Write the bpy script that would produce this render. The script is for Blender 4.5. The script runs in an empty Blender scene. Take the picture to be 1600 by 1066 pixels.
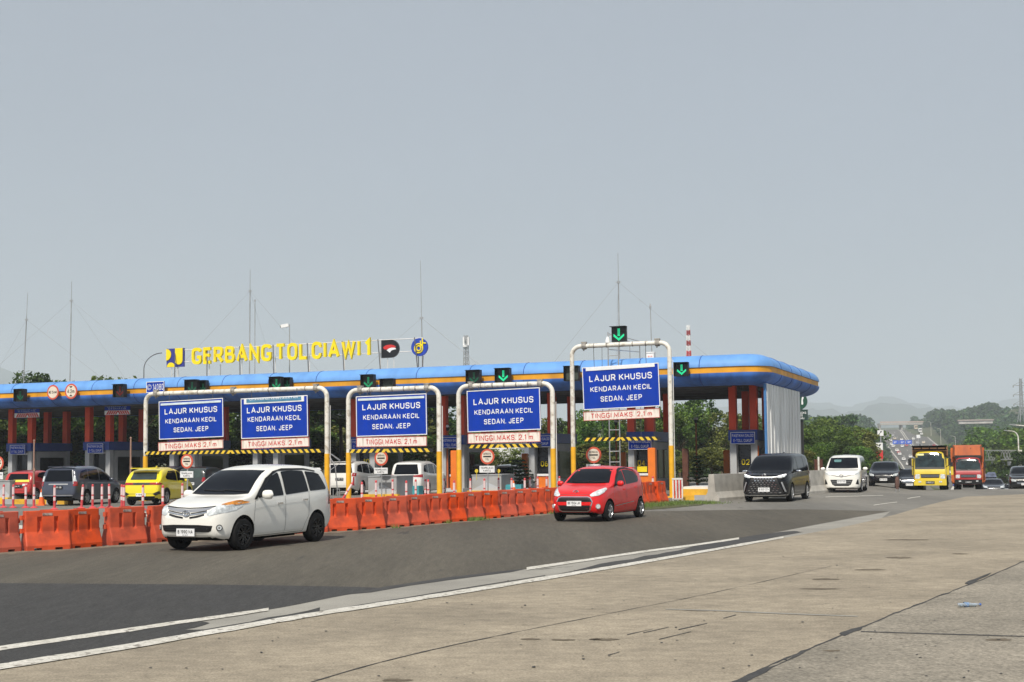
import bpy, bmesh, math, random
import numpy as np
from mathutils import Vector, Matrix
from mathutils.bvhtree import BVHTree
from mathutils.geometry import delaunay_2d_cdt

SC = bpy.context.scene
COL = SC.collection
R = math.radians
random.seed(7)

# ------------------------------------------------------------------ camera, sky, sun, exposure
CAM_H, FPX, PV = 1.87, 2000.0, 587.5          # eye height (m), focal length and principal row in 1600-px units
PITCH, ROLL = 0.064, 0.011
cam_fwd = Vector((0, math.cos(PITCH), math.sin(PITCH)))
_r0, _u0 = Vector((1, 0, 0)), Vector((0, -math.sin(PITCH), math.cos(PITCH)))
cam_right = _r0 * math.cos(ROLL) - _u0 * math.sin(ROLL)
cam_up = _u0 * math.cos(ROLL) + _r0 * math.sin(ROLL)
EYE = Vector((0, 0, CAM_H))
cd = bpy.data.cameras.new('camera')
cd.lens, cd.sensor_width, cd.shift_y = 36.0 * FPX / 1600, 36.0, (PV - 533) / 1600
cd.clip_start, cd.clip_end = 0.2, 20000
camera = bpy.data.objects.new('camera', cd)
COL.objects.link(camera)
camera.matrix_world = Matrix((
    (cam_right.x, cam_up.x, -cam_fwd.x, EYE.x), (cam_right.y, cam_up.y, -cam_fwd.y, EYE.y),
    (cam_right.z, cam_up.z, -cam_fwd.z, EYE.z), (0, 0, 0, 1)))
SC.camera = camera
SC.view_settings.view_transform = 'Standard'
SC.view_settings.look = 'None'
SC.view_settings.gamma = 1
SC.view_settings.exposure = 0.17
SC.cycles.volume_bounces = 2
SC.cycles.max_bounces = 8

SUN_AZ, SUN_EL = math.atan2(-0.27, -0.96), R(50)     # bearing of the sun (from +Y, clockwise) and its height
world = bpy.data.worlds.new('World'); SC.world = world
world.use_nodes = True
wt = world.node_tree; wt.nodes.clear()
w_out = wt.nodes.new('ShaderNodeOutputWorld'); w_bg = wt.nodes.new('ShaderNodeBackground')
w_sky = wt.nodes.new('ShaderNodeTexSky'); w_sky.sky_type = 'NISHITA'; w_sky.sun_disc = False
w_sky.sun_elevation, w_sky.sun_rotation = SUN_EL, SUN_AZ
w_sky.air_density, w_sky.dust_density, w_sky.ozone_density = 1.0, 3.0, 1.0
w_mix = wt.nodes.new('ShaderNodeMix'); w_mix.data_type = 'RGBA'; w_mix.inputs[0].default_value = 0.82
w_mix.inputs[7].default_value = (3.90, 4.28, 4.78, 1)   # the even grey of a thick hazy overcast, in the sky's own units
w_tc = wt.nodes.new('ShaderNodeTexCoord'); w_no = wt.nodes.new('ShaderNodeTexNoise'); w_no.inputs['Scale'].default_value = 2.2; w_no.inputs['Detail'].default_value = 3
w_map = wt.nodes.new('ShaderNodeMapping'); w_map.inputs['Scale'].default_value = (1, 1, 3.0); w_mr = wt.nodes.new('ShaderNodeMapRange'); w_mr.inputs[3].default_value, w_mr.inputs[4].default_value = .93, 1.05
w_mul = wt.nodes.new('ShaderNodeMix'); w_mul.data_type = 'RGBA'; w_mul.blend_type = 'MULTIPLY'; w_mul.inputs[0].default_value = 1
wt.links.new(w_tc.outputs['Generated'], w_map.inputs[0]); wt.links.new(w_map.outputs[0], w_no.inputs['Vector']); wt.links.new(w_no.outputs['Fac'], w_mr.inputs[0])
wt.links.new(w_sky.outputs[0], w_mix.inputs[6]); wt.links.new(w_mix.outputs[2], w_mul.inputs[6]); wt.links.new(w_mr.outputs[0], w_mul.inputs[7]); wt.links.new(w_mul.outputs[2], w_bg.inputs[0])
w_bg.inputs[1].default_value = 0.10
wt.links.new(w_bg.outputs[0], w_out.inputs[0])

sd = bpy.data.lights.new('sun', 'SUN'); sd.energy = 4.4; sd.angle = R(2.5); sd.color = (1.0, 0.93, 0.82)
sun = bpy.data.objects.new('sun', sd); COL.objects.link(sun)
_sd = Vector((math.sin(SUN_AZ) * math.cos(SUN_EL), math.cos(SUN_AZ) * math.cos(SUN_EL), math.sin(SUN_EL)))
sun.rotation_euler = (-_sd).to_track_quat('-Z', 'Y').to_euler()
sun.location = (-30, -10, 60)
HAZE = 0.00031

# ------------------------------------------------------------------ picture <-> place (the survey the place is laid out with)
def ray(u, v):
    return (cam_right * ((u - 800) / FPX) + cam_up * ((PV - v) / FPX) + cam_fwd)
def G(u, v, z=0.0):                       # where a picture point meets the level z
    d = ray(u, v); t = (z - CAM_H) / d.z
    return EYE + d * t
def D(u, v, Y):                           # where it is at distance Y
    d = ray(u, v); return EYE + d * (Y / d.y)
def onplane(u, v, P, n):
    d = ray(u, v); t = (Vector(P) - EYE).dot(n) / d.dot(n)
    return EYE + d * t
def zat(P, v):                            # height over P that shows at picture row v
    d0 = Vector((P[0], P[1], 0)) - EYE; k = (PV - v) / FPX
    return (k * d0.dot(cam_fwd) - d0.dot(cam_up)) / (cam_up.z - k * cam_fwd.z)
def pix(P):
    d = Vector(P) - EYE; z = d.dot(cam_fwd)
    return 800 + FPX * d.dot(cam_right) / z, PV - FPX * d.dot(cam_up) / z

TH = R(22)                                # bearing of the road through the toll plaza
RD = Vector((math.sin(TH), math.cos(TH), 0))        # along the road, away
LD = Vector((-math.cos(TH), math.sin(TH), 0))       # across it, to the left
C0 = Vector((12.6, 64.0, 0))              # right front corner of the canopy, on the ground
def CL(u, off=0.0):                       # point on the canopy's front line, moved back by off, that shows at column u
    P0 = C0 + RD * off; k = (u - 800) / FPX
    t = (P0.x - k * P0.y) / (k * LD.y - LD.x)
    for _ in range(4):
        P = P0 + LD * t
        uu = pix((P.x, P.y, 3.0))[0]
        t += (uu - u) / FPX * P.y / 0.95
    return P0 + LD * t
PZ = -TH                                  # turn that puts local +X across the road to the right, local +Y away along it

def pchip(pts):
    xs = np.array([p[0] for p in pts], float); ys = np.array([p[1] for p in pts], float)
    h = np.diff(xs); d = np.diff(ys) / h; n = len(xs); m = np.zeros(n)
    for i in range(1, n - 1):
        if d[i - 1] * d[i] > 0:
            a, b = 2 * h[i] + h[i - 1], h[i] + 2 * h[i - 1]
            m[i] = (a + b) / (a / d[i - 1] + b / d[i])
    m[0], m[-1] = d[0], d[-1]
    def f(x):
        x = np.clip(np.asarray(x, float), xs[0], xs[-1])
        i = np.clip(np.searchsorted(xs, x, side='right') - 1, 0, n - 2)
        t = (x - xs[i]) / h[i]
        return ((2*t**3 - 3*t**2 + 1) * ys[i] + (t**3 - 2*t**2 + t) * h[i] * m[i]
                + (-2*t**3 + 3*t**2) * ys[i + 1] + (t**3 - t**2) * h[i] * m[i + 1])
    return f
def smooth(a, b, x):
    t = np.clip((np.asarray(x, float) - a) / (b - a), 0, 1); return t * t * (3 - 2 * t)

_prof = pchip([(-400, 0), (-100, 0), (60, 0), (66, -.03), (75, -.3), (90, -1.05), (120, -2.5), (200, -6), (300, -9.5), (390, -9.6),
               (480, -7), (550, -4), (780, 9.2), (968, 18.7), (1100, 21), (1300, 25), (2000, 42), (6000, 60)])
def ground_z(x, Y):
    S = smooth(4.5, 0.5, x - 13.0 - 0.40 * (np.asarray(Y, float) - 62))
    z = _prof(Y - 48 * S)
    z = z + 15 * np.exp(-((x - 400) ** 2 + (Y - 950) ** 2) / (2 * 55.0 ** 2))
    side = smooth(26, 130, np.abs(x - road_mid(Y)))
    z = z + side * smooth(200, 420, Y) * 5.0
    return z
road_mid = pchip([(-100, -30), (0, 0), (62, 20), (200, 68), (350, 118), (550, 183), (780, 243), (968, 293), (1300, 375), (6000, 1500)])

# ------------------------------------------------------------------ materials
MATS = {}
def mat(name, col, rough=0.5, metal=0.0, var=0.12, scale=3.0, coat=0.0, emit=None, spec=0.5, bump=0.0, dark=None, stretch=None, vary=0.0, edge=(.32, .68)):
    """Principled surface whose colour is broken up by two octaves of noise: var is how much, dark another colour that shows in patches."""
    if name in MATS: return MATS[name]
    m = bpy.data.materials.new(name); m.use_nodes = True
    nt = m.node_tree; b = nt.nodes['Principled BSDF']
    b.inputs['Roughness'].default_value = rough; b.inputs['Metallic'].default_value = metal
    b.inputs['Coat Weight'].default_value = coat; b.inputs['Coat Roughness'].default_value = 0.06
    b.inputs['Specular IOR Level'].default_value = spec
    tc = nt.nodes.new('ShaderNodeTexCoord'); no = nt.nodes.new('ShaderNodeTexNoise')
    no.inputs['Scale'].default_value = scale; no.inputs['Detail'].default_value = 6
    if stretch:
        mp = nt.nodes.new('ShaderNodeMapping'); mp.inputs['Scale'].default_value = stretch; nt.links.new(tc.outputs['Object'], mp.inputs['Vector']); nt.links.new(mp.outputs[0], no.inputs['Vector'])
    else: nt.links.new(tc.outputs['Object'], no.inputs['Vector'])
    rp = nt.nodes.new('ShaderNodeValToRGB')
    c0 = dark if dark else tuple(c * (1 - var) for c in col)
    c1 = tuple(min(1, c * (1 + var * 0.6)) for c in col)
    rp.color_ramp.elements[0].position, rp.color_ramp.elements[1].position = edge
    rp.color_ramp.elements[0].color = (*c0, 1); rp.color_ramp.elements[1].color = (*c1, 1)
    nt.links.new(no.outputs['Fac'], rp.inputs['Fac']); nt.links.new(rp.outputs['Color'], b.inputs['Base Color'])
    if vary:
        oi = nt.nodes.new('ShaderNodeObjectInfo'); mr = nt.nodes.new('ShaderNodeMapRange'); hs = nt.nodes.new('ShaderNodeHueSaturation')
        mr.inputs[3].default_value, mr.inputs[4].default_value = 1 - vary, 1 + vary * .6
        ms = nt.nodes.new('ShaderNodeMapRange'); ms.inputs[3].default_value, ms.inputs[4].default_value = .92, 1.04
        nt.links.new(oi.outputs['Random'], mr.inputs[0]); nt.links.new(mr.outputs[0], hs.inputs['Value']); nt.links.new(oi.outputs['Random'], ms.inputs[0]); nt.links.new(ms.outputs[0], hs.inputs['Saturation'])
        nt.links.new(rp.outputs['Color'], hs.inputs['Color']); nt.links.new(hs.outputs[0], b.inputs['Base Color'])
    if bump:
        bp = nt.nodes.new('ShaderNodeBump'); bp.inputs['Strength'].default_value = bump; bp.inputs['Distance'].default_value = 0.02
        n2 = nt.nodes.new('ShaderNodeTexNoise'); n2.inputs['Scale'].default_value = scale * 8; n2.inputs['Detail'].default_value = 4
        nt.links.new(tc.outputs['Object'], n2.inputs['Vector']); nt.links.new(n2.outputs['Fac'], bp.inputs['Height'])
        nt.links.new(bp.outputs['Normal'], b.inputs['Normal'])
    if emit:
        b.inputs['Emission Color'].default_value = (*emit[0], 1); b.inputs['Emission Strength'].default_value = emit[1]
    MATS[name] = m; return m

M_asphalt_grey = None
M = dict(
    canopy_light=mat('canopy_blue_upper', (.125, .31, .66), .58, scale=1.0, dark=(.10, .255, .56), stretch=(1.4, 1.4, .25), edge=(.28, .60)),
    canopy_blue=mat('canopy_blue_lower', (.058, .19, .60), .55, scale=1.0, dark=(.034, .10, .32), stretch=(1.2, 1.2, .25), edge=(.30, .62)),
    amber=mat('amber_stripe', (.80, .36, .015), .55, scale=1.2, dark=(.56, .25, .015), stretch=(1, 1, .3)),
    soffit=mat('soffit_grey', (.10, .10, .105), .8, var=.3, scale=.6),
    roofing=mat('roof_sheet', (.35, .36, .37), .7),
    red_col=mat('column_red', (.70, .055, .010), .5, var=.12, scale=1.2),
    band_blue=mat('band_blue', (.016, .05, .26), .45, var=.15, scale=1),
    booth_grey=mat('booth_grey', (.40, .41, .42), .6, var=.10, scale=1.5),
    dark_glass=mat('dark_glass', (.012, .013, .016), .06, var=.3, spec=.5),
    car_glass=mat('tinted_glass', (.003, .0045, .008), .06, var=.2, scale=1, spec=.24),
    panel_grey=mat('corrugated_sheet', (.76, .77, .76), .6, scale=1.0, dark=(.56, .56, .54), stretch=(3, 3, .22), edge=(.28, .6)),
    orange_plastic=mat('orange_plastic', (.59, .070, .014), .6, scale=3.2, dark=(.38, .048, .014), bump=.08, vary=.16, edge=(.32, .56)),
    orange_paint=mat('orange_paint', (.82, .20, .02), .5, var=.12, scale=2),
    yellow_post=mat('yellow_post', (.85, .44, .015), .5, var=.12, scale=3),
    pipe_white=mat('pipe_white', (.70, .68, .62), .5, scale=5, dark=(.44, .39, .31), edge=(.30, .50)),
    sign_blue=mat('sign_blue', (.003, .040, .40), .5, spec=.18, scale=1.2, dark=(.005, .038, .31), stretch=(1.6, 1, .5)),
    sign_white=mat('sign_white', (.80, .81, .82), .5, var=.06, scale=6),
    plate_white=mat('plate_white', (.76, .70, .64), .6, scale=3, dark=(.56, .46, .38), stretch=(3, 1, .5), edge=(.30, .52)),
    sign_red=mat('sign_red', (.60, .03, .03), .5, var=.1),
    ring_red=mat('ring_red', (.62, .10, .05), .5, var=.1),
    black=mat('black_paint', (.012, .012, .013), .5, var=.3),
    rubber=mat('rubber', (.007, .007, .0075), .8, var=.3, scale=9, spec=.25),
    steel=mat('galvanised_steel', (.45, .46, .47), .45, metal=.6, var=.15),
    chrome=mat('chrome', (.75, .76, .78), .12, metal=1, var=.05),
    rim_silver=mat('rim_silver', (.62, .63, .65), .28, metal=.8, var=.08),
    rim_black=mat('rim_black', (.008, .008, .009), .25, var=.2),
    letter_yellow=mat('letter_yellow', (.93, .72, .010), .5, var=.06),
    letter_edge=mat('letter_edge', (.45, .22, .02), .5, var=.1),
    lamp_clear=mat('lamp_clear', (.62, .66, .68), .08, var=.35, scale=14, coat=1),
    lamp_amber=mat('lamp_amber', (.66, .24, .012), .12, var=.45, scale=12, coat=1),
    lamp_red=mat('lamp_red', (.36, .012, .015), .12, var=.3, scale=12, coat=1),
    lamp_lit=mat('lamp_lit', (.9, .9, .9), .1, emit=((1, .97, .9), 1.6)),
    plastic_dark=mat('plastic_dark', (.010, .010, .011), .5, var=.2, spec=.3),
    underbody=mat('underbody', (.004, .004, .004), .9, spec=.1),
    concrete=mat('barrier_concrete', (.42, .40, .36), .85, var=.22, scale=2.2, bump=.15),
    nose_grey=mat('nose_grey', (.36, .37, .38), .7, var=.14, scale=1.5),
    nose_pale=mat('nose_pale', (.43, .47, .53), .7, var=.1, scale=1.5),
    led_box=mat('signal_black', (.010, .012, .012), .4, var=.3),
    led_bright=mat('signal_green_lit', (.01, .35, .16), .4, emit=((.02, .75, .33), .9)),
    led_mid=mat('signal_green_soft', (.01, .22, .09), .4, emit=((.02, .5, .2), .35)),
    led_dim=mat('signal_green_dim', (.006, .10, .05), .4, emit=((.01, .35, .16), .10)),
    led_red=mat('signal_red_dim', (.12, .012, .01), .4, emit=((.5, .03, .02), .08)),
    post_red=mat('post_red', (.62, .07, .08), .5, var=.14, scale=5),
    post_white=mat('post_white', (.74, .56, .56), .5, var=.1, scale=5),
    cone_orange=mat('cone_orange', (.85, .15, .02), .5, var=.12),
    teal=mat('teal_panel', (.06, .33, .38), .6, var=.2, scale=4),
    wire=mat('wire_dark', (.10, .10, .11), .6, metal=.5),
    mast=mat('mast_grey', (.36, .37, .38), .5, metal=.3, var=.3, scale=1.5),
    rust_pole=mat('rust_orange_pole', (.50, .14, .05), .6, var=.2),
    brown=mat('brown_post', (.10, .035, .02), .7, var=.3),
    bark=mat('bark', (.10, .075, .05), .9, var=.35, scale=3),
    kerb_yellow=mat('kerb_yellow', (.75, .42, .03), .7, var=.22, scale=3),
    white_rail=mat('white_rail', (.72, .71, .69), .5, var=.1),
)

# ------------------------------------------------------------------ object helpers
def link(o, parent=None):
    COL.objects.link(o)
    if parent is not None: o.parent = parent
    return o
def meta(o, label=None, cat=None, group=None, kind=None):
    if label: o['label'] = label
    if cat: o['category'] = cat
    if group: o['group'] = group
    if kind: o['kind'] = kind
    return o
def thing(name, label, cat, loc=(0, 0, 0), rz=0.0, group=None):
    o = bpy.data.objects.new(name, None); o.empty_display_size = .3
    o.location = loc; o.rotation_euler = (0, 0, rz)
    return meta(link(o), label, cat, group)
KIDS = {}
def copy_tree(o, parent=None):
    c = o.copy(); COL.objects.link(c)
    if parent is not None: c.parent = parent
    for ch in list(o.children): copy_tree(ch, c)
    return c

class MB:
    """Collects shapes; build() links them as ONE mesh object."""
    def __init__(s): s.v, s.f, s.m, s.cur = [], [], [], 0
    def mi(s, i): s.cur = i; return s
    def add(s, vs, fs):
        o = len(s.v); s.v += [tuple(p) for p in vs]; s.f += [tuple(i + o for i in f) for f in fs]; s.m += [s.cur] * len(fs); return s
    def box(s, c, d, rz=0.0, taper=1.0):
        cx, cy, cz = c; x, y, z = d[0] / 2, d[1] / 2, d[2] / 2; co, si = math.cos(rz), math.sin(rz); vs = []
        for sz in (-1, 1):
            k = taper if sz > 0 else 1
            for sx, sy in ((-1, -1), (1, -1), (1, 1), (-1, 1)):
                px, py = sx * x * k, sy * y * k
                vs.append((cx + px * co - py * si, cy + px * si + py * co, cz + sz * z))
        return s.add(vs, [(3, 2, 1, 0), (4, 5, 6, 7), (0, 1, 5, 4), (1, 2, 6, 5), (2, 3, 7, 6), (3, 0, 4, 7)])
    def bar(s, a, b, w, h=None, up=(0, 0, 1)):
        a, b = Vector(a), Vector(b); h = h or w; t = (b - a).normalized(); upv = Vector(up)
        if abs(t.dot(upv)) > .98: upv = Vector((0, 1, 0))
        sx = t.cross(upv).normalized(); sy = sx.cross(t).normalized(); vs = []
        for p in (a, b):
            for i, j in ((-1, -1), (1, -1), (1, 1), (-1, 1)): vs.append(p + sx * (i * w / 2) + sy * (j * h / 2))
        return s.add(vs, [(0, 1, 2, 3), (7, 6, 5, 4), (0, 4, 5, 1), (1, 5, 6, 2), (2, 6, 7, 3), (3, 7, 4, 0)])
    def tube(s, pts, r, n=10, r2=None):
        pts = [Vector(p) for p in pts]; k = len(pts); vs, fs = [], []
        ref = Vector((0, 0, 1)); t0 = (pts[1] - pts[0]).normalized()
        if abs(t0.dot(ref)) > .9: ref = Vector((0, 1, 0))
        sx = t0.cross(ref).normalized()
        for i, p in enumerate(pts):
            t = (pts[min(i + 1, k - 1)] - pts[max(i - 1, 0)]).normalized()
            sx = (sx - t * sx.dot(t)).normalized(); sy = t.cross(sx)
            rr = r if r2 is None else r + (r2 - r) * i / (k - 1)
            for j in range(n):
                a = 2 * math.pi * j / n; vs.append(p + sx * (rr * math.cos(a)) + sy * (rr * math.sin(a)))
        for i in range(k - 1):
            for j in range(n):
                j2 = (j + 1) % n; fs.append((i * n + j, i * n + j2, (i + 1) * n + j2, (i + 1) * n + j))
        fs.append(tuple(range(n - 1, -1, -1))); fs.append(tuple((k - 1) * n + j for j in range(n)))
        return s.add(vs, fs)
    def lathe(s, prof, c=(0, 0, 0), axis='z', n=20, caps=True):
        vs, fs, k = [], [], len(prof)
        for r_, h in prof:
            for j in range(n):
                a = 2 * math.pi * j / n; p = (r_ * math.cos(a), r_ * math.sin(a), h)
                if axis == 'y': p = (p[0], h, p[1])
                if axis == 'x': p = (h, p[0], p[1])
                vs.append((c[0] + p[0], c[1] + p[1], c[2] + p[2]))
        fl = axis == 'y'
        for i in range(k - 1):
            for j in range(n):
                j2 = (j + 1) % n; q = (i * n + j, i * n + j2, (i + 1) * n + j2, (i + 1) * n + j); fs.append(q[::-1] if fl else q)
        if caps:
            a = tuple(range(n)); b = tuple((k - 1) * n + j for j in range(n))
            fs += [a if fl else a[::-1], b[::-1] if fl else b]
        return s.add(vs, fs)
    def prism(s, poly, y0, y1):
        """Polygon in local X,Z (anticlockwise seen from -Y) extruded from y0 (front) to y1."""
        n = len(poly); vs = [(x, y0, z) for x, z in poly] + [(x, y1, z) for x, z in poly]
        fs = [tuple(range(n)), tuple(range(2 * n - 1, n - 1, -1))]
        for i in range(n):
            j = (i + 1) % n; fs.append((i, i + n, j + n, j))
        return s.add(vs, fs)
    def build(s, name, mats, parent=None, loc=None, rz=None, smooth=None):
        me = bpy.data.meshes.new(name); me.from_pydata(s.v, [], s.f)
        mats = mats if isinstance(mats, (list, tuple)) else [mats]
        for m in mats: me.materials.append(m)
        if len(mats) > 1: me.polygons.foreach_set('material_index', s.m)
        if smooth is not None:
            me.polygons.foreach_set('use_smooth', [True] * len(me.polygons)); me.set_sharp_from_angle(angle=R(smooth))
        me.update()
        o = bpy.data.objects.new(name, me); link(o, parent)
        if loc is not None: o.location = loc
        if rz is not None: o.rotation_euler = (0, 0, rz)
        return o

def fillet(pts, r, closed=True, n=4):
    """Round the corners: a point may carry a radius of its own as third value."""
    out = []; m = len(pts)
    for i, p in enumerate(pts):
        rr = p[2] if len(p) > 2 else r
        if rr <= 0 or (not closed and i in (0, m - 1)): out.append((p[0], p[1])); continue
        a, c = Vector(pts[i - 1][:2]), Vector(pts[(i + 1) % m][:2]); q = Vector(p[:2]); da, dc = a - q, c - q
        if da.length < 1e-6 or dc.length < 1e-6: continue
        ua, uc = da.normalized(), dc.normalized(); ang = math.acos(max(-1, min(1, ua.dot(uc))))
        if ang > 3.05: out.append((q.x, q.y)); continue
        t = min(rr / math.tan(ang / 2), .48 * da.length if (closed or i > 1) else da.length * .96, .48 * dc.length if (closed or i < m - 2) else dc.length * .96)
        A, C = q + ua * t, q + uc * t
        for k in range(n + 1):
            w = k / n; z = A * (1 - w) ** 2 + q * (2 * w * (1 - w)) + C * w * w; out.append((z.x, z.y))
    return out
GLYPH = {
 'A': (.74, [[(0, 0), (.37, 1), (.74, 0)], [(.12, .32), (.62, .32)]]), 'B': (.62, [[(0, 0), (0, 1)], [(0, 1), (.56, 1, .24), (.56, .53, .22), (0, .53)], [(0, .53), (.62, .53, .25), (.62, 0, .25), (0, 0)]]),
 'C': (.64, [[(.64, .70), (.64, 1, .34), (0, 1, .34), (0, 0, .34), (.64, 0, .34), (.64, .30)]]), 'D': (.64, [[(0, 0), (0, 1), (.64, 1, .36), (.64, 0, .36), (0, 0), (0, .05)]]),
 'E': (.54, [[(.54, 1), (0, 1), (0, 0), (.54, 0)], [(0, .52), (.47, .52)]]), 'F': (.54, [[(.54, 1), (0, 1), (0, 0)], [(0, .5), (.46, .5)]]),
 'G': (.66, [[(.64, .82), (.60, 1, .24), (0, 1, .34), (0, 0, .34), (.66, 0, .22), (.66, .42), (.38, .42)]]), 'H': (.62, [[(0, 0), (0, 1)], [(.62, 0), (.62, 1)], [(0, .52), (.62, .52)]]),
 'I': (0, [[(0, 0), (0, 1)]]), 'J': (.48, [[(.48, 1), (.48, 0, .25), (0, 0, .25), (0, .30)]]), 'K': (.62, [[(0, 0), (0, 1)], [(.62, 1), (0, .36)], [(.20, .55), (.66, 0)]]),
 'L': (.52, [[(0, 1), (0, 0), (.52, 0)]]), 'M': (.80, [[(0, 0), (0, 1), (.40, .18), (.80, 1), (.80, 0)]]), 'N': (.64, [[(0, 0), (0, 1), (.64, 0), (.64, 1)]]),
 'O': (.66, [[(.33, 1), (.66, 1, .33), (.66, 0, .33), (0, 0, .33), (0, 1, .33), (.34, 1)]]), 'P': (.60, [[(0, 0), (0, 1), (.60, 1, .27), (.60, .46, .27), (0, .46)]]),
 'Q': (.66, [[(.33, 1), (.66, 1, .33), (.66, 0, .33), (0, 0, .33), (0, 1, .33), (.34, 1)], [(.42, .26), (.70, -.04)]]), 'R': (.62, [[(0, 0), (0, 1), (.60, 1, .27), (.60, .47, .27), (0, .47)], [(.30, .47), (.64, 0)]]),
 'S': (.60, [[(.60, .74), (.60, 1, .28), (0, 1, .28), (0, .52, .24), (.60, .52, .24), (.60, 0, .28), (0, 0, .28), (0, .26)]]), 'T': (.64, [[(0, 1), (.64, 1)], [(.32, 1), (.32, 0)]]),
 'U': (.62, [[(0, 1), (0, 0, .31), (.62, 0, .31), (.62, 1)]]), 'V': (.70, [[(0, 1), (.35, 0), (.70, 1)]]), 'W': (.96, [[(0, 1), (.24, 0), (.48, .86), (.72, 0), (.96, 1)]]),
 'X': (.66, [[(0, 0), (.66, 1)], [(0, 1), (.66, 0)]]), 'Y': (.66, [[(0, 1), (.33, .48), (.66, 1)], [(.33, .48), (.33, 0)]]), 'Z': (.60, [[(0, 1), (.60, 1), (0, 0), (.62, 0)]]),
 '0': (.58, [[(.29, 1), (.58, 1, .29), (.58, 0, .29), (0, 0, .29), (0, 1, .29), (.30, 1)]]), '1': (.20, [[(0, .80), (.20, 1), (.20, 0)]]), '2': (.56, [[(0, .72), (0, 1, .27), (.56, 1, .27), (.56, .56, .20), (0, 0), (.58, 0)]]),
 '3': (.56, [[(0, .76), (0, 1, .27), (.54, 1, .26), (.54, .53, .22), (.22, .53)], [(.22, .53), (.56, .53, .25), (.56, 0, .27), (0, 0, .27), (0, .24)]]), '4': (.60, [[(.44, 0), (.44, 1), (0, .26), (.62, .26)]]),
 '5': (.56, [[(.52, 1), (.06, 1), (.03, .58), (.56, .60, .26), (.56, 0, .28), (0, 0, .28), (0, .24)]]), '6': (.56, [[(.50, .96), (0, .90, .3), (0, 0, .28), (.56, 0, .28), (.56, .56, .28), (.04, .56, .1)]]), '7': (.56, [[(0, 1), (.56, 1), (.18, 0)]]),
 '8': (.56, [[(.28, 1), (.52, 1, .24), (.52, .53, .2), (.04, .53, .2), (.04, 1, .24), (.29, 1)], [(.28, .53), (.56, .53, .25), (.56, 0, .27), (0, 0, .27), (0, .53, .25), (.29, .53)]]), '9': (.56, [[(.06, .04), (.56, .10, .3), (.56, 1, .28), (0, 1, .28), (0, .44, .28), (.52, .44, .1)]]),
 '.': (.0, [[(0, -.02), (0, .12)]]), ',': (.04, [[(0, -.16), (.05, .10)]]), '-': (.36, [[(0, .5), (.36, .5)]]), 'm': (.76, [[(0, 0), (0, .66)], [(0, .46), (0, .66, .18), (.38, .66, .18), (.38, 0)], [(.38, .46), (.38, .66, .18), (.76, .66, .18), (.76, 0)]]),
}
def text_mesh(lines, name, material, parent, depth=.006, y=0.0, bold=.165, gap=.22):
    """lines: (text, centre x, centre z, width or None, cap height). Round-cornered stroke lettering in the local XZ plane facing -Y; bold is the stroke width per cap height."""
    mb = MB(); solid = depth > .03
    for txt, cx, cz, wd, ht in lines:
        pen, items = 0.0, []
        for ch in txt:
            if ch == ' ': pen += .42; continue
            w, strokes = GLYPH.get(ch) or GLYPH.get(ch.upper()) or GLYPH['-']
            items.append((pen, strokes)); pen += w + bold + gap * .9
        total = pen - gap * .9; kx = ht if wd is None else wd / total; ky = ht
        for x0, strokes in items:
            for si, st in enumerate(strokes):
                P = [Vector(p) for p in fillet(st, 0, False)]
                P = [((x0 + bold / 2 + p.x), bold / 2 + p.y * (1 - bold)) for p in P]; n = len(P); Lf, Rt = [], []
                for i in range(n):
                    d0 = (Vector(P[i]) - Vector(P[i - 1])) if i else None; d1 = (Vector(P[i + 1]) - Vector(P[i])) if i < n - 1 else None
                    d0 = d0.normalized() if d0 and d0.length > 1e-9 else None; d1 = d1.normalized() if d1 and d1.length > 1e-9 else None
                    a, c = d0 or d1, d1 or d0; t = a + c; t = t.normalized() if t.length > 1e-6 else a; k = min(2.2, 1 / max(.2, t.dot(a))) * bold / 2
                    Lf.append((P[i][0] - t.y * k, P[i][1] + t.x * k)); Rt.append((P[i][0] + t.y * k, P[i][1] - t.x * k))
                q = lambda p, yy: (cx + (p[0] - total / 2) * kx, yy, cz + (p[1] - .5) * ky)
                yf = y - depth - .0007 * si; V = [q(p, yf) for p in Lf] + [q(p, yf) for p in Rt]; F = [(n + i, n + i + 1, i + 1, i) for i in range(n - 1)]
                if solid:
                    yb = y + .0007 * si; V += [q(p, yb) for p in Lf] + [q(p, yb) for p in Rt]
                    for i in range(n - 1): F += [(i, i + 1, 2 * n + i + 1, 2 * n + i), (n + i + 1, n + i, 3 * n + i, 3 * n + i + 1), (2 * n + i, 2 * n + i + 1, 3 * n + i + 1, 3 * n + i)]
                    F += [(n, 0, 2 * n, 3 * n), (n - 1, 2 * n - 1, 4 * n - 1, 3 * n - 1)]
                mb.add(V, F)
    return mb.build(name, material, parent)

def arc(cx, cz, r, a0, a1, n=16):
    return [(cx + r * math.cos(R(a0 + (a1 - a0) * i / n)), cz + r * math.sin(R(a0 + (a1 - a0) * i / n))) for i in range(n + 1)]
def chaikin(p, k=1, closed=False):
    p = [tuple(q) for q in p]
    for _ in range(k):
        n = len(p); q = []
        if not closed: q.append(p[0])
        for i in range(n if closed else n - 1):
            a, b = p[i], p[(i + 1) % n]
            A = tuple(.75 * x + .25 * y for x, y in zip(a, b)); B = tuple(.25 * x + .75 * y for x, y in zip(a, b))
            if closed or 0 < i < n - 2 or n == 2: q += [A, B]
            elif i == 0: q += [B] if n > 2 else [A, B]
            else: q += [A]
        if not closed: q.append(p[-1])
        p = q
    return p
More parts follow.
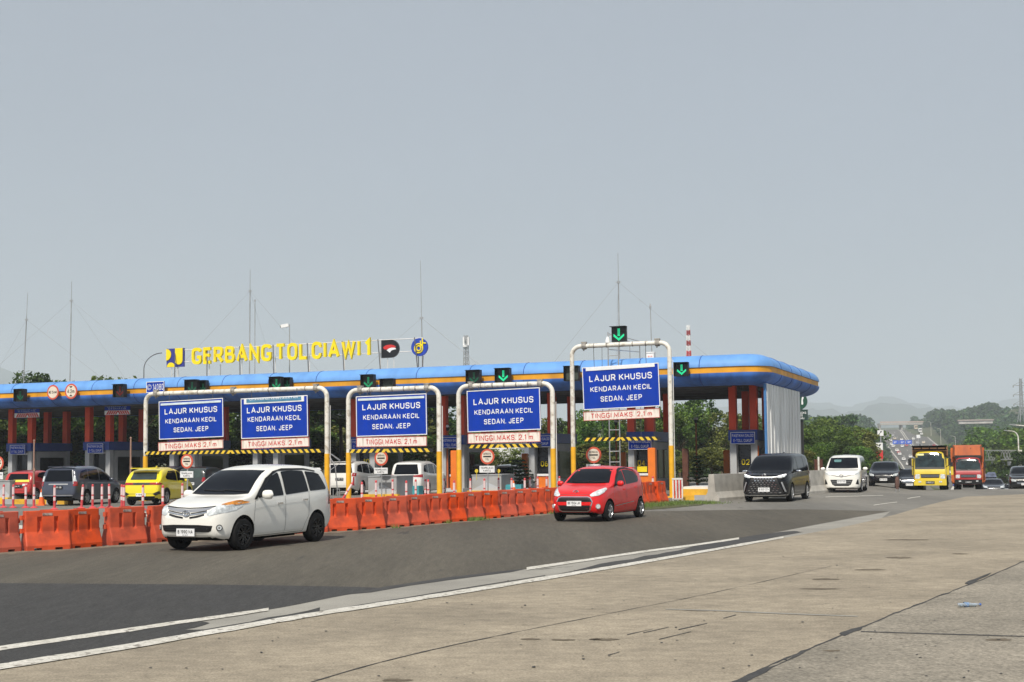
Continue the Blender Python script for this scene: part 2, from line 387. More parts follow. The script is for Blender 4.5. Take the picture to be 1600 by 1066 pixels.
# ------------------------------------------------------------------ the setting: terrain, apron, asphalt, markings, hills, highway
def nodes_mat(name):
    m = bpy.data.materials.new(name); m.use_nodes = True
    return m, m.node_tree, m.node_tree.nodes['Principled BSDF']
def N(nt, t, **kw):
    n = nt.nodes.new(t)
    for k, v in kw.items(): setattr(n, k, v)
    return n
def surf(name, base, patch, fine, rough=.9, patch_scale=.25, fine_scale=40, spots=None, spot_scale=6, spot_cut=.72, stretch=(1, 1, 1), rot=0.0, fine_amt=.35, bump=.25, spec=.3, grain=0, grain_amt=.15):
    """Road surface: base and patch colours in broad blotches, a fine grain over them and dark spots with edges of their own."""
    m, nt, b = nodes_mat(name)
    b.inputs['Roughness'].default_value = rough; b.inputs['Specular IOR Level'].default_value = spec
    tc = N(nt, 'ShaderNodeTexCoord'); mp = N(nt, 'ShaderNodeMapping'); mp.inputs['Scale'].default_value = stretch; mp.inputs['Rotation'].default_value = (0, 0, rot)
    nt.links.new(tc.outputs['Object'], mp.inputs['Vector'])
    n1 = N(nt, 'ShaderNodeTexNoise'); n1.inputs['Scale'].default_value = patch_scale; n1.inputs['Detail'].default_value = 8; n1.inputs['Roughness'].default_value = .62
    nt.links.new(mp.outputs[0], n1.inputs['Vector'])
    r1 = N(nt, 'ShaderNodeValToRGB'); r1.color_ramp.elements[0].position, r1.color_ramp.elements[1].position = .36, .66
    r1.color_ramp.elements[0].color, r1.color_ramp.elements[1].color = (*patch, 1), (*base, 1)
    nt.links.new(n1.outputs['Fac'], r1.inputs['Fac'])
    n2 = N(nt, 'ShaderNodeTexNoise'); n2.inputs['Scale'].default_value = fine_scale; n2.inputs['Detail'].default_value = 5; n2.inputs['Roughness'].default_value = .7
    nt.links.new(tc.outputs['Object'], n2.inputs['Vector'])
    r2 = N(nt, 'ShaderNodeValToRGB'); r2.color_ramp.elements[0].position, r2.color_ramp.elements[1].position = .35, .62
    r2.color_ramp.elements[0].color, r2.color_ramp.elements[1].color = (*fine, 1), (1, 1, 1, 1)
    nt.links.new(n2.outputs['Fac'], r2.inputs['Fac'])
    mx = N(nt, 'ShaderNodeMix', data_type='RGBA', blend_type='MULTIPLY'); mx.inputs[0].default_value = fine_amt
    nt.links.new(r1.outputs[0], mx.inputs[6]); nt.links.new(r2.outputs[0], mx.inputs[7])
    out = mx.outputs[2]
    if grain:
        n4 = N(nt, 'ShaderNodeTexNoise'); n4.inputs['Scale'].default_value = grain; n4.inputs['Detail'].default_value = 4; n4.inputs['Roughness'].default_value = .75
        nt.links.new(mp.outputs[0], n4.inputs['Vector']); r4 = N(nt, 'ShaderNodeMapRange'); r4.inputs[1].default_value, r4.inputs[2].default_value = .32, .68; r4.inputs[3].default_value, r4.inputs[4].default_value = 1 - grain_amt, 1 + grain_amt
        nt.links.new(n4.outputs['Fac'], r4.inputs[0]); m4 = N(nt, 'ShaderNodeMix', data_type='RGBA', blend_type='MULTIPLY'); m4.inputs[0].default_value = 1
        nt.links.new(out, m4.inputs[6]); nt.links.new(r4.outputs[0], m4.inputs[7]); out = m4.outputs[2]
    if spots:
        n3 = N(nt, 'ShaderNodeTexNoise'); n3.inputs['Scale'].default_value = spot_scale; n3.inputs['Detail'].default_value = 3
        nt.links.new(mp.outputs[0], n3.inputs['Vector'])
        r3 = N(nt, 'ShaderNodeValToRGB'); r3.color_ramp.elements[0].position, r3.color_ramp.elements[1].position = spot_cut, spot_cut + .035
        r3.color_ramp.elements[0].color, r3.color_ramp.elements[1].color = (0, 0, 0, 1), (1, 1, 1, 1)
        nt.links.new(n3.outputs['Fac'], r3.inputs['Fac'])
        m2 = N(nt, 'ShaderNodeMix', data_type='RGBA'); nt.links.new(r3.outputs[0], m2.inputs[0])
        nt.links.new(out, m2.inputs[6]); m2.inputs[7].default_value = (*spots, 1); out = m2.outputs[2]
    nt.links.new(out, b.inputs['Base Color'])
    bp = N(nt, 'ShaderNodeBump'); bp.inputs['Strength'].default_value = bump; bp.inputs['Distance'].default_value = .01
    nt.links.new(n2.outputs['Fac'], bp.inputs['Height']); nt.links.new(bp.outputs[0], b.inputs['Normal'])
    return m

S_concrete = surf('apron_concrete', (.42, .362, .275), (.295, .255, .195), (.30, .28, .25), patch_scale=.55, fine_scale=42, spots=(.085, .07, .05), spot_scale=9, spot_cut=.735, stretch=(.7, 1.0, 1), rot=0, fine_amt=.6, grain=5, grain_amt=.20)
S_concrete2 = surf('verge_concrete', (.385, .345, .28), (.265, .24, .195), (.16, .15, .14), patch_scale=.6, fine_scale=26, spots=(.10, .08, .055), spot_scale=7, spot_cut=.72, fine_amt=.6, grain=8, grain_amt=.22)
S_lane = surf('plaza_pavement', (.25, .237, .21), (.17, .163, .147), (.3, .3, .3), patch_scale=.35, fine_scale=24, fine_amt=.5, stretch=(1, .15, 1), rot=TH, spots=(.10, .095, .085), spot_scale=1.3, spot_cut=.69, grain=4, grain_amt=.12)
S_asphalt = surf('asphalt', (.150, .135, .107), (.098, .089, .072), (.20, .20, .20), patch_scale=.42, fine_scale=38, fine_amt=.7, stretch=(1, .10, 1), rot=TH, bump=.5, spots=(.060, .056, .05), spot_scale=2.2, spot_cut=.69, grain=9, grain_amt=.16)
S_asphalt_new = surf('asphalt_dark', (.072, .071, .069), (.058, .058, .058), (.2, .2, .2), patch_scale=.3, fine_scale=38, fine_amt=.7, bump=.5, stretch=(1, .15, 1), rot=TH, grain=9, grain_amt=.2)
S_strip = surf('worn_strip', (.36, .345, .305), (.27, .258, .23), (.4, .4, .4), patch_scale=.6, fine_scale=40)
S_tar = surf('tar_seal', (.055, .055, .057), (.075, .073, .07), (.3, .3, .3), patch_scale=2.0, fine_scale=30)
S_paint = surf('road_paint', (.72, .70, .65), (.55, .53, .47), (.5, .48, .44), patch_scale=1.6, fine_scale=22, spots=(.26, .24, .21), spot_scale=9, spot_cut=.60, fine_amt=.6, grain=14, grain_amt=.15)
S_highway = surf('highway_asphalt', (.145, .135, .12), (.115, .108, .10), (.5, .5, .5), patch_scale=.02, fine_scale=2)
surf_stain = surf('oil_stain', (.13,.105,.075), (.17,.14,.10), (.4,.4,.4), patch_scale=3, fine_scale=20)
S_grass = surf('grass_ground', (.07, .095, .03), (.11, .105, .05), (.35, .35, .3), patch_scale=.05, fine_scale=3, fine_amt=.5)
S_hill = surf('hill_cover', (.05, .07, .03), (.035, .05, .02), (.4, .4, .4), patch_scale=.01, fine_scale=.08, fine_amt=.6)

def sheet(name, pts, z, material, kind='structure'):
    vs = [Vector((p[0], p[1])) for p in pts]; n = len(vs)
    r = delaunay_2d_cdt(vs, [(i, (i + 1) % n) for i in range(n)], [], 1, 1e-5)
    me = bpy.data.meshes.new(name)
    fs = []
    for f in r[2]:
        a, b, c = (r[0][i] for i in f)
        fs.append(f if (b - a).cross(c - a) > 0 else f[::-1])
    me.from_pydata([(v.x, v.y, z) for v in r[0]], [], fs); me.materials.append(material); me.update()
    o = bpy.data.objects.new(name, me); link(o); o['kind'] = kind; return o
def curve_px(pts, n=10):                 # a smooth line through picture points, as picture points
    us = [p[0] for p in pts]; f = pchip([(p[0], p[1]) for p in pts]); xs = np.linspace(us[0], us[-1], n * (len(us) - 1) + 1)
    return [(float(x), float(f(x))) for x in xs]
def gp(pts): return [G(u, v) for u, v in pts]

# terrain: one sheet to the horizon
ys = np.concatenate([np.arange(-60, 50, 10), np.arange(50, 130, 5), np.arange(130, 300, 15), np.arange(300, 1400, 30), np.arange(1400, 2400, 120), np.arange(2400, 7001, 500)])
xs = np.concatenate([np.arange(-4500, -500, 400), np.arange(-500, -60, 40), np.arange(-60, 60, 4), np.arange(60, 520, 20), np.arange(520, 4600, 400)])
XX, YY = np.meshgrid(xs, ys)
ZZ = ground_z(XX, YY) - .35 * smooth(150, 120, YY) - .12
V = np.stack([XX, YY, ZZ], -1).reshape(-1, 3); nx = len(xs)
F = [(j * nx + i, j * nx + i + 1, (j + 1) * nx + i + 1, (j + 1) * nx + i) for j in range(len(ys) - 1) for i in range(nx - 1)]
me = bpy.data.meshes.new('ground'); me.from_pydata(V.tolist(), [], F); me.materials.append(S_grass)
me.polygons.foreach_set('use_smooth', [True] * len(F)); me.update()
link(bpy.data.objects.new('ground', me))['kind'] = 'structure'

# paved plaza: concrete carriageway on the near side, greyer lanes through the gates
def paved(name, x0, x1, y0, y1, step, material, z=0.0, keep=None):
    xs = np.arange(x0, x1 + .01, step); ys = np.arange(y0, y1 + .01, step)
    XX, YY = np.meshgrid(xs, ys); ZZ = ground_z(XX, YY) + z
    V = np.stack([XX, YY, ZZ], -1).reshape(-1, 3); nx = len(xs); F = []
    for j in range(len(ys) - 1):
        for i in range(nx - 1):
            if keep is None or keep(xs[i] + step / 2, ys[j] + step / 2): F.append((j * nx + i, j * nx + i + 1, (j + 1) * nx + i + 1, (j + 1) * nx + i))
    me = bpy.data.meshes.new(name); me.from_pydata(V.tolist(), [], F); me.materials.append(material)
    me.polygons.foreach_set('use_smooth', [True] * len(F)); me.update()
    o = link(bpy.data.objects.new(name, me)); o['kind'] = 'structure'; return o
paved('plaza_pavement', -70, 62, -16, 128, 2, S_lane)

up_line = curve_px([(-600, 1106), (-60, 1024), (0, 1015), (220, 983), (440, 950), (540, 930.5), (600, 921), (660, 912), (720, 904), (800, 893), (1000, 864), (1170, 840), (1240, 827), (1320, 812), (1392, 799)], 6)
low_line = curve_px([(-600, 1146), (-60, 1054), (0, 1044), (200, 1012), (400, 977), (500, 960), (600, 945), (715, 927), (800, 913.5), (940, 890), (1000, 880), (1130, 857), (1240, 838), (1330, 821), (1400, 804), (1455, 788), (1510, 776)], 6)
apron = [Vector((-16, 9.5, 0)), Vector((-16, -14, 0)), Vector((40, -14, 0)), G(2000, 790)] + gp([(1750, 776), (1600, 772.5)]) + gp(low_line[::-1])
sheet('concrete_apron', apron, .004, S_concrete)
bar_foot = [(-600, 940), (-60, 872), (0, 864), (110, 858), (167, 854), (235, 849), (330, 843), (420, 838), (520, 831), (620, 824), (740, 813), (860, 802)]
asph = gp(curve_px(bar_foot, 3)) + gp([(905, 800), (1040, 799), (1140, 797), (1250, 796)]) + gp(up_line[::-1])
sheet('asphalt_lane', asph, .004, S_asphalt)
rng = np.random.default_rng(3)
def ragged(pts, amp, n=6):
    out = []
    for a, b in zip(pts[:-1], pts[1:]):
        for i in range(n):
            t = i / n; out.append((a[0] + (b[0] - a[0]) * t + rng.normal(0, amp), a[1] + (b[1] - a[1]) * t + rng.normal(0, amp * .25)))
    return out + [pts[-1]]
# darker, newer asphalt nearest the camera
newer = [(-600, 908), (-60, 911), (0, 912), (150, 913), (300, 914), (420, 915.5), (560, 918), (604, 920)] + [p for p in up_line[::-1] if p[0] < 600]
sheet('asphalt_patch', gp(newer), .008, S_asphalt_new)
S_sand = surf('edge_sand', (.27, .235, .175), (.17, .15, .115), (.3, .28, .25), patch_scale=1.2, fine_scale=30, fine_amt=.6, grain=6, grain_amt=.2)
ff = curve_px(bar_foot, 4); sheet('edge_sand', gp(ragged([(u, v - .5) for u, v in ff], .5, 2) + ragged([(u, v + 2.6 * (v - 700) / 150) for u, v in ff][::-1], 2.2, 3)), .0062, S_sand)
# strip between the two white lines
strip = [p for p in up_line if p[0] <= 1392] + [p for p in low_line[::-1] if p[0] <= 1400]
sheet('shoulder_strip', gp(strip), .0045, S_strip)
tar1 = [p for p in up_line if p[0] <= 300] + ragged([(300, 970), (330, 975), (290, 985), (330, 983), (420, 966), (500, 950)], 3, 3) + [p for p in [(a, b - 1.5) for a, b in low_line[::-1]] if p[0] <= 505]
sheet('tar_strip', gp(tar1), .008, S_asphalt_new)
sheet('tar_strip', gp([(540, 930), (600, 918), (700, 903), (800, 891.5), (820, 890), (800, 894.5), (700, 907.5), (640, 916), (580, 926.5)]), .009, S_tar)
sheet('tar_strip', gp(ragged([(870, 899), (940, 882), (1010, 870), (1060, 861)], 2, 3) + ragged([(1110, 847), (1180, 836), (1240, 829.5), (1255, 832), (1180, 846), (1080, 863), (1000, 877), (940, 887), (890, 895)], 2, 3)), .009, S_tar)
sheet('tar_strip', gp(ragged([(830, 891), (900, 885), (860, 889)], 2, 3)), .009, S_tar)
sheet('joint_seal', gp([(440, 967), (540, 951), (640, 935), (745, 917.6), (852, 900.6), (852, 899.6), (745, 916.4), (640, 933.6), (540, 949.4), (440, 965)]), .009, S_tar)

def stripe(name, pts, w0, w1, z, material, rough=0.0):
    n = len(pts); A, B = [], []
    for i, (u, v) in enumerate(pts):
        w = w0 + (w1 - w0) * i / (n - 1); A.append((u, v - w / 2 + rng.normal(0, rough))); B.append((u, v + w / 2 + rng.normal(0, rough)))
    return sheet(name, gp(A + B[::-1]), z, material)
stripe('road_marking', [p for p in up_line if p[0] <= 442], 10.5, 4.6, .014, S_paint, .25)
stripe('road_marking', [p for p in up_line if 800 <= p[0] <= 1172], 4.0, 2.6, .014, S_paint, .2)
stripe('road_marking', [p for p in low_line if p[0] <= 1245], 12.5, 3.0, .014, S_paint, .25)
drips = []
S_track = surf('tyre_track', (.098, .087, .068), (.112, .098, .076), (.25, .25, .25), patch_scale=2, fine_scale=30, fine_amt=.6)
# slab joints, patched with tar, on the concrete
seam = curve_px([(1130, 1075), (1215, 1036), (1330, 988), (1420, 951), (1510, 916), (1600, 878), (1680, 846)], 6)
stripe('joint_seal', ragged(seam, .8, 2), 2.4, 1.1, .009, S_tar, .3)
for a in ([(1120, 1080), (1170, 1055), (1215, 1040), (1265, 1014), (1262, 1019), (1235, 1032), (1195, 1052), (1150, 1075)],
          [(1308, 992), (1330, 984), (1350, 980), (1345, 986), (1320, 995)], [(1505, 912), (1530, 902), (1548, 896), (1540, 902), (1515, 914)]):
    sheet('tar_patch', gp(ragged(a + a[:1], 1.5, 3)[:-1]), .010, S_tar)
low_right = seam + [(1800, 790), (1900, 1000), (1500, 1300), (1000, 1150)]
sheet('verge_slab', [G(u, v) for u, v in seam] + [Vector((45, 30, 0)), Vector((40, -14, 0)), Vector((3, -14, 0))], .0065, S_concrete2)
stripe('joint_seal', [(1345, 988.5), (1450, 991.5), (1600, 996), (1700, 999)], 1.6, 1.3, .010, S_tar, .2)
stripe('joint_seal', curve_px([(470, 1072), (580, 1040), (700, 1011), (800, 990)], 8), 1.2, .8, .009, S_tar, .15)
stripe('joint_seal', curve_px([(800, 990), (940, 962), (1100, 930), (1300, 885)], 8), .5, .3, .009, S_tar, .1)
stripe('road_marking', [(1040, 953), (1120, 955), (1200, 959), (1340, 964)], 1.4, 1.2, .009, S_strip, .3)
for (u, v, w, h) in ((1290, 906, 44, 2.6), (1280, 921, 58, 2), (1360, 891, 46, 2), (1405, 872, 40, 2), (1560, 1001, 40, 3.5), (1300, 1018, 26, 3), (830, 1000, 30, 2.4),
                     (880, 1001, 36, 2.4), (945, 1000, 44, 3), (1100, 955, 60, 1.4), (1420, 844, 70, 1.6), (1500, 866, 26, 1.2), (930, 1000, 20, 2), (620, 1064, 50, 4)):
    ring = [(u + w / 2 * math.cos(a) * (1 + rng.normal(0, .12)), v + h / 2 * math.sin(a) * (1 + rng.normal(0, .2))) for a in np.linspace(0, 2 * math.pi, 22)[:-1]]
    sheet('oil_stain', gp(ring), .0085, surf_stain) if 'surf_stain' in globals() else None
for (u, v, du, dv) in ((980, 993, 40, -9), (1005, 990, 40, -9), (1030, 1000, 50, -12), (1060, 985, 45, -10), (950, 1025, 18, -5), (1130, 967, 20, -5)):
    stripe('skid_mark', [(u, v), (u + du / 2, v + dv / 2), (u + du, v + dv)], 1.0, .6, .0088, S_tar, .15)
for k in range(260):
    u, v = rng.uniform(150, 1640), rng.uniform(850, 1062)
    if v < 1050 - .20 * u + 12 or v < 800: continue
    w = rng.uniform(.8, 4.5) * (v - 700) / 250; h = w * rng.uniform(.12, .3)
    ring = [(u + w / 2 * math.cos(a) * (1 + rng.normal(0, .25)), v + h / 2 * math.sin(a) * (1 + rng.normal(0, .25))) for a in np.linspace(0, 2 * math.pi, 8)[:-1]]
    drips.append([G(*q) for q in ring])
me = bpy.data.meshes.new('oil_drips'); V, F = [], []
for r_ in drips:
    F.append(tuple(range(len(V) + len(r_) - 1, len(V) - 1, -1))); V += [(p.x, p.y, .0125) for p in r_]
me.from_pydata(V, [], F); me.materials.append(S_tar); me.update(); o = link(bpy.data.objects.new('oil_drips', me)); o['kind'] = 'stuff'
# grey lane edge where the exit road leaves the plaza
stripe('road_marking', [(1365, 790), (1385, 787), (1402, 785)], .9, .8, .012, S_paint)
stripe('road_marking', [(1418, 779.5), (1428, 777.8), (1438, 776.6)], 1.0, .9, .012, S_paint)
stripe('road_marking', [(1290, 777), (1330, 776), (1380, 774.5)], .8, .6, .012, S_paint)
stripe('road_marking', [(195, 806), (225, 804), (262, 802)], 7, 7, .012, S_paint)
stripe('road_marking', [(30, 826), (45, 825), (60, 824)], 9, 9, .012, S_paint)

# the highway beyond the crest: ribbon laid on the terrain
def ribbon(name, ys, off0, off1, dz, material):
    V, F = [], []
    for Y in ys:
        c = float(road_mid(Y)); z = float(ground_z(np.array(c), np.array(Y)))
        V += [(c + off0, Y, z + dz), (c + off1, Y, z + dz)]
    for i in range(len(ys) - 1): F.append((2 * i, 2 * i + 1, 2 * i + 3, 2 * i + 2))
    me = bpy.data.meshes.new(name); me.from_pydata(V, [], F); me.materials.append(material); me.update()
    o = link(bpy.data.objects.new(name, me)); o['kind'] = 'structure'; return o
hy = np.concatenate([np.arange(128, 300, 15), np.arange(300, 1250, 30)])
ribbon('highway', hy, -16.5, 16.5, .30, S_highway)
for off in (-15.2, -.9, .5, 15.0): ribbon('highway_marking', hy, off, off + .55, .36, S_paint)
for off in (-10.6, -5.8, 5.6, 10.4):
    for k in range(30):
        y0 = 360 + k * 26; ribbon('highway_marking', np.array([y0, y0 + 9]), off, off + .35, .36, S_paint) if k % 2 == 0 else None

# far hills, lost in the haze
def hill(name, u_pts, Y, depth):
    f = pchip(u_pts); us = np.linspace(u_pts[0][0], u_pts[-1][0], 60); V, F = [], []
    prof = [(-1, 0), (-.6, .45), (-.25, .85), (0, 1), (.4, .8), (1, .1)]; k = len(prof)
    for i, u in enumerate(us):
        x = (u - 800) / FPX * Y; top = max(20, zat((x, Y), float(f(u))) + 5 * math.sin(i * 1.7) + 4 * math.sin(i * .73 + 1))
        for q, s in prof: V.append((x + 22 * math.sin(i * 2.1 + q * 3), Y + q * depth, top * s if s else -20))
    for i in range(len(us) - 1):
        for j in range(k - 1): F.append((i * k + j, (i + 1) * k + j, (i + 1) * k + j + 1, i * k + j + 1))
    me = bpy.data.meshes.new(name); me.from_pydata(V, [], F); me.materials.append(S_hill)
    me.polygons.foreach_set('use_smooth', [True] * len(F)); me.update()
    o = link(bpy.data.objects.new(name, me)); o['kind'] = 'structure'
hill('hills', [(-350, 560), (-120, 570), (0, 574), (25, 582), (60, 598), (160, 620), (400, 640), (700, 650)], 5000, 700)
hill('hills', [(1050, 640), (1250, 628), (1330, 634), (1380, 621), (1430, 630), (1480, 636), (1540, 640), (1580, 624), (1640, 628), (1800, 610)], 6400, 700)
hill('hills', [(1100, 650), (1260, 640), (1330, 643), (1395, 630), (1450, 640), (1540, 648), (1700, 640)], 4600, 450)
# ------------------------------------------------------------------ the toll plaza canopy
Z_TOP, Z_ST, Z_SB, Z_BOT = 7.02, 6.33, 6.05, 5.45
DEPTH, LEFT = 17.3, 64.0
canopy = thing('toll_canopy', 'long blue toll gate canopy with amber stripe and rounded end', 'canopy', C0, PZ)
# local frame: +X right across the road, +Y away, origin at the right front corner
def sweep_path(rad=1.25, n=9):
    p = [(-LEFT - 6, 0), ]
    for x in np.arange(-LEFT, -rad, 3.2): p.append((x, 0))
    p += [(-rad + rad * math.sin(a), rad - rad * math.cos(a)) for a in np.linspace(0, math.pi / 2, n)]
    for y in np.arange(rad + 2, DEPTH - rad, 3.2): p.append((0, y))
    p += [(-rad + rad * math.cos(a), DEPTH - rad + rad * math.sin(a)) for a in np.linspace(0, math.pi / 2, n)]
    p += [(-LEFT - 6, DEPTH)]
    return [Vector((x, y)) for x, y in p]
CP = sweep_path()
def fascia(name, prof, material, smooth=50, seam=None):
    """prof: (outward, z) points swept along the canopy's edge."""
    n, k = len(CP), len(prof); V, F = [], []
    for i, p in enumerate(CP):
        t0 = (CP[i] - CP[i - 1]).normalized() if i else (CP[1] - CP[0]).normalized()
        t1 = (CP[i + 1] - CP[i]).normalized() if i < n - 1 else t0
        t = (t0 + t1).normalized(); out = Vector((t.y, -t.x)) / max(.6, t.dot(t0))
        for o, z in prof: V.append((p.x + out.x * o, p.y + out.y * o, z))
    for i in range(n - 1):
        for j in range(k - 1): F.append((i * k + j, (i + 1) * k + j, (i + 1) * k + j + 1, i * k + j + 1))
    b = MB(); b.add(V, F)
    if seam:
        b.mi(1)
        for x in np.arange(-LEFT, -2.5, 3.2): b.tube([(x, -o - .004, z) for o, z in seam], .019, 4)
        for y in np.arange(3.2, DEPTH - 2.5, 3.2): b.tube([(o + .004, y, z) for o, z in seam], .019, 4)
        material = [material, M['band_blue']]
    return b.build(name, material, canopy, smooth=smooth)
up = [(.32 - .95 + .95 * math.cos(a), Z_ST + .03 + (Z_TOP - Z_ST - .03) * math.sin(a)) for a in np.linspace(0, math.pi / 2, 12)]
lo = [(.32 - 1.1 + 1.1 * math.cos(a), Z_SB - (Z_SB - Z_BOT) * math.sin(a)) for a in np.linspace(math.pi / 2, 0, 12)]
fascia('upper_fascia', [(.10, Z_ST + .03)] + up, M['canopy_light'], 50, up)
fascia('amber_stripe', [(.10, Z_SB - .01), (.262, Z_SB + .005), (.262, Z_ST + .025), (.10, Z_ST + .035)], M['amber'], 30)
fascia('lower_fascia', lo + [(.10, Z_SB)], M['canopy_blue'], 50, lo)
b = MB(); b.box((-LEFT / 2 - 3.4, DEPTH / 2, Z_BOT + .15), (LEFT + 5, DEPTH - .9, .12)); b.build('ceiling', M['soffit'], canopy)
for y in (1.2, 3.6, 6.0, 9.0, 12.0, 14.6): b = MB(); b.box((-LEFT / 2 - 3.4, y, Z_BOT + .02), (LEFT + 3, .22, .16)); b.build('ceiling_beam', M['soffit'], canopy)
b = MB(); b.box((-LEFT / 2 - 3.4, DEPTH / 2, Z_TOP - .36), (LEFT + 4, DEPTH - 1.6, .14)); b.build('roof', M['roofing'], canopy)
def cloc(P): d = Vector(P) - C0; return Vector((-d.dot(LD), d.dot(RD), d.z))      # world -> canopy frame
# end wall of ribbed grey sheet
wx = cloc(CL(1195, 1.0)).x
WALL = 10.2; b = MB(); k = 44
for i in range(k):
    y0 = 1.05 + WALL * i / k; y1 = 1.05 + WALL * (i + 1) / k; d = .035 if i % 4 == 0 else 0
    b.box((wx + .06 + d / 2, (y0 + y1) / 2, (Z_BOT + .08) / 2), (.12 + d, y1 - y0, Z_BOT + .06))
b.build('end_wall', M['panel_grey'], canopy)
b = MB(); b.box((wx + .07, .97, (Z_BOT + .1) / 2), (.12, .16, Z_BOT)); b.build('corner_post', mat('trim_blue', (.05, .17, .40), .5), canopy)

# ------------------------------------------------------------------ booths and columns, one island per gate
ISL = [(13, 2.0, 20), (133, 2.0, 18), (265, 1.9, 16), (395, 1.8, 14), (548, 1.6, 10), (688, 1.5, 8), (826, 1.5, 6), (981, 1.45, 4), (1140, 1.45, 2)]
ORD = ['ninth', 'eighth', 'seventh', 'sixth', 'fifth', 'fourth', 'third', 'second', 'first']
OFF = 3.0
booth_at = []
for (u, w, num), od in zip(ISL, ORD):
    P = CL(u, OFF); c = cloc(P); ln = 3.5
    for (dx, dy) in ((0.17, .17), (w - .17, .17), (.17, ln), (w - .17, ln)):
        b = MB(); b.box((c.x + dx, c.y + dy, (Z_BOT + 3.2) / 2 + .06), (.38, .38, Z_BOT - 3.1)); b.build('column', M['red_col'], canopy)
    lab = f'grey toll booth with blue header under the canopy, {od} from the ribbed end wall'
    t = thing('toll_booth', lab, 'toll booth', P, PZ, 'toll booths under the canopy'); booth_at.append((P, w, num))
    for x in (.17, w - .17):
        for yy in (.17, ln): b = MB(); b.box((x, yy, 1.34), (.34, .34, 2.68)); b.build('pillar', M['booth_grey'], t)
    b = MB(); b.box((w / 2, ln / 2 + .1, 2.94), (w + .08, ln + .5, .54)); b.build('header_band', M['band_blue'], t)
    b = MB(); b.box((w / 2, ln / 2 + .25, 1.33), (w - .10, ln - .6, 2.62)); b.build('cabin', M['booth_grey'], t)
    b = MB(); b.box((w / 2, .50, 1.74), (w - .70, .06, 1.56)); b.build('front_window', M['dark_glass'], t)
    b = MB(); b.box((w - .03, ln / 2 + .2, 1.45), (.06, ln - 1.3, 1.55)); b.build('side_window', M['dark_glass'], t); b = MB(); b.box((.03, ln / 2 + .2, 1.45), (.06, ln - 1.3, 1.55)); b.build('side_window', M['dark_glass'], t)
    b = MB(); b.box((w / 2, .44, .90), (w - .68, .14, .12)); b.build('sill', M['sign_white'], t)
    b = MB(); b.box((w / 2, .47, .50), (w - .70, .08, .66)); b.build('front_panel', M['orange_paint'] if num <= 8 else M['booth_grey'], t)
    if num <= 10: text_mesh([(f'{num:02d}', w / 2 - (.12 if num == 4 else 0), 1.52 if num != 10 else 1.75, .42, .30)], 'gate_number', M['letter_yellow'], t, y=.46)
    if num == 4:
        b = MB(); b.box((w / 2 - .08, .445, 1.18), (.56, .03, .30)); b.build('notice', M['letter_yellow'], t)
    b = MB(); b.box((w / 2, .45, 2.50), (w - .72, .05, .12)); b.build('blind_box', M['sign_white'], t)
    b = MB(); b.box((w / 2, ln / 2, .09), (w + .5, ln + 1.6, .18), taper=.96); b.build('island_kerb', M['nose_grey'], t)
    # balance reminder board on the header
    bw = min(w + .1, 1.28 if num != 2 else 1.28)
    s = thing('balance_sign', f'small blue PASTIKAN SALDO board on the {od} booth from the ribbed end wall', 'sign', P + LD * (-(w / 2)), PZ, 'balance reminder boards on the booths')
    dy = -.22; bx = .02
    b = MB(); b.box((bx, dy, 2.78 if num != 4 else 2.55), (bw, .05, .62)); b.build('panel', M['sign_blue'], s)
    z0 = 2.78 if num != 4 else 2.55
    b = MB()
    for z in (z0 + .295, z0 - .295): b.box((bx, dy - .03, z), (bw, .02, .022))
    for x in (bx - bw / 2 + .011, bx + bw / 2 - .011): b.box((x, dy - .03, z0), (.022, .02, .568))
    b.build('border', M['sign_white'], s)
    text_mesh([('PASTIKAN SALDO', bx, z0 + .13, bw * .88, .15), ('E-TOLL CUKUP', bx, z0 - .13, bw * .76, .15)], 'lettering', M['sign_white'], s, y=dy - .026, bold=.13)
# ladder-like service steel and gate hardware on two islands; upright orange guard posts
GP = [(1135, -2.6, .34, 2.15, 'orange'), (1181, .2, .26, 2.35, 'orange'), (1018.5, -.6, .40, 2.30, 'orange'), (974, -3.4, .28, 2.1, 'orange'), (820, -3.4, .34, 2.1, 'orange'), (710, -.6, .36, 2.30, 'orange')]
nms = ['before the first booth from the ribbed wall', 'close against the ribbed end wall', 'before the window of booth 04', 'behind the ladder by booth 04', 'left of booth 06', 'before the window of booth 08']
for (u, off, w, h, c), nm in zip(GP, nms):
    P = CL(u, OFF + off if off > -2 else OFF + 5)
    b = MB(); b.box((0, 0, h / 2), (w, w * .8, h)); b.box((0, 0, h + .015), (w * .9, w * .7, .03))
    meta(b.build('guard_post', M['orange_paint'], None, P, PZ), f'orange square guard post {nm}', 'guard post', 'orange guard posts at the booths')
P = CL(1070.5, OFF - .4); b = MB(); b.box((0, 0, 1.12), (.30, .26, 2.24)); b.box((0, 0, 2.25), (.27, .22, .03))  # an orange guard post; its shade is put into the brown colour
meta(b.build('guard_post', M['brown'], None, P, PZ), 'square guard post, orange darkened to shaded brown, right of the tall gantry leg', 'guard post')

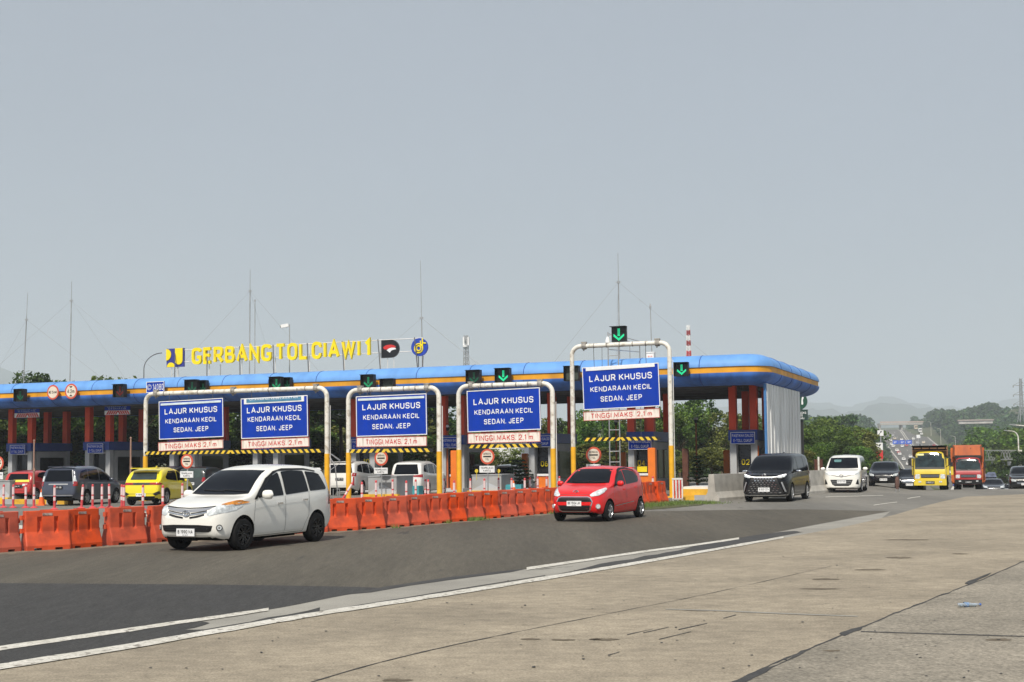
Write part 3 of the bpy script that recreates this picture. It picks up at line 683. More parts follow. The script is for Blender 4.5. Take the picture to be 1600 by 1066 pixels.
# ------------------------------------------------------------------ lane signals in front of the fascia
def arrow_mesh(b, w, bright):
    # down arrow of lamps
    d = .052 * w / .7; y = -.012
    pts = [(0, .24 - .075 * i) for i in range(5)] + [(-.03 + .0, .24 - .075 * i) for i in range(0)]
    dots = []
    for i in range(6): dots += [(-.032, .25 - .062 * i), (.032, .25 - .062 * i)]
    for i in range(6):
        k = i / 5
        for q in (0, .062): dots += [(-.24 + .24 * k, -.02 - .20 * k - q), (.24 - .24 * k, -.02 - .20 * k - q)]
    for x, z in dots: b.lathe([(d * .5, -.03), (d * .5, 0)], (x * w / .7, 0, z * w / .7), 'y', 8)
SIG = [  # u, v, width px, height px, face, back offset, words
    (31, 618, 17, 19, 'dim', -.75, 'left of the round width sign'), (187, 611, 18, 20, 'red', -.75, 'right of the round height sign'),
    (300, 605, 20, 22, 'dim', -.95, 'left of the pair above the left KHUSUS board'), (317, 605, 14, 20, 'dim', -.55, 'right of the pair above the left KHUSUS board'),
    (432, 600, 19, 21, 'mid', -.95, 'left of the pair above the second KHUSUS board'), (449, 600, 13, 19, 'dim', -.55, 'right of the pair above the second KHUSUS board'),
    (576, 597, 20, 22, 'mid', -.75, 'with gold-grey face left above the third KHUSUS board'), (606.5, 602, 21, 19, 'off', -1.6, 'unlit, fixed to the gantry of the third KHUSUS board'),
    (741.5, 590, 21, 22, 'dim', -.75, 'dim, left above the fourth KHUSUS board'), (787.5, 587, 22, 22, 'bright', -.75, 'bright, above the middle of the fourth KHUSUS board'),
    (895.5, 584, 22, 23, 'off', -.75, 'unlit, behind the left leg of the tall gantry'), (1067, 577.5, 20, 21, 'bright', -.75, 'bright, right of the tall gantry'),
]
for u, v, wp, hp, st, off, words in SIG:
    P = CL(u, off); s = FPX / P.y; z = zat(P, v); w, h = wp / s / .93, hp / s
    colr = {'red': 'red'}.get(st, 'green')
    t = thing('lane_signal', f'black square lane signal {words}', 'lane signal', (P.x, P.y, z), PZ, 'lane signals along the canopy')
    b = MB(); b.box((0, .09, 0), (w, .18, h)); b.build('housing', M['led_box'], t)
    b = MB(); b.box((0, -.10, h / 2 + .012), (w + .06, .42, .02)); b.box((-w / 2 - .02, -.05, .0), (.02, .28, h)); b.box((w / 2 + .02, -.05, 0), (.02, .28, h)); b.build('hood', M['black'], t)
    b = MB(); b.bar((0, .18, 0), (0, -off - .35, 0), .07); b.build('bracket', M['steel'], t)
    if st != 'off':
        b = MB(); arrow_mesh(b, min(w, h) * .92, st); b.build('arrow', {'dim': M['led_dim'], 'mid': M['led_mid'], 'bright': M['led_bright'], 'red': M['led_red']}[st], t)
    else:
        b = MB(); b.box((0, -.006, 0), (w * .8, .01, h * .8)); b.build('face', mat('signal_face', (.05, .065, .05), .6, var=.4, scale=12), t)

# ------------------------------------------------------------------ round and square boards on the fascia
def disc_sign(t, r, z, rim=.14, y=0.0):
    b = MB(); b.lathe([(r, y + .03), (r, y)], (0, 0, z), 'y', 36); b.build('rim', M['ring_red'], t)
    b = MB(); b.lathe([(r * (1 - rim * 1.5), y), (r * (1 - rim * 1.5), y - .008)], (0, 0, z), 'y', 36); b.build('disc', mat('sign_cream', (.74, .66, .55), .6, var=.1), t)
for u, v, r_, txt, nm in ((81.5, 613, 11.5, '2.5m', 'width'), (110, 611.5, 12, '4.2m', 'height')):
    P = CL(u, -.62); s = FPX / P.y; z = zat(P, v); r = r_ / s
    t = thing('limit_sign', f'round red-rimmed {nm} limit sign reading {txt} on the canopy edge', 'traffic sign', (P.x, P.y, z), PZ)
    disc_sign(t, r, 0); a = .26 * r
    text_mesh([(txt, 0, 0, 1.0 * r if nm == 'width' else 1.15 * r, .36 * r if nm == 'width' else .5 * r)], 'lettering', M['black'], t, y=-.010)
    b = MB(); e = .66 * r
    if nm == 'width':
        for q in (-1, 1): b.prism([(q * e - .0, -.2 * r), (q * e, .2 * r), (q * (e - .22 * r), 0)][::-q], -.016, -.009)
    else:
        for q in (-1, 1): b.prism([(-.28 * r, q * e), (.28 * r, q * e), (0, q * (e - .24 * r))][::q] if q < 0 else [(-.28 * r, q * e), (0, q * (e - .24 * r)), (.28 * r, q * e)], -.016, -.009)
    b.build('arrow', M['black'], t)
    b = MB(); b.bar((0, .03, 0), (0, .5, 0), .06); b.build('bracket', M['steel'], t)
P = CL(242.5, -.62); s = FPX / P.y; z = zat(P, 605); w, h = 30 / s / .88, 17.5 / s
t = thing('phone_sign', 'small blue board reading 14080 on the canopy edge', 'sign', (P.x, P.y, z), PZ)
b = MB(); b.box((0, 0, 0), (w, .05, h)); b.build('panel', M['sign_blue'], t)
b = MB()
for q in (-1, 1): b.box((0, -.03, q * (h / 2 - .02)), (w, .02, .035)); b.box((q * (w / 2 - .02), -.03, 0), (.035, .02, h - .07))
b.build('border', M['sign_white'], t)
text_mesh([('14080', .155 * w, 0, .58 * w, .56 * h)], 'lettering', M['sign_white'], t, y=-.026, bold=.15, gap=.34)
b = MB(); b.tube([(-.34 * w + .07 * w * math.cos(a), -.035, .07 * w * math.sin(a)) for a in np.linspace(.6, 5.6, 14)], .014, 5); b.build('emblem_mark', M['sign_white'], t)
b = MB(); b.tube([(-.34 * w + .12 * w * math.cos(a), -.035, .12 * w * math.sin(a)) for a in np.linspace(0, 2 * math.pi, 25)], .014, 5); b.build('emblem', M['sign_white'], t)
b = MB(); b.bar((0, .03, 0), (0, .5, 0), .06); b.build('bracket', M['steel'], t)
# hanging lane boards with a chevron edge, under the soffit at the left gates
for u, v0, v1, v2, nm in ((41.5, 637, 645, 652.5, 'leftmost'), (183, 633, 641, 648, 'second')):
    P = CL(u, 1.6); s = FPX / P.y; w = 38 / s / .78; z0, z1, z2 = (zat(P, v) for v in (v0, v1, v2))
    t = thing('gate_sign', f'blue lane board with red chevron edge under the canopy, {nm} gate from the left', 'sign', (P.x, P.y, z1), PZ)
    b = MB(); b.box((0, 0, (z0 - z1) / 2), (w, .05, z0 - z1)); b.build('panel', M['sign_blue'], t)
    b = MB(); b.box((0, 0, (z2 - z1) / 2 - .01), (w, .05, z1 - z2 - .02)); b.build('chevron_board', M['sign_white'], t)
    b = MB(); hh = z1 - z2 - .06
    for q in (-1, 1):
        for i in range(5):
            x = q * (.18 + i * (w / 2 - .2) / 4.6); b.prism([(x, -.04 - hh), (x + .12, -.04 - hh), (x + .12 - q * .16, -.04), (x - q * .16, -.04)], -.034, -.027)
    b.build('chevron', M['sign_red'], t)
    text_mesh([('GERBANG TOL', 0, (z0 - z1) * .72, w * .8, .11), ('OTOMATIS', 0, (z0 - z1) * .3, w * .7, .10)], 'lettering', mat('sign_pale_blue', (.35, .42, .62), .5), t, y=-.03)
    b = MB(); b.bar((-w * .4, 0, z0 - z1), (-w * .4, 0, Z_BOT + .2 - z1), .03); b.bar((w * .4, 0, z0 - z1), (w * .4, 0, Z_BOT + .2 - z1), .03); b.build('hanger', M['steel'], t)

# ------------------------------------------------------------------ roof letters and emblems
ROFF = 1.1
def roofpt(u, v): P = CL(u, ROFF); return P, zat(P, v)
PA, zA = roofpt(300, 571.5); PB, zB = roofpt(583, 556.5)
t = thing('roof_lettering', 'yellow raised letters GERBANG TOL CIAWI 1 standing on the canopy', 'lettering', (PA.x, PA.y, 0), PZ)
Lx = (PB - PA).length; zb = (zA + zB) / 2
for word, u0, u1 in (('GERBANG', 300, 427), ('TOL', 431.5, 484), ('CIAWI', 488, 566), ('1', 571, 582)):
    P0, P1 = CL(u0 + 1, ROFF), CL(u1 - 1.6, ROFF); x0, x1 = (P0 - PA).length, (P1 - PA).length
    text_mesh([(word, (x0 + x1) / 2, zb + .52, x1 - x0, 1.02)], 'word', M['letter_yellow'], t, depth=.16, bold=.19, gap=.22)
frame = thing('letter_frame', 'thin white steel frame with dark struts holding the roof letters', 'frame', (PA.x, PA.y, 0), PZ)
b = MB()
for z in (zb + .22, zb + .95): b.tube([(-1.6, .12, z), (Lx + 3.2, .12, z)], .028, 6)
for x in np.arange(-1.2, Lx + 3.4, 2.35): b.tube([(x, .12, Z_TOP - .1), (x, .12, zb + 1.0)], .026, 6)
b.build('rail', M['white_rail'], frame)
b = MB()
for x in np.arange(-1.0, Lx + 3.4, 2.35): b.tube([(x - .35, .10, zb + 1.0), (x + .25, -.75, Z_TOP - .05)], .03, 6)
b.build('strut', M['wire'], frame)
# square yellow and blue ministry emblem
P, z1 = roofpt(272.5, 544.5); s = FPX / P.y; _, z0 = roofpt(272.5, 573.5); hh = z1 - z0; ww = 26 / s / .80
t = thing('square_emblem', 'square yellow and dark blue emblem at the left end of the roof letters', 'emblem', (P.x, P.y, z0), PZ)
b = MB(); b.box((0, .08, hh / 2), (ww, .12, hh)); b.build('backing', mat('emblem_blue', (.035, .045, .26), .5), t)
b = MB(); x0 = -ww / 2
b.prism([(x0, hh * .98)] + [(x0, hh * .36)] + arc(x0, hh * .67, hh * .31, -90, 90, 14)[1:-1], -.03, .02)
b.prism([(x0 + ww * .05, 0)] + [(x0 + ww * .05 + ww * .44, 0)] + arc(x0 + ww * .27, 0, ww * .22, 0, 180, 14)[1:-1], -.03, .02)
b.prism([(ww * .02, hh), (ww * .02, hh * .36)] + arc(ww * .235, hh * .36, ww * .215, 180, 360, 14)[1:-1] + [(ww * .45, hh * .36), (ww * .45, hh)], -.03, .02)
b.build('emblem', M['letter_yellow'], t)
b = MB(); b.tube([(-.3, .1, 0), (-.3, .1, Z_TOP - .1 - z0)], .02, 5); b.tube([(.2, .1, 0), (.2, .1, Z_TOP - .1 - z0)], .02, 5); b.build('leg', M['white_rail'], t)
# black D emblem with red and white wing
P, z1 = roofpt(610, 531); s = FPX / P.y; _, z0 = roofpt(610, 559); hh = z1 - z0; ww = 26.5 / s / .86
t = thing('wing_emblem', 'black D-shaped emblem with a red and white wing on the canopy', 'emblem', (P.x, P.y, z0), PZ)
b = MB(); b.prism([(-ww / 2, hh), (-ww / 2, 0)] + arc(ww / 2 - hh / 2, hh / 2, hh / 2, -90, 90, 20), 0, .14); b.build('plate', mat('emblem_black', (.012, .013, .016), .35), t)
b = MB(); b.prism(chaikin([(-ww * .40, hh * .56), (-ww * .25, hh * .44), (-.02 * ww, hh * .52), (ww * .32, hh * .55), (ww * .36, hh * .60), (.15 * ww, hh * .72), (-.15 * ww, hh * .72), (-.3 * ww, hh * .66)], 1, True), -.03, -.005); b.build('red_wing', M['sign_red'], t)
b = MB(); b.prism([(-ww * .18, hh * .42), (0, hh * .27), (ww * .10, hh * .40), (ww * .36, hh * .46), (ww * .30, hh * .54), (ww * .10, hh * .55), (-.05 * ww, hh * .51)], -.031, -.004); b.build('white_wing', M['sign_white'], t)
b = MB(); b.tube([(-.2, .1, 0), (-.2, .1, Z_TOP - .1 - z0)], .02, 5); b.tube([(.2, .1, 0), (.2, .1, Z_TOP - .1 - z0)], .02, 5); b.build('leg', M['white_rail'], t)
# blue disc with yellow loop
P, zc = roofpt(656, 542.5); s = FPX / P.y; r = 14.2 / s
t = thing('round_emblem', 'round blue emblem with a yellow loop at the right end of the letters', 'emblem', (P.x, P.y, zc), PZ)
b = MB(); b.lathe([(r, .12), (r, 0)], (0, 0, 0), 'y', 40); b.build('disc', mat('emblem_disc_blue', (.02, .06, .42), .4), t)
b = MB()
for rr, tw in ((.50 * r, .075 * r), (.27 * r, .075 * r)):
    b.tube([(-.06 * r + rr * math.cos(a), -.02, -.14 * r + rr * math.sin(a)) for a in np.linspace(0, 2 * math.pi, 32)], tw, 6)
b.bar((.42 * r, -.02, -.14 * r), (.42 * r, -.02, .95 * r), .13 * r, .06); b.bar((.20 * r, -.021, -.14 * r), (.20 * r, -.021, .70 * r), .12 * r, .06); b.bar((.42 * r, -.021, .46 * r), (.86 * r, -.021, .40 * r), .06, .13 * r)
b.build('loop', M['letter_yellow'], t)
b = MB(); b.tube([(-.1, .1, -r), (-.1, .1, Z_TOP - .1 - zc)], .025, 5); b.tube([(.2, .08, -r), (.45, -.5, Z_TOP - .05 - zc)], .03, 5); b.build('leg', M['wire'], t)
# bent pipe left of the emblem
P, _ = roofpt(224, 588); zt = zat(P, 553); b = MB()
b.tube([(0, 0, Z_TOP - .15)] + [(1.35 - 1.35 * math.cos(a), 0, zt - .95 + .95 * math.sin(a)) for a in np.linspace(0, math.pi / 2, 10)], .028, 6)
meta(b.build('bent_pipe', M['wire'], None, (P.x, P.y, 0), PZ), 'thin dark bent pipe curving up from the roof to the square emblem', 'pipe')

# ------------------------------------------------------------------ masts, cameras and small gear on the roof
def mast(u0, vb, u1, vt, vg, guys, words, off=7.0, r=.036):
    P = CL(u0, off); zt = zat(P, vt); zg = zat(P, vg); lean = (u1 - u0) / FPX * P.y
    t = thing('antenna_mast', f'thin grey antenna mast with guy wires {words}', 'mast', (P.x, P.y, Z_TOP - .1), PZ, 'guyed masts on the canopy roof'); z0 = Z_TOP - .1
    k = (zg - z0) / (zt - z0)
    b = MB(); b.tube([(0, 0, 0), (lean * k, 0, zg - z0)], r, 7); b.tube([(lean * k, 0, zg - z0), (lean, 0, zt - z0)], r * .65, 6, r * .4); b.build('pole', M['mast'], t)
    b = MB(); b.lathe([(r * 2.2, -.06), (r * 2.2, .06)], (lean * k, 0, zg - z0), 'z', 8); b.bar((lean * k - .18, 0, zg - z0), (lean * k + .18, 0, zg - z0), .03); b.build('collar', M['steel'], t)
    for gx, gy in guys:
        b = MB(); b.tube([(lean * k, 0, zg - z0), (gx, gy, .1)], .0055, 4); b.build('guy_wire', M['mast'], t)
mast(35, 594, 41.5, 458, 500, ((-4.5, 1), (2.6, -3), (6.5, 2)), 'leaning at the left end of the roof')
mast(108, 590, 109.5, 440, 470, ((-7, -2), (8.0, 1), (1.5, 5)), 'standing right of the leaning mast')
mast(389.5, 580, 390.5, 422, 455, ((-5.2, -2), (5.2, 1), (-1.0, 5)), 'behind the letters of BANG')
mast(661, 566, 658.5, 407, 497, ((-4.2, -1), (3.4, 3), (5.2, -2)), 'behind the round blue emblem')
mast(970, 557, 970.2, 396, 441, ((-3.6, -2), (-1.5, 4), (5.6, 1)), 'behind the signal of the tall gantry')
P = CL(1021, 5); zt = zat(P, 472); t = thing('whip_antenna', 'slim whip antenna with a white box at its foot on the roof', 'antenna', (P.x, P.y, Z_TOP - .1), PZ)
b = MB(); b.tube([(0, 0, 0), (-.05, 0, zt - Z_TOP)], .035, 6, .02); b.lathe([(.05, 0), (.06, .15), (.02, .3)], (-.05, 0, zt - Z_TOP - .3), 'z', 8); b.build('pole', M['mast'], t)
b = MB(); b.box((0, -.2, .42), (.42, .4, .56)); b.box((0, -.2, .72), (.5, .48, .05)); b.build('equipment_box', M['sign_white'], t)
b = MB()
for i in (-1, 0, 1): b.box((i * .1, -.41, .5), (.04, .012, .07))
b.build('marking', M['sign_red'], t)
P = CL(449, 2.2); zt = zat(P, 507); t = thing('roof_camera', 'white surveillance camera on a slim pole above the word TOL', 'camera', (P.x, P.y, Z_TOP - .1), PZ)
b = MB(); b.tube([(.15, 0, 0), (.15, 0, zt - Z_TOP + .1)], .03, 6); b.bar((.15, 0, zt - Z_TOP + .0), (-.1, 0, zt - Z_TOP - .05), .06); b.build('pole', M['mast'], t)
b = MB(); b.bar((.05, .06, zt - Z_TOP + .06), (-.38, -.12, zt - Z_TOP - .02), .2, .19); b.build('housing', M['sign_white'], t)
b = MB(); b.bar((-.36, -.11, zt - Z_TOP - .03), (-.41, -.13, zt - Z_TOP - .04), .16, .15); b.build('lens', M['black'], t)
for u, v0, nm in ((344, 571, 'small'), (398, 540, 'thin')):
    P = CL(u, 9); zt = zat(P, v0 - (70 if nm == 'thin' else 0)); b = MB(); b.tube([(0, 0, 0), (0, 0, max(.7, zt - Z_TOP))], .03, 6); b.lathe([(.05, 0), (.05, .12)], (0, 0, max(.7, zt - Z_TOP)), 'z', 8)
    meta(b.build('roof_pole', M['mast'], None, (P.x, P.y, Z_TOP - .05), PZ), f'{nm} grey pole standing on the roof behind the letters', 'pole')
# service scaffold behind the tall gantry
P = CL(985, 2.0); zt = zat(P, 526); t = thing('roof_ladder', 'grey steel ladder rising above the canopy edge behind the tall gantry', 'ladder', (P.x, P.y, 0), PZ)
b = MB()
for x in (-.25, .30): b.tube([(x, -2.9, 0), (x, -2.9, zt)], .035, 6)
for i in range(int(zt / .55)): b.tube([(-.25, -2.9, .5 + i * .55), (.30, -2.9, .5 + i * .55)], .022, 5)
b.build('ladder', M['steel'], t)
b = MB(); b.tube([(.3, -2.9, zt - .2), (.3, 1.0, zt - .2), (.3, 1.0, Z_TOP)], .025, 5); b.tube([(-.25, -2.9, zt - .9), (.95, -1.2, Z_TOP + .35), (.95, -1.2, Z_TOP)], .025, 5); b.tube([(-.25, -2.9, zt - .05), (-.25, 1.0, zt - .2), (-.25, 1.0, Z_TOP)], .025, 5); b.build('handrail', M['steel'], t)
# ------------------------------------------------------------------ pipe gantries over the lanes, their boards and bars
def gantry(uL, uR, Yc, vtube, vyel, words, zfoot=0.0, nodes=3):
    """Two-legged pipe portal between picture columns uL and uR; returns its frame: origin (right leg foot is +X)."""
    uc = (uL + uR) / 2; P = D(uc, 760, Yc); P.z = 0
    a = onplane(uL, 700, P, RD); b_ = onplane(uR, 700, P, RD)
    xa, xb = (a - P).dot(-LD), (b_ - P).dot(-LD); zt = zat(P, vtube); zy = zat(P, vyel); r = .105
    t = thing('pipe_gantry', words, 'gantry', P, PZ, 'white pipe gantries over the lanes')
    xa += r * .5; xb -= r * .5; q = .42
    pts = [(xa, 0, zy)] + [(xa + q - q * math.cos(k), 0, zt - q + q * math.sin(k)) for k in np.linspace(0, math.pi / 2, 8)] + \
          [(xb - q + q * math.sin(k), 0, zt - q + q * math.cos(k)) for k in np.linspace(0, math.pi / 2, 8)] + [(xb, 0, zy)]
    b = MB(); b.tube(pts, r, 14); b.build('pipe_frame', M['pipe_white'], t, smooth=50)
    for x in (xa, xb):
        b = MB(); b.lathe([(r + .012, 0), (r + .012, zy)], (x, 0, 0), 'z', 14); b.box((x, 0, .03), (.42, .42, .06)); b.build('yellow_leg', M['yellow_post'], t, smooth=50)
    mc = mat('clamp_dirty', (.33, .31, .28), .6, var=.4, scale=8); xs = [xa + .62, xb - .55] if nodes == 2 else [xa + .62, (xa + xb) / 2, xb - .55]
    for x in xs:
        b = MB(); b.lathe([(r + .05, -.10), (r + .06, -.05), (r + .06, .05), (r + .05, .10)], (x, 0, zt), 'x', 12); b.box((x, -.03, zt + r + .06), (.26, .16, .06)); b.box((x - .03, 0, zt - r - .05), (.05, .05, .14)); b.build('clamp', mc, t)
    for x in np.linspace(xa + 1.1, xb - 1.1, 5): b = MB(); b.lathe([(r + .012, -.025), (r + .012, .025)], (x, 0, zt), 'x', 12); b.build('joint_ring', mc, t)
    b = MB(); b.tube([(xb + .14, .05, .3), (xb + .14, .05, zt - .8)], .018, 5); b.build('conduit', M['white_rail'], t)
    return t, P, xa, xb, zt
def rect(P, u0, u1, v0, v1):
    um, vm = (u0 + u1) / 2, (v0 + v1) / 2
    x0 = (onplane(u0, vm, P, RD) - P).dot(-LD); x1 = (onplane(u1, vm, P, RD) - P).dot(-LD)
    z1 = onplane(um, v0, P, RD).z; z0 = onplane(um, v1, P, RD).z
    return x0, x1, z0, z1
def lane_board(P, u0, u1, v0, v1, zt, words, tilt=0.0, top='strip', dy=-.14):
    x0, x1, z0, z1 = rect(P, u0, u1, v0, v1); w, h = x1 - x0, z1 - z0
    c = P - LD * ((x0 + x1) / 2) + RD * dy
    t = thing('lane_sign', words, 'road sign', (c.x, c.y, (z0 + z1) / 2), PZ, 'blue lane boards hung from the gantries')
    t.rotation_euler = (0, R(tilt), PZ)
    b = MB(); b.box((0, 0, 0), (w, .05, h)); b.build('panel', M['sign_blue'], t)
    b = MB(); e = .035
    for q in (-1, 1): b.box((0, -.03, q * (h / 2 - e / 2)), (w, .024, e)); b.box((q * (w / 2 - e / 2), -.03, 0), (e, .024, h - 2 * e))
    b.build('border', M['sign_white'], t)
    k = h
    lines = [('LAJUR KHUSUS', 0, h * (.225 if top != 'poster' else .20), w * .82, h * .150), ('KENDARAAN KECIL', 0, -h * .03, w * .80, h * .120), ('SEDAN. JEEP', .0, -h * .265, w * .54, h * .125)]
    text_mesh(lines, 'lettering', M['sign_white'], t, y=-.026)
    if top == 'strip':
        b = MB(); b.box((0, -.035, h / 2 - .15), (w * .94, .03, .10)); b.build('sticker_strip', mat('strip_pale', (.66, .76, .82), .5, var=.15, scale=2), t)
    if top == 'wide':
        b = MB(); b.box((0, -.035, h / 2 - .10), (w * .90, .03, .15)); b.build('sticker_strip', M['sign_white'], t)
    if top == 'poster':
        b = MB(); b.box((0, -.035, h / 2 - .14), (w * .90, .03, .27)); b.build('poster_frame', M['sign_white'], t)
        b = MB(); b.box((0, -.055, h / 2 - .13), (w * .82, .012, .17)); b.build('poster', mat('poster_blue', (.07, .22, .36), .5, var=.3, scale=3), t)
        text_mesh([('UTAMAKAN KESELAMATAN', 0, h / 2 - .08, w * .72, .075)], 'poster_lettering', M['sign_white'], t, y=-.062)
    b = MB()
    for q in (-1, 1): b.tube([(q * w * .34, 0, h / 2), (q * w * .34, -dy * .0, zt - (z0 + z1) / 2)], .014, 5)
    b.build('hanger', M['wire'], t)
    return x0, x1, z0, z1
def height_board(P, u0, u1, v0, v1, words, txt='TINGGI MAKS. 2,1 m', tilt=0.0, tw=.80):
    x0, x1, z0, z1 = rect(P, u0, u1, v0, v1); w, h = x1 - x0, z1 - z0; c = P - LD * ((x0 + x1) / 2) + RD * -.16
    t = thing('height_sign', words, 'road sign', (c.x, c.y, (z0 + z1) / 2), PZ, 'height limit boards under the lane boards'); t.rotation_euler = (0, R(tilt), PZ)
    b = MB(); b.box((0, 0, 0), (w, .035, h)); b.build('panel', M['plate_white'], t)
    b = MB(); e = .025
    for q in (-1, 1): b.box((0, -.022, q * (h / 2 - e / 2)), (w, .012, e)); b.box((q * (w / 2 - e / 2), -.022, 0), (e, .012, h - 2 * e))
    b.build('border', mat('faded_red', (.50, .12, .10), .6, var=.25, scale=5), t)
    text_mesh([(txt, 0, 0, w * tw, h * .52)], 'lettering', M['sign_red'], t, y=-.018, bold=.15)
    b = MB()
    for q in (-1, 1): b.tube([(q * w * .36, .01, h / 2), (q * w * .36, .02, h / 2 + .10)], .012, 5)
    b.build('hanger', M['wire'], t)
def clear_bar(P, u0, v0, u1, v1, zt, words, thick=.155):
    A, B = onplane(u0, v0, P, RD), onplane(u1, v1, P, RD); xa, xb = (A - P).dot(-LD), (B - P).dot(-LD); za, zb = A.z, B.z
    zm = (za + zb) / 2; c = P + RD * -.10
    t = thing('clearance_bar', words, 'barrier bar', (c.x, c.y, zm), PZ, 'striped clearance bars under the gantries')
    w = xb - xa; h = thick
    b = MB(); b.box(((xa + xb) / 2, 0, 0), (w, .05, h)); b.build('bar', M['black'], t)
    n = int(w / .30); b = MB(); mid = (xa + xb) / 2; st = w / n
    for i in range(n):
        x = xa + i * st; q = 1 if x + st / 2 < mid else -1
        lo_, hi_ = (x, x + q * h * 1.0)
        a = [(x + .02, -h / 2), (x + .02 + st * .50, -h / 2), (x + .02 + st * .50 + q * h * .8, h / 2), (x + .02 + q * h * .8, h / 2)]
        a = [(min(max(p, xa), xb), z) for p, z in a]
        b.prism(a, -.034, -.027)
    b.build('stripe', mat('stripe_yellow', (.80, .55, .04), .5, var=.12, scale=4), t)
    b = MB()
    for q in (.25, .75): b.tube([(xa + w * q, 0, h / 2), (xa + w * q, .06, zt - zm)], .011, 5)
    b.build('hanger', M['wire'], t)

g1, P1, xa, xb, zt1 = gantry(226, 512.5, 60, 611, 711, 'wide white pipe gantry with yellow legs carrying two blue boards')
lane_board(P1, 252, 352, 625, 685, zt1, 'blue LAJUR KHUSUS board with pale top strip, left on the wide gantry', -1.2)
lane_board(P1, 380, 484, 620.5, 684, zt1, 'blue LAJUR KHUSUS board with a cut-off poster along its top', -1.0, 'poster')
height_board(P1, 251, 352, 689, 703, 'red and white TINGGI MAKS board, left on the wide gantry', 'TINGGI MAKS 2,1 m', -1.6)
height_board(P1, 380.5, 486, 685.5, 700, 'red and white TINGGI MAKS board below the poster-topped blue board', tilt=-1.2)
clear_bar(P1, 229, 709.5, 508, 703, zt1, 'long yellow and black bar under the wide gantry')
g2, P2, xa, xb, zt2 = gantry(543, 688, 56, 608, 706.5, 'narrow white pipe gantry right of the wide gantry', nodes=2)
lane_board(P2, 559.5, 669.5, 617.5, 681, zt2, 'blue LAJUR KHUSUS board with pale strip on the second gantry from the left', -.6)
height_board(P2, 560, 669.5, 682.5, 698, 'red and white TINGGI MAKS board on the second gantry from the left', tw=.73)
clear_bar(P2, 548, 705.5, 678, 703, zt2, 'yellow and black bar under the second gantry from the left')
g3, P3, xa, xb, zt3 = gantry(715.5, 866, 56, 601.5, 702, 'narrow white pipe gantry left of the tall gantry', nodes=2)
lane_board(P3, 732.5, 846.5, 608.5, 673.5, zt3, 'plain blue LAJUR KHUSUS board without a top strip', -1.0, 'none')
height_board(P3, 733.5, 846.5, 676, 692, 'red and white TINGGI MAKS board below the plain blue board', tilt=-.5)
clear_bar(P3, 734, 698.5, 847, 695.5, zt3, 'yellow and black bar left of the tall gantry')
g4, P4, xa, xb, zt4 = gantry(894, 1050.5, 59, 538.5, 697.5, 'tall white pipe gantry with yellow legs standing right of the others', nodes=2)
lane_board(P4, 912.5, 1032, 571, 638, zt4, 'blue LAJUR KHUSUS board hung high on the tall gantry', -1.5, 'wide')
height_board(P4, 913.5, 1032.5, 641, 655.5, 'red and white TINGGI MAKS board on the tall gantry', tilt=-1.3)
clear_bar(P4, 914, 688, 1033, 684, zt4, 'yellow and black bar under the tall gantry')
# signal and small camera on the tall gantry
x0, x1, z0, z1 = rect(P4, 955.5, 978.5, 511, 534); w, h = x1 - x0, z1 - z0; c = P4 - LD * ((x0 + x1) / 2)
t = thing('lane_signal', 'black lane signal with bright green arrow on top of the tall gantry', 'lane signal', (c.x, c.y, (z0 + z1) / 2), PZ)
b = MB(); b.box((0, .08, 0), (w, .16, h)); b.build('housing', M['led_box'], t)
b = MB(); b.box((0, -.08, h / 2 + .012), (w + .06, .36, .02)); b.build('hood', M['black'], t)
b = MB(); arrow_mesh(b, w * .95, 'bright'); b.build('arrow', M['led_bright'], t)
b = MB(); b.bar((0, .08, -h / 2), (0, .06, zt4 - (z0 + z1) / 2), .08); b.build('bracket', M['steel'], t)
x0, x1, z0, z1 = rect(P4, 946, 953, 530, 537); c = P4 - LD * ((x0 + x1) / 2)
t = thing('dome_camera', 'small white dome camera beside the signal on the tall gantry', 'camera', (c.x, c.y, z0), PZ)
b = MB(); b.lathe([(.02, .0), (.12, .03), (.11, .16), (.05, .30), (.02, .33)], (0, 0, 0), 'z', 14); b.build('housing', M['sign_white'], t, smooth=40)
b = MB(); b.tube([(0, .0, .3), (.08, .03, .38), (.22, .05, .36), (.3, .06, .22)], .015, 5); b.build('arm', M['steel'], t)

# ------------------------------------------------------------------ island noses with GERBANG TOL discs
def nose(u0, u1, v0, v1, words, pts=True, yc=None):
    um = (u0 + u1) / 2; P = G(um, v1); s = FPX / P.y; h = zat(P, v0); w = (u1 - u0) / s
    t = thing('island_nose', words, 'concrete block', P, PZ, 'concrete noses of the toll islands')
    b = MB(); b.box((0, .9, h / 2), (w * .9, 1.8, h)); b.box((0, .9, h + .02), (w * .93, 1.86, .05)); b.build('block', M['nose_grey'], t)
    b = MB(); b.prism([(-w * .44, .12), (w * .40, .12), (w * .44, h * .30), (w * .02, h * .62), (-w * .02, h * .62), (-w * .44, h * .24)], -.012, .004); b.build('chevron', M['nose_pale'], t)
    b = MB(); b.box((0, -.10, .09), (w * 1.1, .28, .18)); b.build('kerb', M['kerb_yellow'], t)
    return P, h
nose(-14, 20, 752, 783, 'grey concrete island nose at the left edge of the plaza')
nose(570, 625, 745, 778, 'grey concrete island nose with pale chevron behind the water barriers, left')
nose(733, 788, 743, 772, 'grey concrete island nose with pale chevron left of the red hatchback')
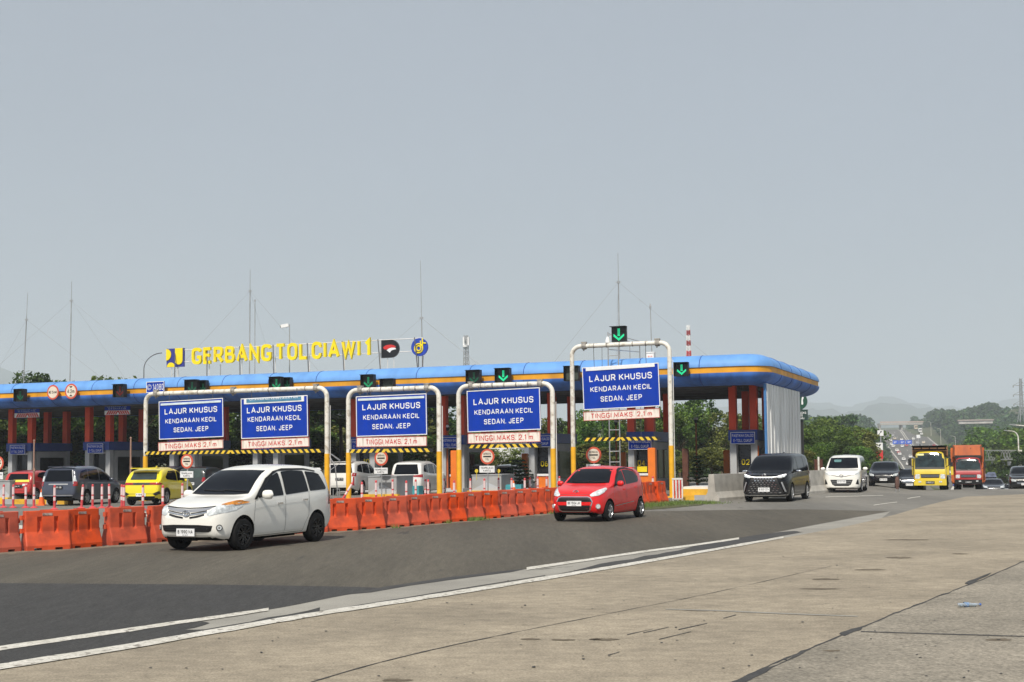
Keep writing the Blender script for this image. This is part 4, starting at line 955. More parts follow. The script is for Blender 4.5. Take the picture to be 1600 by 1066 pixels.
def disc(u, v, r_, Y, plate, words, full=True):
    P = D(u, v, Y); zc = P.z; s = FPX / Y; r = r_ / s; P.z = 0
    t = thing('toll_sign', words, 'traffic sign', P, PZ, 'round GERBANG TOL signs')
    disc_sign(t, r, zc, .16, -.05)
    b = MB(); b.box((0, -.064, zc), (r * 1.12, .006, r * .17)); b.build('bar', M['black'], t)
    text_mesh([('GERBANG', 0, zc + r * .36, r * 1.08, r * .24), ('TOL', 0, zc - r * .36, r * .52, r * .24)], 'lettering', M['black'], t, y=-.060)
    b = MB(); b.tube([(0, 0, 0), (0, 0, zc + r)], .03, 8); b.build('post', M['steel'], t)
    if plate:
        x0, x1, z0, z1 = rect(P, *plate)
        b = MB(); b.box(((x0 + x1) / 2, -.05, (z0 + z1) / 2), (x1 - x0, .03, z1 - z0)); b.build('plate', M['sign_white'], t)
        text_mesh([('TEMPELKAN', (x0 + x1) / 2, z0 + (z1 - z0) * .68, (x1 - x0) * .84, (z1 - z0) * .26), ('KARTU', (x0 + x1) / 2, z0 + (z1 - z0) * .28, (x1 - x0) * .5, (z1 - z0) * .26)], 'plate_lettering', M['black'], t, y=-.067)
disc(-2, 724, 11, 60, (-12, 6, 738, 749), 'round GERBANG TOL sign cut by the left edge of the picture')
disc(293, 721, 11.2, 54, (283, 303, 736.5, 746.5), 'round GERBANG TOL sign above the roof of the white minivan')
disc(596.2, 716, 11.6, 62, (585.5, 606.5, 731, 740.5), 'round GERBANG TOL sign under the second gantry from the left')
disc(762, 713.5, 12, 62, (750, 773.5, 728, 738.5), 'round GERBANG TOL sign under the gantry left of the tall one')
disc(928, 711, 12.6, 63, (917, 939, 725.5, 736), 'round GERBANG TOL sign above the red hatchback')
# yellow reflector discs on the third nose
for u, nm in ((744.5, 'left'), (779, 'right')):
    P = D(u, 736, 62.4); zc = P.z; P.z = 0
    b = MB(); b.lathe([(.09, .02), (.09, 0)], (0, 0, zc), 'y', 14); b.tube([(0, .02, zc - .45), (0, .02, zc)], .015, 5)
    meta(b.build('reflector', mat('reflector_yellow', (.72, .55, .05), .4), None, P, PZ), f'small yellow reflector disc on the {nm} edge of the third island nose', 'reflector')
# ------------------------------------------------------------------ orange water barriers
def barrier_mesh():
    cols = [(-.47, 'e'), (-.44, 'n'), (-.25, 'n'), (-.215, 'n'), (-.205, 'r'), (-.12, 'r'), (-.105, 'n'), (-.06, 'n'), (.09, 'n'), (.13, 'n'), (.145, 'r'), (.225, 'r'), (.24, 'n'), (.44, 'n'), (.47, 'e')]
    feet = ((-.30, -.14), (.14, .30))
    b = MB(); V = []; k = 0
    def half(c, x):
        zb = .055 if any(a <= x <= d for a, d in feet) else 0.0
        s = .012 if c == 'e' else 0
        if c == 'r': return [(.225, zb), (.225, .10), (.135, .345), (.065, .41), (.040, .47), (.040, .62), (.080, .70), (.098, .72), (.092, .835), (.08, .845)]
        return [(.225 - s, zb), (.225 - s, .10), (.135 - s, .345), (.115 - s, .40), (.112 - s, .46), (.106 - s, .62), (.101 - s, .70), (.098 - s, .72), (.092 - s, .835), (.08 - s, .845)]
    xs = []
    for x, c in cols: xs.append((x, c))
    for a, d in feet: xs += [(a - .001, 'n'), (a, 'n'), (d, 'n'), (d + .001, 'n')]
    xs.sort()
    def kind(x):
        return 'r' if (-.206 <= x <= -.119) or (.144 <= x <= .226) else ('e' if abs(x) > .46 else 'n')
    for x, _ in xs:
        c = kind(x); h = half(c, x); ring = [(x, -y, z) for y, z in h] + [(x, y, z) for y, z in h[::-1]]; V += ring; k = len(ring)
    n = len(xs); F = []
    for i in range(n - 1):
        for j in range(k): F.append((i * k + j, i * k + (j + 1) % k, (i + 1) * k + (j + 1) % k, (i + 1) * k + j))
    F.append(tuple(range(k - 1, -1, -1))); F.append(tuple((n - 1) * k + j for j in range(k)))
    F = [f[::-1] for f in F]
    b.add(V, F)
    return b
bb = barrier_mesh()
for z in (.36, .64):
    bb.lathe([(.045, -.05), (.045, .05)], (.515, 0, z), 'z', 10); bb.box((.485, 0, z), (.05, .07, .08))
    bb.lathe([(.045, -.05), (.045, .05)], (-.515, 0, z + .06), 'z', 10); bb.box((-.485, 0, z + .06), (.05, .07, .08))
bb.box((0, 0, .852), (.26, .08, .02))
def proto_barrier():
    t = thing('water_barrier', 'orange plastic water barrier', 'barrier', (0, 0, 0), 0, 'orange water barriers beside the asphalt')
    bb.build('shell', M['orange_plastic'], t)
    b = MB(); b.box((.0, -.101, .765), (.21, .012, .055)); b.build('sticker', mat('sticker_dark', (.10, .05, .04), .5, var=.6, scale=14, dark=(.55, .45, .40)), t)
    return t
foot_line = [G(u, v) for u, v in curve_px([(-30, 868), (0, 864), (110, 858), (167, 853.5), (235, 848.5), (330, 842), (420, 837), (520, 831), (620, 824), (740, 813), (860, 802), (950, 793), (1050, 784)], 8)]
acc = [0.0]
for a, b_ in zip(foot_line[:-1], foot_line[1:]): acc.append(acc[-1] + (b_ - a).length)
def foot_at(s):
    i = min(max(np.searchsorted(acc, s) - 1, 0), len(acc) - 2); t = (s - acc[i]) / (acc[i + 1] - acc[i]); return foot_line[i].lerp(foot_line[i + 1], t)
def s_of_u(u):
    best = min(range(2000), key=lambda i: abs(pix(foot_at(acc[-1] * i / 2000))[0] - u)); return acc[-1] * best / 2000
stops = [s_of_u(5), s_of_u(76), s_of_u(137), s_of_u(204)]
s = s_of_u(268)
while s < s_of_u(1049): stops.append(s); s += 1.02
proto_b = proto_barrier(); rng = np.random.default_rng(5); nb = len(stops)
words_b = []
for i, s in enumerate(stops):
    P = foot_at(s); u = pix(P)[0]
    words_b.append((u, s))
n_mid = 0; n_right = 0; n_hid = 0
for i, (u, s) in enumerate(words_b):
    P, Q = foot_at(s - .3), foot_at(s + .3); a = math.atan2(Q.y - P.y, Q.x - P.x); c = foot_at(s)
    nrm = Vector((-math.sin(a), math.cos(a), 0)); c = c + nrm * (.24 + rng.normal(0, .03))
    o = proto_b if i == 0 else copy_tree(proto_b)
    o.location = (c.x, c.y, 0); o.rotation_euler = (0, 0, a + rng.normal(0, .075) - (.27 if 500 < u < 880 else 0))
    if u < 240: o['label'] = ('orange water barrier at the very left edge of the row', 'orange water barrier, second from the left end of the row', 'orange water barrier, third from the left end of the row', 'orange water barrier just left of the gap before the white minivan')[min(i, 3)]
    elif u < 510: n_hid += 1; o['label'] = f'orange water barrier mostly hidden behind the white minivan, number {n_hid} from its front'
    elif u < 880: n_mid += 1; o['label'] = f'orange water barrier between the white minivan and red hatchback, {n_mid} from the minivan'
    else: n_right += 1; o['label'] = f'orange water barrier right of the gap hidden by the red hatchback, {n_right} along the row'

# ------------------------------------------------------------------ flexible red and white posts
def proto_post():
    t = thing('flexible_post', 'red post with pale bands', 'marker post', (0, 0, 0), 0, 'red and white flexible posts behind the water barriers')
    b = MB(); b.lathe([(.17, 0), (.17, .02), (.07, .07), (.052, .08)], (0, 0, 0), 'z', 14); b.lathe([(.05, .08), (.046, .95), (.03, .98), (.0, .985)], (0, 0, 0), 'z', 12); b.build('post', M['post_red'], t)
    b = MB(); b.lathe([(.0525, .36), (.051, .50)], (0, 0, 0), 'z', 12, False); b.lathe([(.0515, .56), (.0495, .88)], (0, 0, 0), 'z', 12, False); b.build('band', M['post_white'], t)
    return t
pp = proto_post()
POSTS = [(6, 757, 0), (21, 757, 0), (40.5, 757, 0), (53.5, 757, 0), (85.5, 758, 0), (127.5, 757, .06), (145, 756.5, 0), (159.5, 756.5, 0), (171.5, 756, -.03), (190.5, 757, 0), (193.8, 757.5, 0), (223.5, 757.5, 0), (254.5, 758, 0), (285, 755, 0),
         (565.5, 753, 0), (587.5, 750.5, 0), (613.5, 749, 0), (634.8, 751, 0), (649.5, 749, 0), (664.5, 748.5, 0), (669, 749, 0), (693.5, 747.5, 0), (709.5, 750.5, 0),
         (734.8, 747.5, 0), (756.8, 747.5, 0), (779, 746.5, 0), (799.3, 747, 0), (819.8, 747, 0), (828, 746, 0), (840, 744.5, 0), (854, 745, 0), (874, 744, 0), (1020, 744, 0)]
nleft = nmid = nr = 0
for i, (u, vt, lean) in enumerate(POSTS):
    Y = 50 if u < 300 else (59 if u < 720 else 60)
    # distance at which a 0.98 m post shows its top at that row
    for _ in range(3):
        hor = pix((0, 1e6, CAM_H))[1] - (u - 800) * ROLL; Y = max(40, min(66, 0.89 * FPX / max(1, vt - hor)))
    P = D(u, vt, Y); o = pp if i == 0 else copy_tree(pp)
    o.location = (P.x, P.y, 0); o.rotation_euler = (0, R(lean * 57), random.random())
    if u < 300: nleft += 1; o['label'] = f'slim red post with pale bands, {nleft} from the left end of the plaza'
    elif u < 720: nmid += 1; o['label'] = f'slim red post with pale bands, {nmid} right of the white minivan'
    else: nr += 1; o['label'] = f'slim red post with pale bands, {nr} from the left leg of the fourth gantry'
# one knocked over
P = G(533, 786); o = copy_tree(pp); o.location = (P.x, P.y, .05); o.rotation_euler = (0, R(32), .3); o['label'] = 'red and white flexible post leaning far over beside the yellow gantry leg'

# ------------------------------------------------------------------ traffic cones
def proto_cone():
    t = thing('traffic_cone', 'orange cone', 'traffic cone', (0, 0, 0), 0)
    b = MB(); b.box((0, 0, .02), (.38, .38, .04)); b.lathe([(.15, .04), (.035, .70), (.03, .72)], (0, 0, 0), 'z', 16); b.build('cone', M['cone_orange'], t)
    b = MB(); b.lathe([(.094, .38), (.060, .58)], (0, 0, 0), 'z', 16, False); b.build('band', M['sign_white'], t)
    return t
pc = proto_cone()
for i, (u, v, w) in enumerate(((65, 790, 'orange traffic cone with a white band left of the dark blue minivan'), (629, 776, 'orange traffic cone beside the second island nose'), (802.5, 773, 'orange traffic cone right of the third island nose'))):
    P = G(u, v); o = pc if i == 0 else copy_tree(pc); o.location = P; o['label'] = w

# low kerb with yellow and black paint, teal water tanks by the islands
P = G(33, 788); b = MB()
for i in range(9): b.mi(i % 2).box((-2.6 + i * .62, .2, .11), (.62, .34, .22))
meta(b.build('painted_kerb', [M['kerb_yellow'], M['nose_grey']], None, P, PZ), 'low yellow and grey painted kerb of the leftmost island', 'kerb')
for (u0, u1, v0, v1, w) in ((58, 76, 768, 780, 'teal painted block behind the leftmost traffic cone'), (636, 659, 760, 776, 'teal painted block in front of the silver-roofed minivan'), (792, 818, 758, 772, 'teal painted block right of the third island nose')):
    P = G((u0 + u1) / 2, v1); s = FPX / P.y; ww, h = (u1 - u0) / s, zat(P, v0)
    b = MB(); b.box((0, 0, h / 2), (ww, .5, h)); b.box((0, 0, h + .012), (ww * .94, .44, .024)); b.box((-ww * .22, -.26, h * .5), (ww * .3, .03, h * .7))
    meta(b.build('painted_block', [M['teal']], None, P, PZ), w, 'concrete block')

# camera poles behind the booths, thin poles at the left
for (u, vt, vb, w) in ((1088, 652, 745, 'orange camera pole with a white dome in front of the trees'), (963, 656, 742, 'orange camera pole behind the bar of the tall gantry'), (699, 664, 745, 'orange camera pole beside the fourth gantry board')):
    Y = 74; P = D(u, 700, Y); zt = zat(P, vt); t = thing('camera_pole', w, 'pole', (P.x, P.y, 0), PZ)
    b = MB(); b.tube([(0, 0, 0), (0, 0, zt - .35)], .055, 8, .045); b.build('pole', M['rust_pole'], t)
    b = MB(); b.lathe([(.05, -.35), (.10, -.28), (.10, -.14)], (0, 0, zt), 'z', 12); b.build('bracket', M['black'], t)
    b = MB(); b.lathe([(.13, -.14), (.12, -.05), (.06, 0), (0.01, .01)], (0, 0, zt), 'z', 12); b.build('dome', M['sign_white'], t, smooth=40)
for (u, vt, Y, w) in ((53.3, 690, 58, 'thin brown pole beside the leftmost booth'), (204.3, 686, 58, 'thin brown pole left of the yellow car')):
    P = D(u, 700, Y); zt = zat(P, vt); b = MB(); b.tube([(0, 0, 0), (0, 0, zt)], .05, 8, .035); b.lathe([(.04, 0), (.05, .05), (.02, .09)], (0, 0, zt), 'z', 8); b.box((.02, 0, zt * .55), (.10, .10, .14))
    meta(b.build('thin_pole', mat('pole_tan', (.33, .20, .15), .6, var=.2), None, (P.x, P.y, 0)), w, 'pole')
# broken steel frame behind the right leg of the wide gantry
P = G(524, 781); b = MB()
b.tube([(-.25, 0, 0), (-.28, 0, 1.5), (-.45, 0, 2.15)], .022, 5); b.tube([(.12, .1, 0), (.0, 0, 1.55), (-.42, .02, 2.3)], .03, 5); b.tube([(-.42, .02, 2.3), (.28, .1, 1.75), (-.30, .0, 1.35)], .018, 5); b.tube([(-.2, .05, 2.15), (.22, .1, 1.85)], .02, 5); b.tube([(-.1, 0, 0), (-.1, 0, .5), (.2, 0, .5), (.2, 0, 0)], .02, 5)
meta(b.build('broken_stand', M['steel'], None, P), 'bent thin steel frame beside the right leg of the wide gantry', 'stand')

# white-red gate panel, painted planter kerb, concrete divider
P = G(1059, 783); s = FPX / P.y; t = thing('rail_panel', 'small white and red slatted panel at the end of the orange barriers', 'barrier', P, PZ)
ww, h = 17 / s, .92; b = MB()
for z in (.10, h): b.box((0, 0, z), (ww, .05, .06))
for x in (-ww / 2 + .03, 0, ww / 2 - .03): b.box((x, .03, h / 2), (.05, .04, h))
b.build('frame', M['white_rail'], t)
b = MB()
for i in range(7): b.mi(i % 2).box((-ww / 2 + .05 + i * ww / 7, -.035, h / 2 + .03), (.042, .02, h - .16))
b.build('slat', [M['white_rail'], M['sign_red']], t)
P = G(1086, 782); s = FPX / P.y; t = thing('painted_planter', 'yellow and white painted planter kerb under the small conifer', 'planter', P, PZ)
b = MB(); b.box((.05, 1.5, .40), (1.25, 2.4, .34)); b.build('upper_block', [M['white_rail']], t)
b = MB(); b.box((-.02, .22, .32), (1.2, .26, .30)); b.build('front_band', M['kerb_yellow'], t)
b = MB()
for i in range(2): b.mi(i).box((-.33 + i * .66, .05, .11), (.66, .30, .22))
b.build('kerb', [M['kerb_yellow'], M['nose_grey']], t)
A, B = G(1112, 783), G(1292, 769.3); d = (B - A); L = d.length; az = math.atan2(d.y, d.x)
h0 = 1.10
prof = [(-.34, 0), (-.34, .12), (-.18, .38), (-.12, h0), (.12, h0), (.18, .38), (.34, .12), (.34, 0)]
seg = 4.6; n = max(1, int(L / seg + .5))
for i in range(n):
    P = A + d * (i / n); b = MB(); x1 = L / n - .03
    xs_ = [0, .02, x1 - .02, x1]; V = []
    for q, x in enumerate(xs_):
        k = .97 if q in (0, 3) else 1
        V += [(x, y * k, z * (1 if z == 0 else k ** .3)) for y, z in prof]
    m = len(prof); F = [(j * m + e, j * m + (e + 1) % m, (j + 1) * m + (e + 1) % m, (j + 1) * m + e)[::1] for j in range(3) for e in range(m)] + [tuple(range(m - 1, -1, -1)), tuple(3 * m + e for e in range(m))]
    b.add(V, [f[::-1] for f in F]); o = b.build('concrete_divider', M['concrete'], None, (P.x, P.y, 0), az)
    meta(o, ('grey concrete divider, the end one nearest the yellow planter', 'grey concrete divider partly hidden behind the black van', 'grey concrete divider between the black and white vans', 'grey concrete divider farthest along the row')[min(i, 3)], 'concrete barrier', 'concrete dividers beside the exit lane')
# red signal-like post behind the divider
P = D(1279.5, 740, 66); P.z = 0; t = thing('marker_stand', 'dark double post with a pale pole behind the concrete divider', 'post', P, 0)
b = MB(); b.tube([(0, 0, 0), (0, 0, 1.75)], .05, 8); b.build('pole', M['pipe_white'], t)
b = MB(); b.box((-.11, .12, 1.05), (.16, .2, 1.15)); b.box((.14, .12, 1.05), (.16, .2, 1.15)); b.build('lamp_box', M['brown'], t)
# two barriers seen under the white van and a worn post between the far cars
for (u, Y, w) in ((1300, 71, 'orange barrier seen low behind the front wheel of the white van'), (1327, 70, 'orange barrier seen under the bumper of the white van')):
    P = D(u, 765, Y); o = copy_tree(proto_b); o.location = (P.x, P.y, float(ground_z(P.x, P.y))); o.rotation_euler = (0, 0, -.1); o['label'] = w; o['group'] = 'orange barriers beyond the crest'
P = D(1402, 760, 63); t = thing('stub_post', 'short rusty brown post with two legs in front of the dark sedan', 'post', (P.x, P.y, float(ground_z(P.x, P.y))), 0)
b = MB(); b.lathe([(.08, .15), (.11, .42), (.10, .62), (.06, .76)], (0, 0, 0), 'z', 10); b.build('body', mat('rust_brown', (.13, .07, .055), .8, var=.4, scale=10), t)
b = MB(); b.tube([(-.09, 0, -.1), (-.06, 0, .3)], .022, 5); b.tube([(.10, 0, -.1), (.07, 0, .3)], .022, 5); b.build('leg', M['steel'], t)

# ------------------------------------------------------------------ crushed bottle on the concrete
P = G(1514, 949.5); t = thing('plastic_bottle', 'crushed clear plastic bottle lying on the concrete', 'bottle', (P.x, P.y, .012), .10)
mb_ = bpy.data.materials.new('bottle_plastic'); mb_.use_nodes = True; b0 = mb_.node_tree.nodes['Principled BSDF']; b0.inputs['Base Color'].default_value = (.45, .52, .58, 1); b0.inputs['Roughness'].default_value = .12; b0.inputs['Transmission Weight'].default_value = .55; b0.inputs['IOR'].default_value = 1.25
nb_ = mb_.node_tree.nodes.new('ShaderNodeTexNoise'); nb_.inputs['Scale'].default_value = 30; bp_ = mb_.node_tree.nodes.new('ShaderNodeBump'); bp_.inputs['Strength'].default_value = .6; mb_.node_tree.links.new(nb_.outputs['Fac'], bp_.inputs['Height']); mb_.node_tree.links.new(bp_.outputs[0], b0.inputs['Normal'])
b = MB(); prf = [(.012, -.125), (.030, -.12), (.033, -.09), (.026, -.075), (.033, -.055), (.021, -.02), (.032, .01), (.024, .035), (.031, .06), (.016, .095), (.012, .12)]
V, F, n = [], [], 14
for i, (r_, x) in enumerate(prf):
    for j in range(n):
        a = 2 * math.pi * j / n; V.append((x * 1.1, r_ * 1.25 * math.cos(a), r_ * .72 * math.sin(a) + .022 + .004 * math.sin(i * 2.2)))
for i in range(len(prf) - 1):
    for j in range(n): F.append((i * n + j, (i + 1) * n + j, (i + 1) * n + (j + 1) % n, i * n + (j + 1) % n))
F += [tuple(range(n)), tuple((len(prf) - 1) * n + j for j in range(n - 1, -1, -1))]
b.add(V, F); b.build('bottle_body', mb_, t, smooth=60)
b = MB(); b.lathe([(.0145, .132), (.0145, .152)], (0, 0, .022), 'x', 12); b.build('cap', mat('cap_blue', (.05, .12, .4), .4), t)
b = MB(); b.lathe([(.0335, -.05), (.029, .012)], (-.015, 0, .022), 'x', 14, False); b.build('paper_label', mat('label_blue', (.18, .28, .45), .5, var=.5, scale=40), t)

# ------------------------------------------------------------------ grass on the verge
def grass(name, spots, seed, hmin, hmax, dens):
    rg = np.random.default_rng(seed); V, F = [], []
    for (x, y, rx, ry) in spots:
        for _ in range(int(dens * rx * ry * 4)):
            px, py = x + rg.normal(0, rx * .5), y + rg.normal(0, ry * .5); h = rg.uniform(hmin, hmax); a = rg.uniform(0, 6.28); w = .012; o = len(V)
            dx, dy = math.cos(a) * w, math.sin(a) * w; lx, ly = rg.normal(0, h * .4), rg.normal(0, h * .4)
            V += [(px - dx, py - dy, 0), (px + dx, py + dy, 0), (px + lx, py + ly, h)]; F.append((o, o + 1, o + 2))
    me = bpy.data.meshes.new(name); me.from_pydata(V, [], F); me.materials.append(mat('grass_blade', (.12, .18, .035), .7, var=.3, scale=2)); me.update()
    o = link(bpy.data.objects.new(name, me)); o['kind'] = 'stuff'; return o
vp = gp([(912, 797), (960, 793.5), (1010, 789), (1050, 786.5), (1085, 785.5), (1108, 786), (1095, 790), (1040, 795), (990, 798.5), (930, 801)])
sheet('grass_verge', vp, .012, S_grass)
vs_ = [G(u, v) for u, v in ((930, 797), (960, 795), (985, 793), (1010, 791.5), (1035, 789), (1058, 787), (1078, 787), (1098, 787))]
grass('grass', [(p.x, p.y, .9, .9) for p in vs_], 1, .05, .16, 170)
tf = [G(u, v) for u, v in ((743, 813.5), (738, 814), (748, 813), (700, 818), (860, 803), (620, 825.5))]
grass('grass', [(p.x, p.y, .28 if i < 3 else .12, .22 if i < 3 else .1) for i, p in enumerate(tf)], 2, .04, .15, 600)
# ------------------------------------------------------------------ vehicles: lofted bodies, everything else laid onto them
PAINT = {}
def paint(name, col, rough=.28, metal=0.0, var=.04, coat=.8, dark=None):
    return mat('paint_' + name, col, rough, metal, var, 1.2, coat, dark=dark)
class Car:
    def __init__(c, sp):
        c.sp = sp; c.L, c.W = sp['L'], sp['W']; c.fo, c.wb = sp['fo'], sp['wb']; c.wr = sp['wr']
        c.top, c.bot, c.plan, c.belt = (pchip(sp[k]) for k in ('top', 'bot', 'plan', 'belt'))
        c.th = sp.get('th', .26)
        c.grid()
    def X(c, x): return c.fo + c.wb / 2 - x
    def ring(c, x):
        w = float(c.plan(x)) * c.W / 2; zb = float(c.bot(x)); zt = float(c.top(x)); zs = min(float(c.belt(x)), zt - .10); zs = max(zs, zb + .12)
        h = zt - zs; bd = zs - zb
        yr = .965 * w - c.th * (h * .86)
        p = [(0, zb), (.84 * w, zb), (.955 * w, zb + .06), (.995 * w, zb + .32 * bd), (1.0 * w, zb + .62 * bd), (.992 * w, zb + .9 * bd), (.972 * w, zs + .01), (yr + .02, zs + .80 * h), (yr - .05 - .10 * min(h, .5), zs + .965 * h), (max(.3 * w, yr - .32), zs + .992 * h), (0, zt + .012)]
        return chaikin(p, 2)
    def grid(c):
        L = c.L; xs = sorted(set([0, .015, .04, .07, .11, .16, .22, .3] + [float(v) for v in np.linspace(.4, L - .4, 46)] + [L - .3, L - .22, L - .16, L - .11, L - .07, L - .04, L - .015, L]))
        V, F = [], []; k = None
        for x in xs:
            h = c.ring(x); full = h + [(-y, z) for y, z in h[-2:0:-1]]; k = len(full); V += [(c.X(x), y, z) for y, z in full]
        n = len(xs)
        for i in range(n - 1):
            for j in range(k): F.append((i * k + j, i * k + (j + 1) % k, (i + 1) * k + (j + 1) % k, (i + 1) * k + j))
        F.append(tuple(range(k - 1, -1, -1))); F.append(tuple((n - 1) * k + j for j in range(k)))
        c.V, c.F = V, [f[::-1] for f in F]
        c.bvh = BVHTree.FromPolygons([Vector(v) for v in V], F)
    def body(c, material, parent):
        bm = bmesh.new(); vs = [bm.verts.new(v) for v in c.V]
        for f in c.F: bm.faces.new([vs[i] for i in f])
        bmesh.ops.recalc_face_normals(bm, faces=list(bm.faces)); me = bpy.data.meshes.new('body'); bm.to_mesh(me); bm.free()
        o = bpy.data.objects.new('body', me); COL.objects.link(o)
        cb = MB(); ra = c.wr + .055
        for X in (c.wb / 2, -c.wb / 2):
            for q in (-1, 1): cb.lathe([(ra, -.29), (ra, .29)], (X, q * (c.W / 2 - .05), c.wr + .015), 'y', 36)
        bm = bmesh.new(); vs = [bm.verts.new(v) for v in cb.v]
        for f in cb.f: bm.faces.new([vs[i] for i in f])
        bmesh.ops.recalc_face_normals(bm, faces=list(bm.faces)); cm = bpy.data.meshes.new('arch'); bm.to_mesh(cm); bm.free()
        co = bpy.data.objects.new('arch', cm); COL.objects.link(co)
        md = o.modifiers.new('arch', 'BOOLEAN'); md.operation = 'DIFFERENCE'; md.object = co; md.solver = 'EXACT'
        dg = bpy.context.evaluated_depsgraph_get(); nm = bpy.data.meshes.new_from_object(o.evaluated_get(dg))
        o.modifiers.clear(); bpy.data.objects.remove(o); bpy.data.objects.remove(co)
        nm.materials.clear(); nm.materials.append(material); nm.materials.append(M['underbody'])
        for p in nm.polygons:
            ce = p.center; dark = p.normal.z < -.8 and ce.z < .5
            for X in (c.wb / 2, -c.wb / 2):
                if (ce.x - X) ** 2 + (ce.z - c.wr - .015) ** 2 < (ra * 1.005) ** 2 and all((nm.vertices[i].co.x - X) ** 2 + (nm.vertices[i].co.z - c.wr - .015) ** 2 < (ra + .004) ** 2 for i in p.vertices): dark = True
            p.material_index = 1 if dark else 0
        nm.polygons.foreach_set('use_smooth', [True] * len(nm.polygons)); nm.set_sharp_from_angle(angle=R(38)); nm.update()
        nm.name = 'body'; return link(bpy.data.objects.new('body', nm), parent)
    def _proj(c, face, a, b, off):
        if face == 'F': o, d = Vector((9, a, b)), Vector((-1, 0, 0))
        elif face == 'B': o, d = Vector((-9, a, b)), Vector((1, 0, 0))
        elif face == 'L': o, d = Vector((c.X(a), 5, b)), Vector((0, -1, 0))
        elif face == 'R': o, d = Vector((c.X(a), -5, b)), Vector((0, 1, 0))
        else: o, d = Vector((c.X(a), b, 6)), Vector((0, 0, -1))
        hit, n, _, _ = c.bvh.ray_cast(o, d)
        if hit is None: return None
        if n.dot(d) > 0: n = -n
        n = (n - d * .15).normalized()
        return hit + n * off
    def _patch(c, bmv, outl, face, off, step, rnd):
        if rnd: outl = fillet(outl, .04 * rnd)
        pts = []
        for i in range(len(outl)):
            a, b = outl[i], outl[(i + 1) % len(outl)]; m = max(1, int(math.hypot(b[0] - a[0], b[1] - a[1]) / step))
            pts += [(a[0] + (b[0] - a[0]) * t / m, a[1] + (b[1] - a[1]) * t / m) for t in range(m)]
        n = len(pts); ring = [Vector(p) for p in pts]; ed = [(i, (i + 1) % n) for i in range(n)]
        x0, x1 = min(p[0] for p in pts), max(p[0] for p in pts); y0, y1 = min(p[1] for p in pts), max(p[1] for p in pts)
        inner = []
        for gx in np.arange(x0 + step * .6, x1, step):
            for gy in np.arange(y0 + step * .6, y1, step):
                inside = False; j = n - 1; near = False
                for i in range(n):
                    if (pts[i][1] > gy) != (pts[j][1] > gy) and gx < (pts[j][0] - pts[i][0]) * (gy - pts[i][1]) / (pts[j][1] - pts[i][1]) + pts[i][0]: inside = not inside
                    if abs(pts[i][0] - gx) + abs(pts[i][1] - gy) < step * .4: near = True
                    j = i
                if inside and not near: inner.append(Vector((float(gx), float(gy))))
        r = delaunay_2d_cdt(ring + inner, ed, [], 1, 1e-6)
        P = [c._proj(face, p.x, p.y, off) for p in r[0]]; o = len(bmv.v)
        bmv.v += [tuple(p) if p else (0, 0, 0) for p in P]
        dirs = {'F': Vector((1, 0, 0)), 'B': Vector((-1, 0, 0)), 'L': Vector((0, 1, 0)), 'R': Vector((0, -1, 0)), 'T': Vector((0, 0, 1))}[face]
        for f in r[2]:
            if any(P[i] is None for i in f): continue
            nn = (P[f[1]] - P[f[0]]).cross(P[f[2]] - P[f[0]]); f2 = tuple(f) if nn.dot(dirs) > 0 else tuple(f[::-1])
            bmv.f.append(tuple(i + o for i in f2)); bmv.m.append(0)
    def patch(c, name, outl, face, material, parent, off=.006, step=.07, rnd=1, mirror=False):
        b = MB(); c._patch(b, outl, face, off, step, rnd)
        if mirror: c._patch(b, [(-y, z) for y, z in outl], face, off, step, rnd)
        return b.build(name, material, parent, smooth=60)
    def pair(c, name, outl, face, material, parent, off=.006, step=.06, rnd=1):
        o = c.patch(name, outl, face, material, parent, off, step, rnd); c.patch(name, [(-y, z) for y, z in outl], face, material, parent, off, step, rnd); return o
    def line(c, name, segs, face, w, material, parent, off=.004):
        b = MB()
        for pts in segs:
            for (a, b2) in zip(pts[:-1], pts[1:]):
                dx, dy = b2[0] - a[0], b2[1] - a[1]; l = math.hypot(dx, dy); nx, ny = -dy / l * w / 2, dx / l * w / 2; m = max(1, int(l / .08)); prev = None
                for i in range(m + 1):
                    t = i / m; x, y = a[0] + dx * t, a[1] + dy * t; p, q = c._proj(face, x + nx, y + ny, off), c._proj(face, x - nx, y - ny, off)
                    if p is None or q is None: prev = None; continue
                    o = len(b.v); b.v += [tuple(p), tuple(q)]
                    if prev is not None: b.f.append((prev, prev + 1, o + 1, o)); b.m.append(0)
                    prev = o
        return b.build(name, material, parent)
    def wheels(c, parent, rim, spokes=5, style='five', tw=.20, inset=.02):
        tyre = MB(); r = c.wr; w = tw / 2
        tyre.lathe([(r * .58, -w * .7), (r * .64, -w), (r * .86, -w * 1.02), (r * .96, -w * .9), (r, -w * .6), (r, w * .6), (r * .96, w * .9), (r * .86, w * 1.02), (r * .64, w), (r * .58, w * .7)], (0, 0, 0), 'y', 36, False)
        rm = MB(); f = w * .9
        rm.lathe([(r * .66, f * .2), (r * .66, f * 1.06), (r * .60, f * 1.08), (r * .585, f * .9), (r * .57, f * .3)], (0, 0, 0), 'y', 36, False)
        rm.lathe([(r * .17, f * .5), (r * .17, f * .95), (r * .07, f * 1.03)], (0, 0, 0), 'y', 16)
        for i in range(spokes):
            a = 2 * math.pi * i / spokes + .3
            for da in ((-.10, .10) if style == 'twin' else (0,)):
                p0 = (r * .12 * math.cos(a + da), f * .86, r * .12 * math.sin(a + da)); p1 = (r * .61 * math.cos(a + da * 1.4), f * .94, r * .61 * math.sin(a + da * 1.4))
                rm.bar(p0, p1, r * (.14 if style == 'five' else .075), f * .28, up=(0, 1, 0))
        hub = MB(); hub.lathe([(r * .60, f * .25), (r * .60, f * .35)], (0, 0, 0), 'y', 30)
        first = None
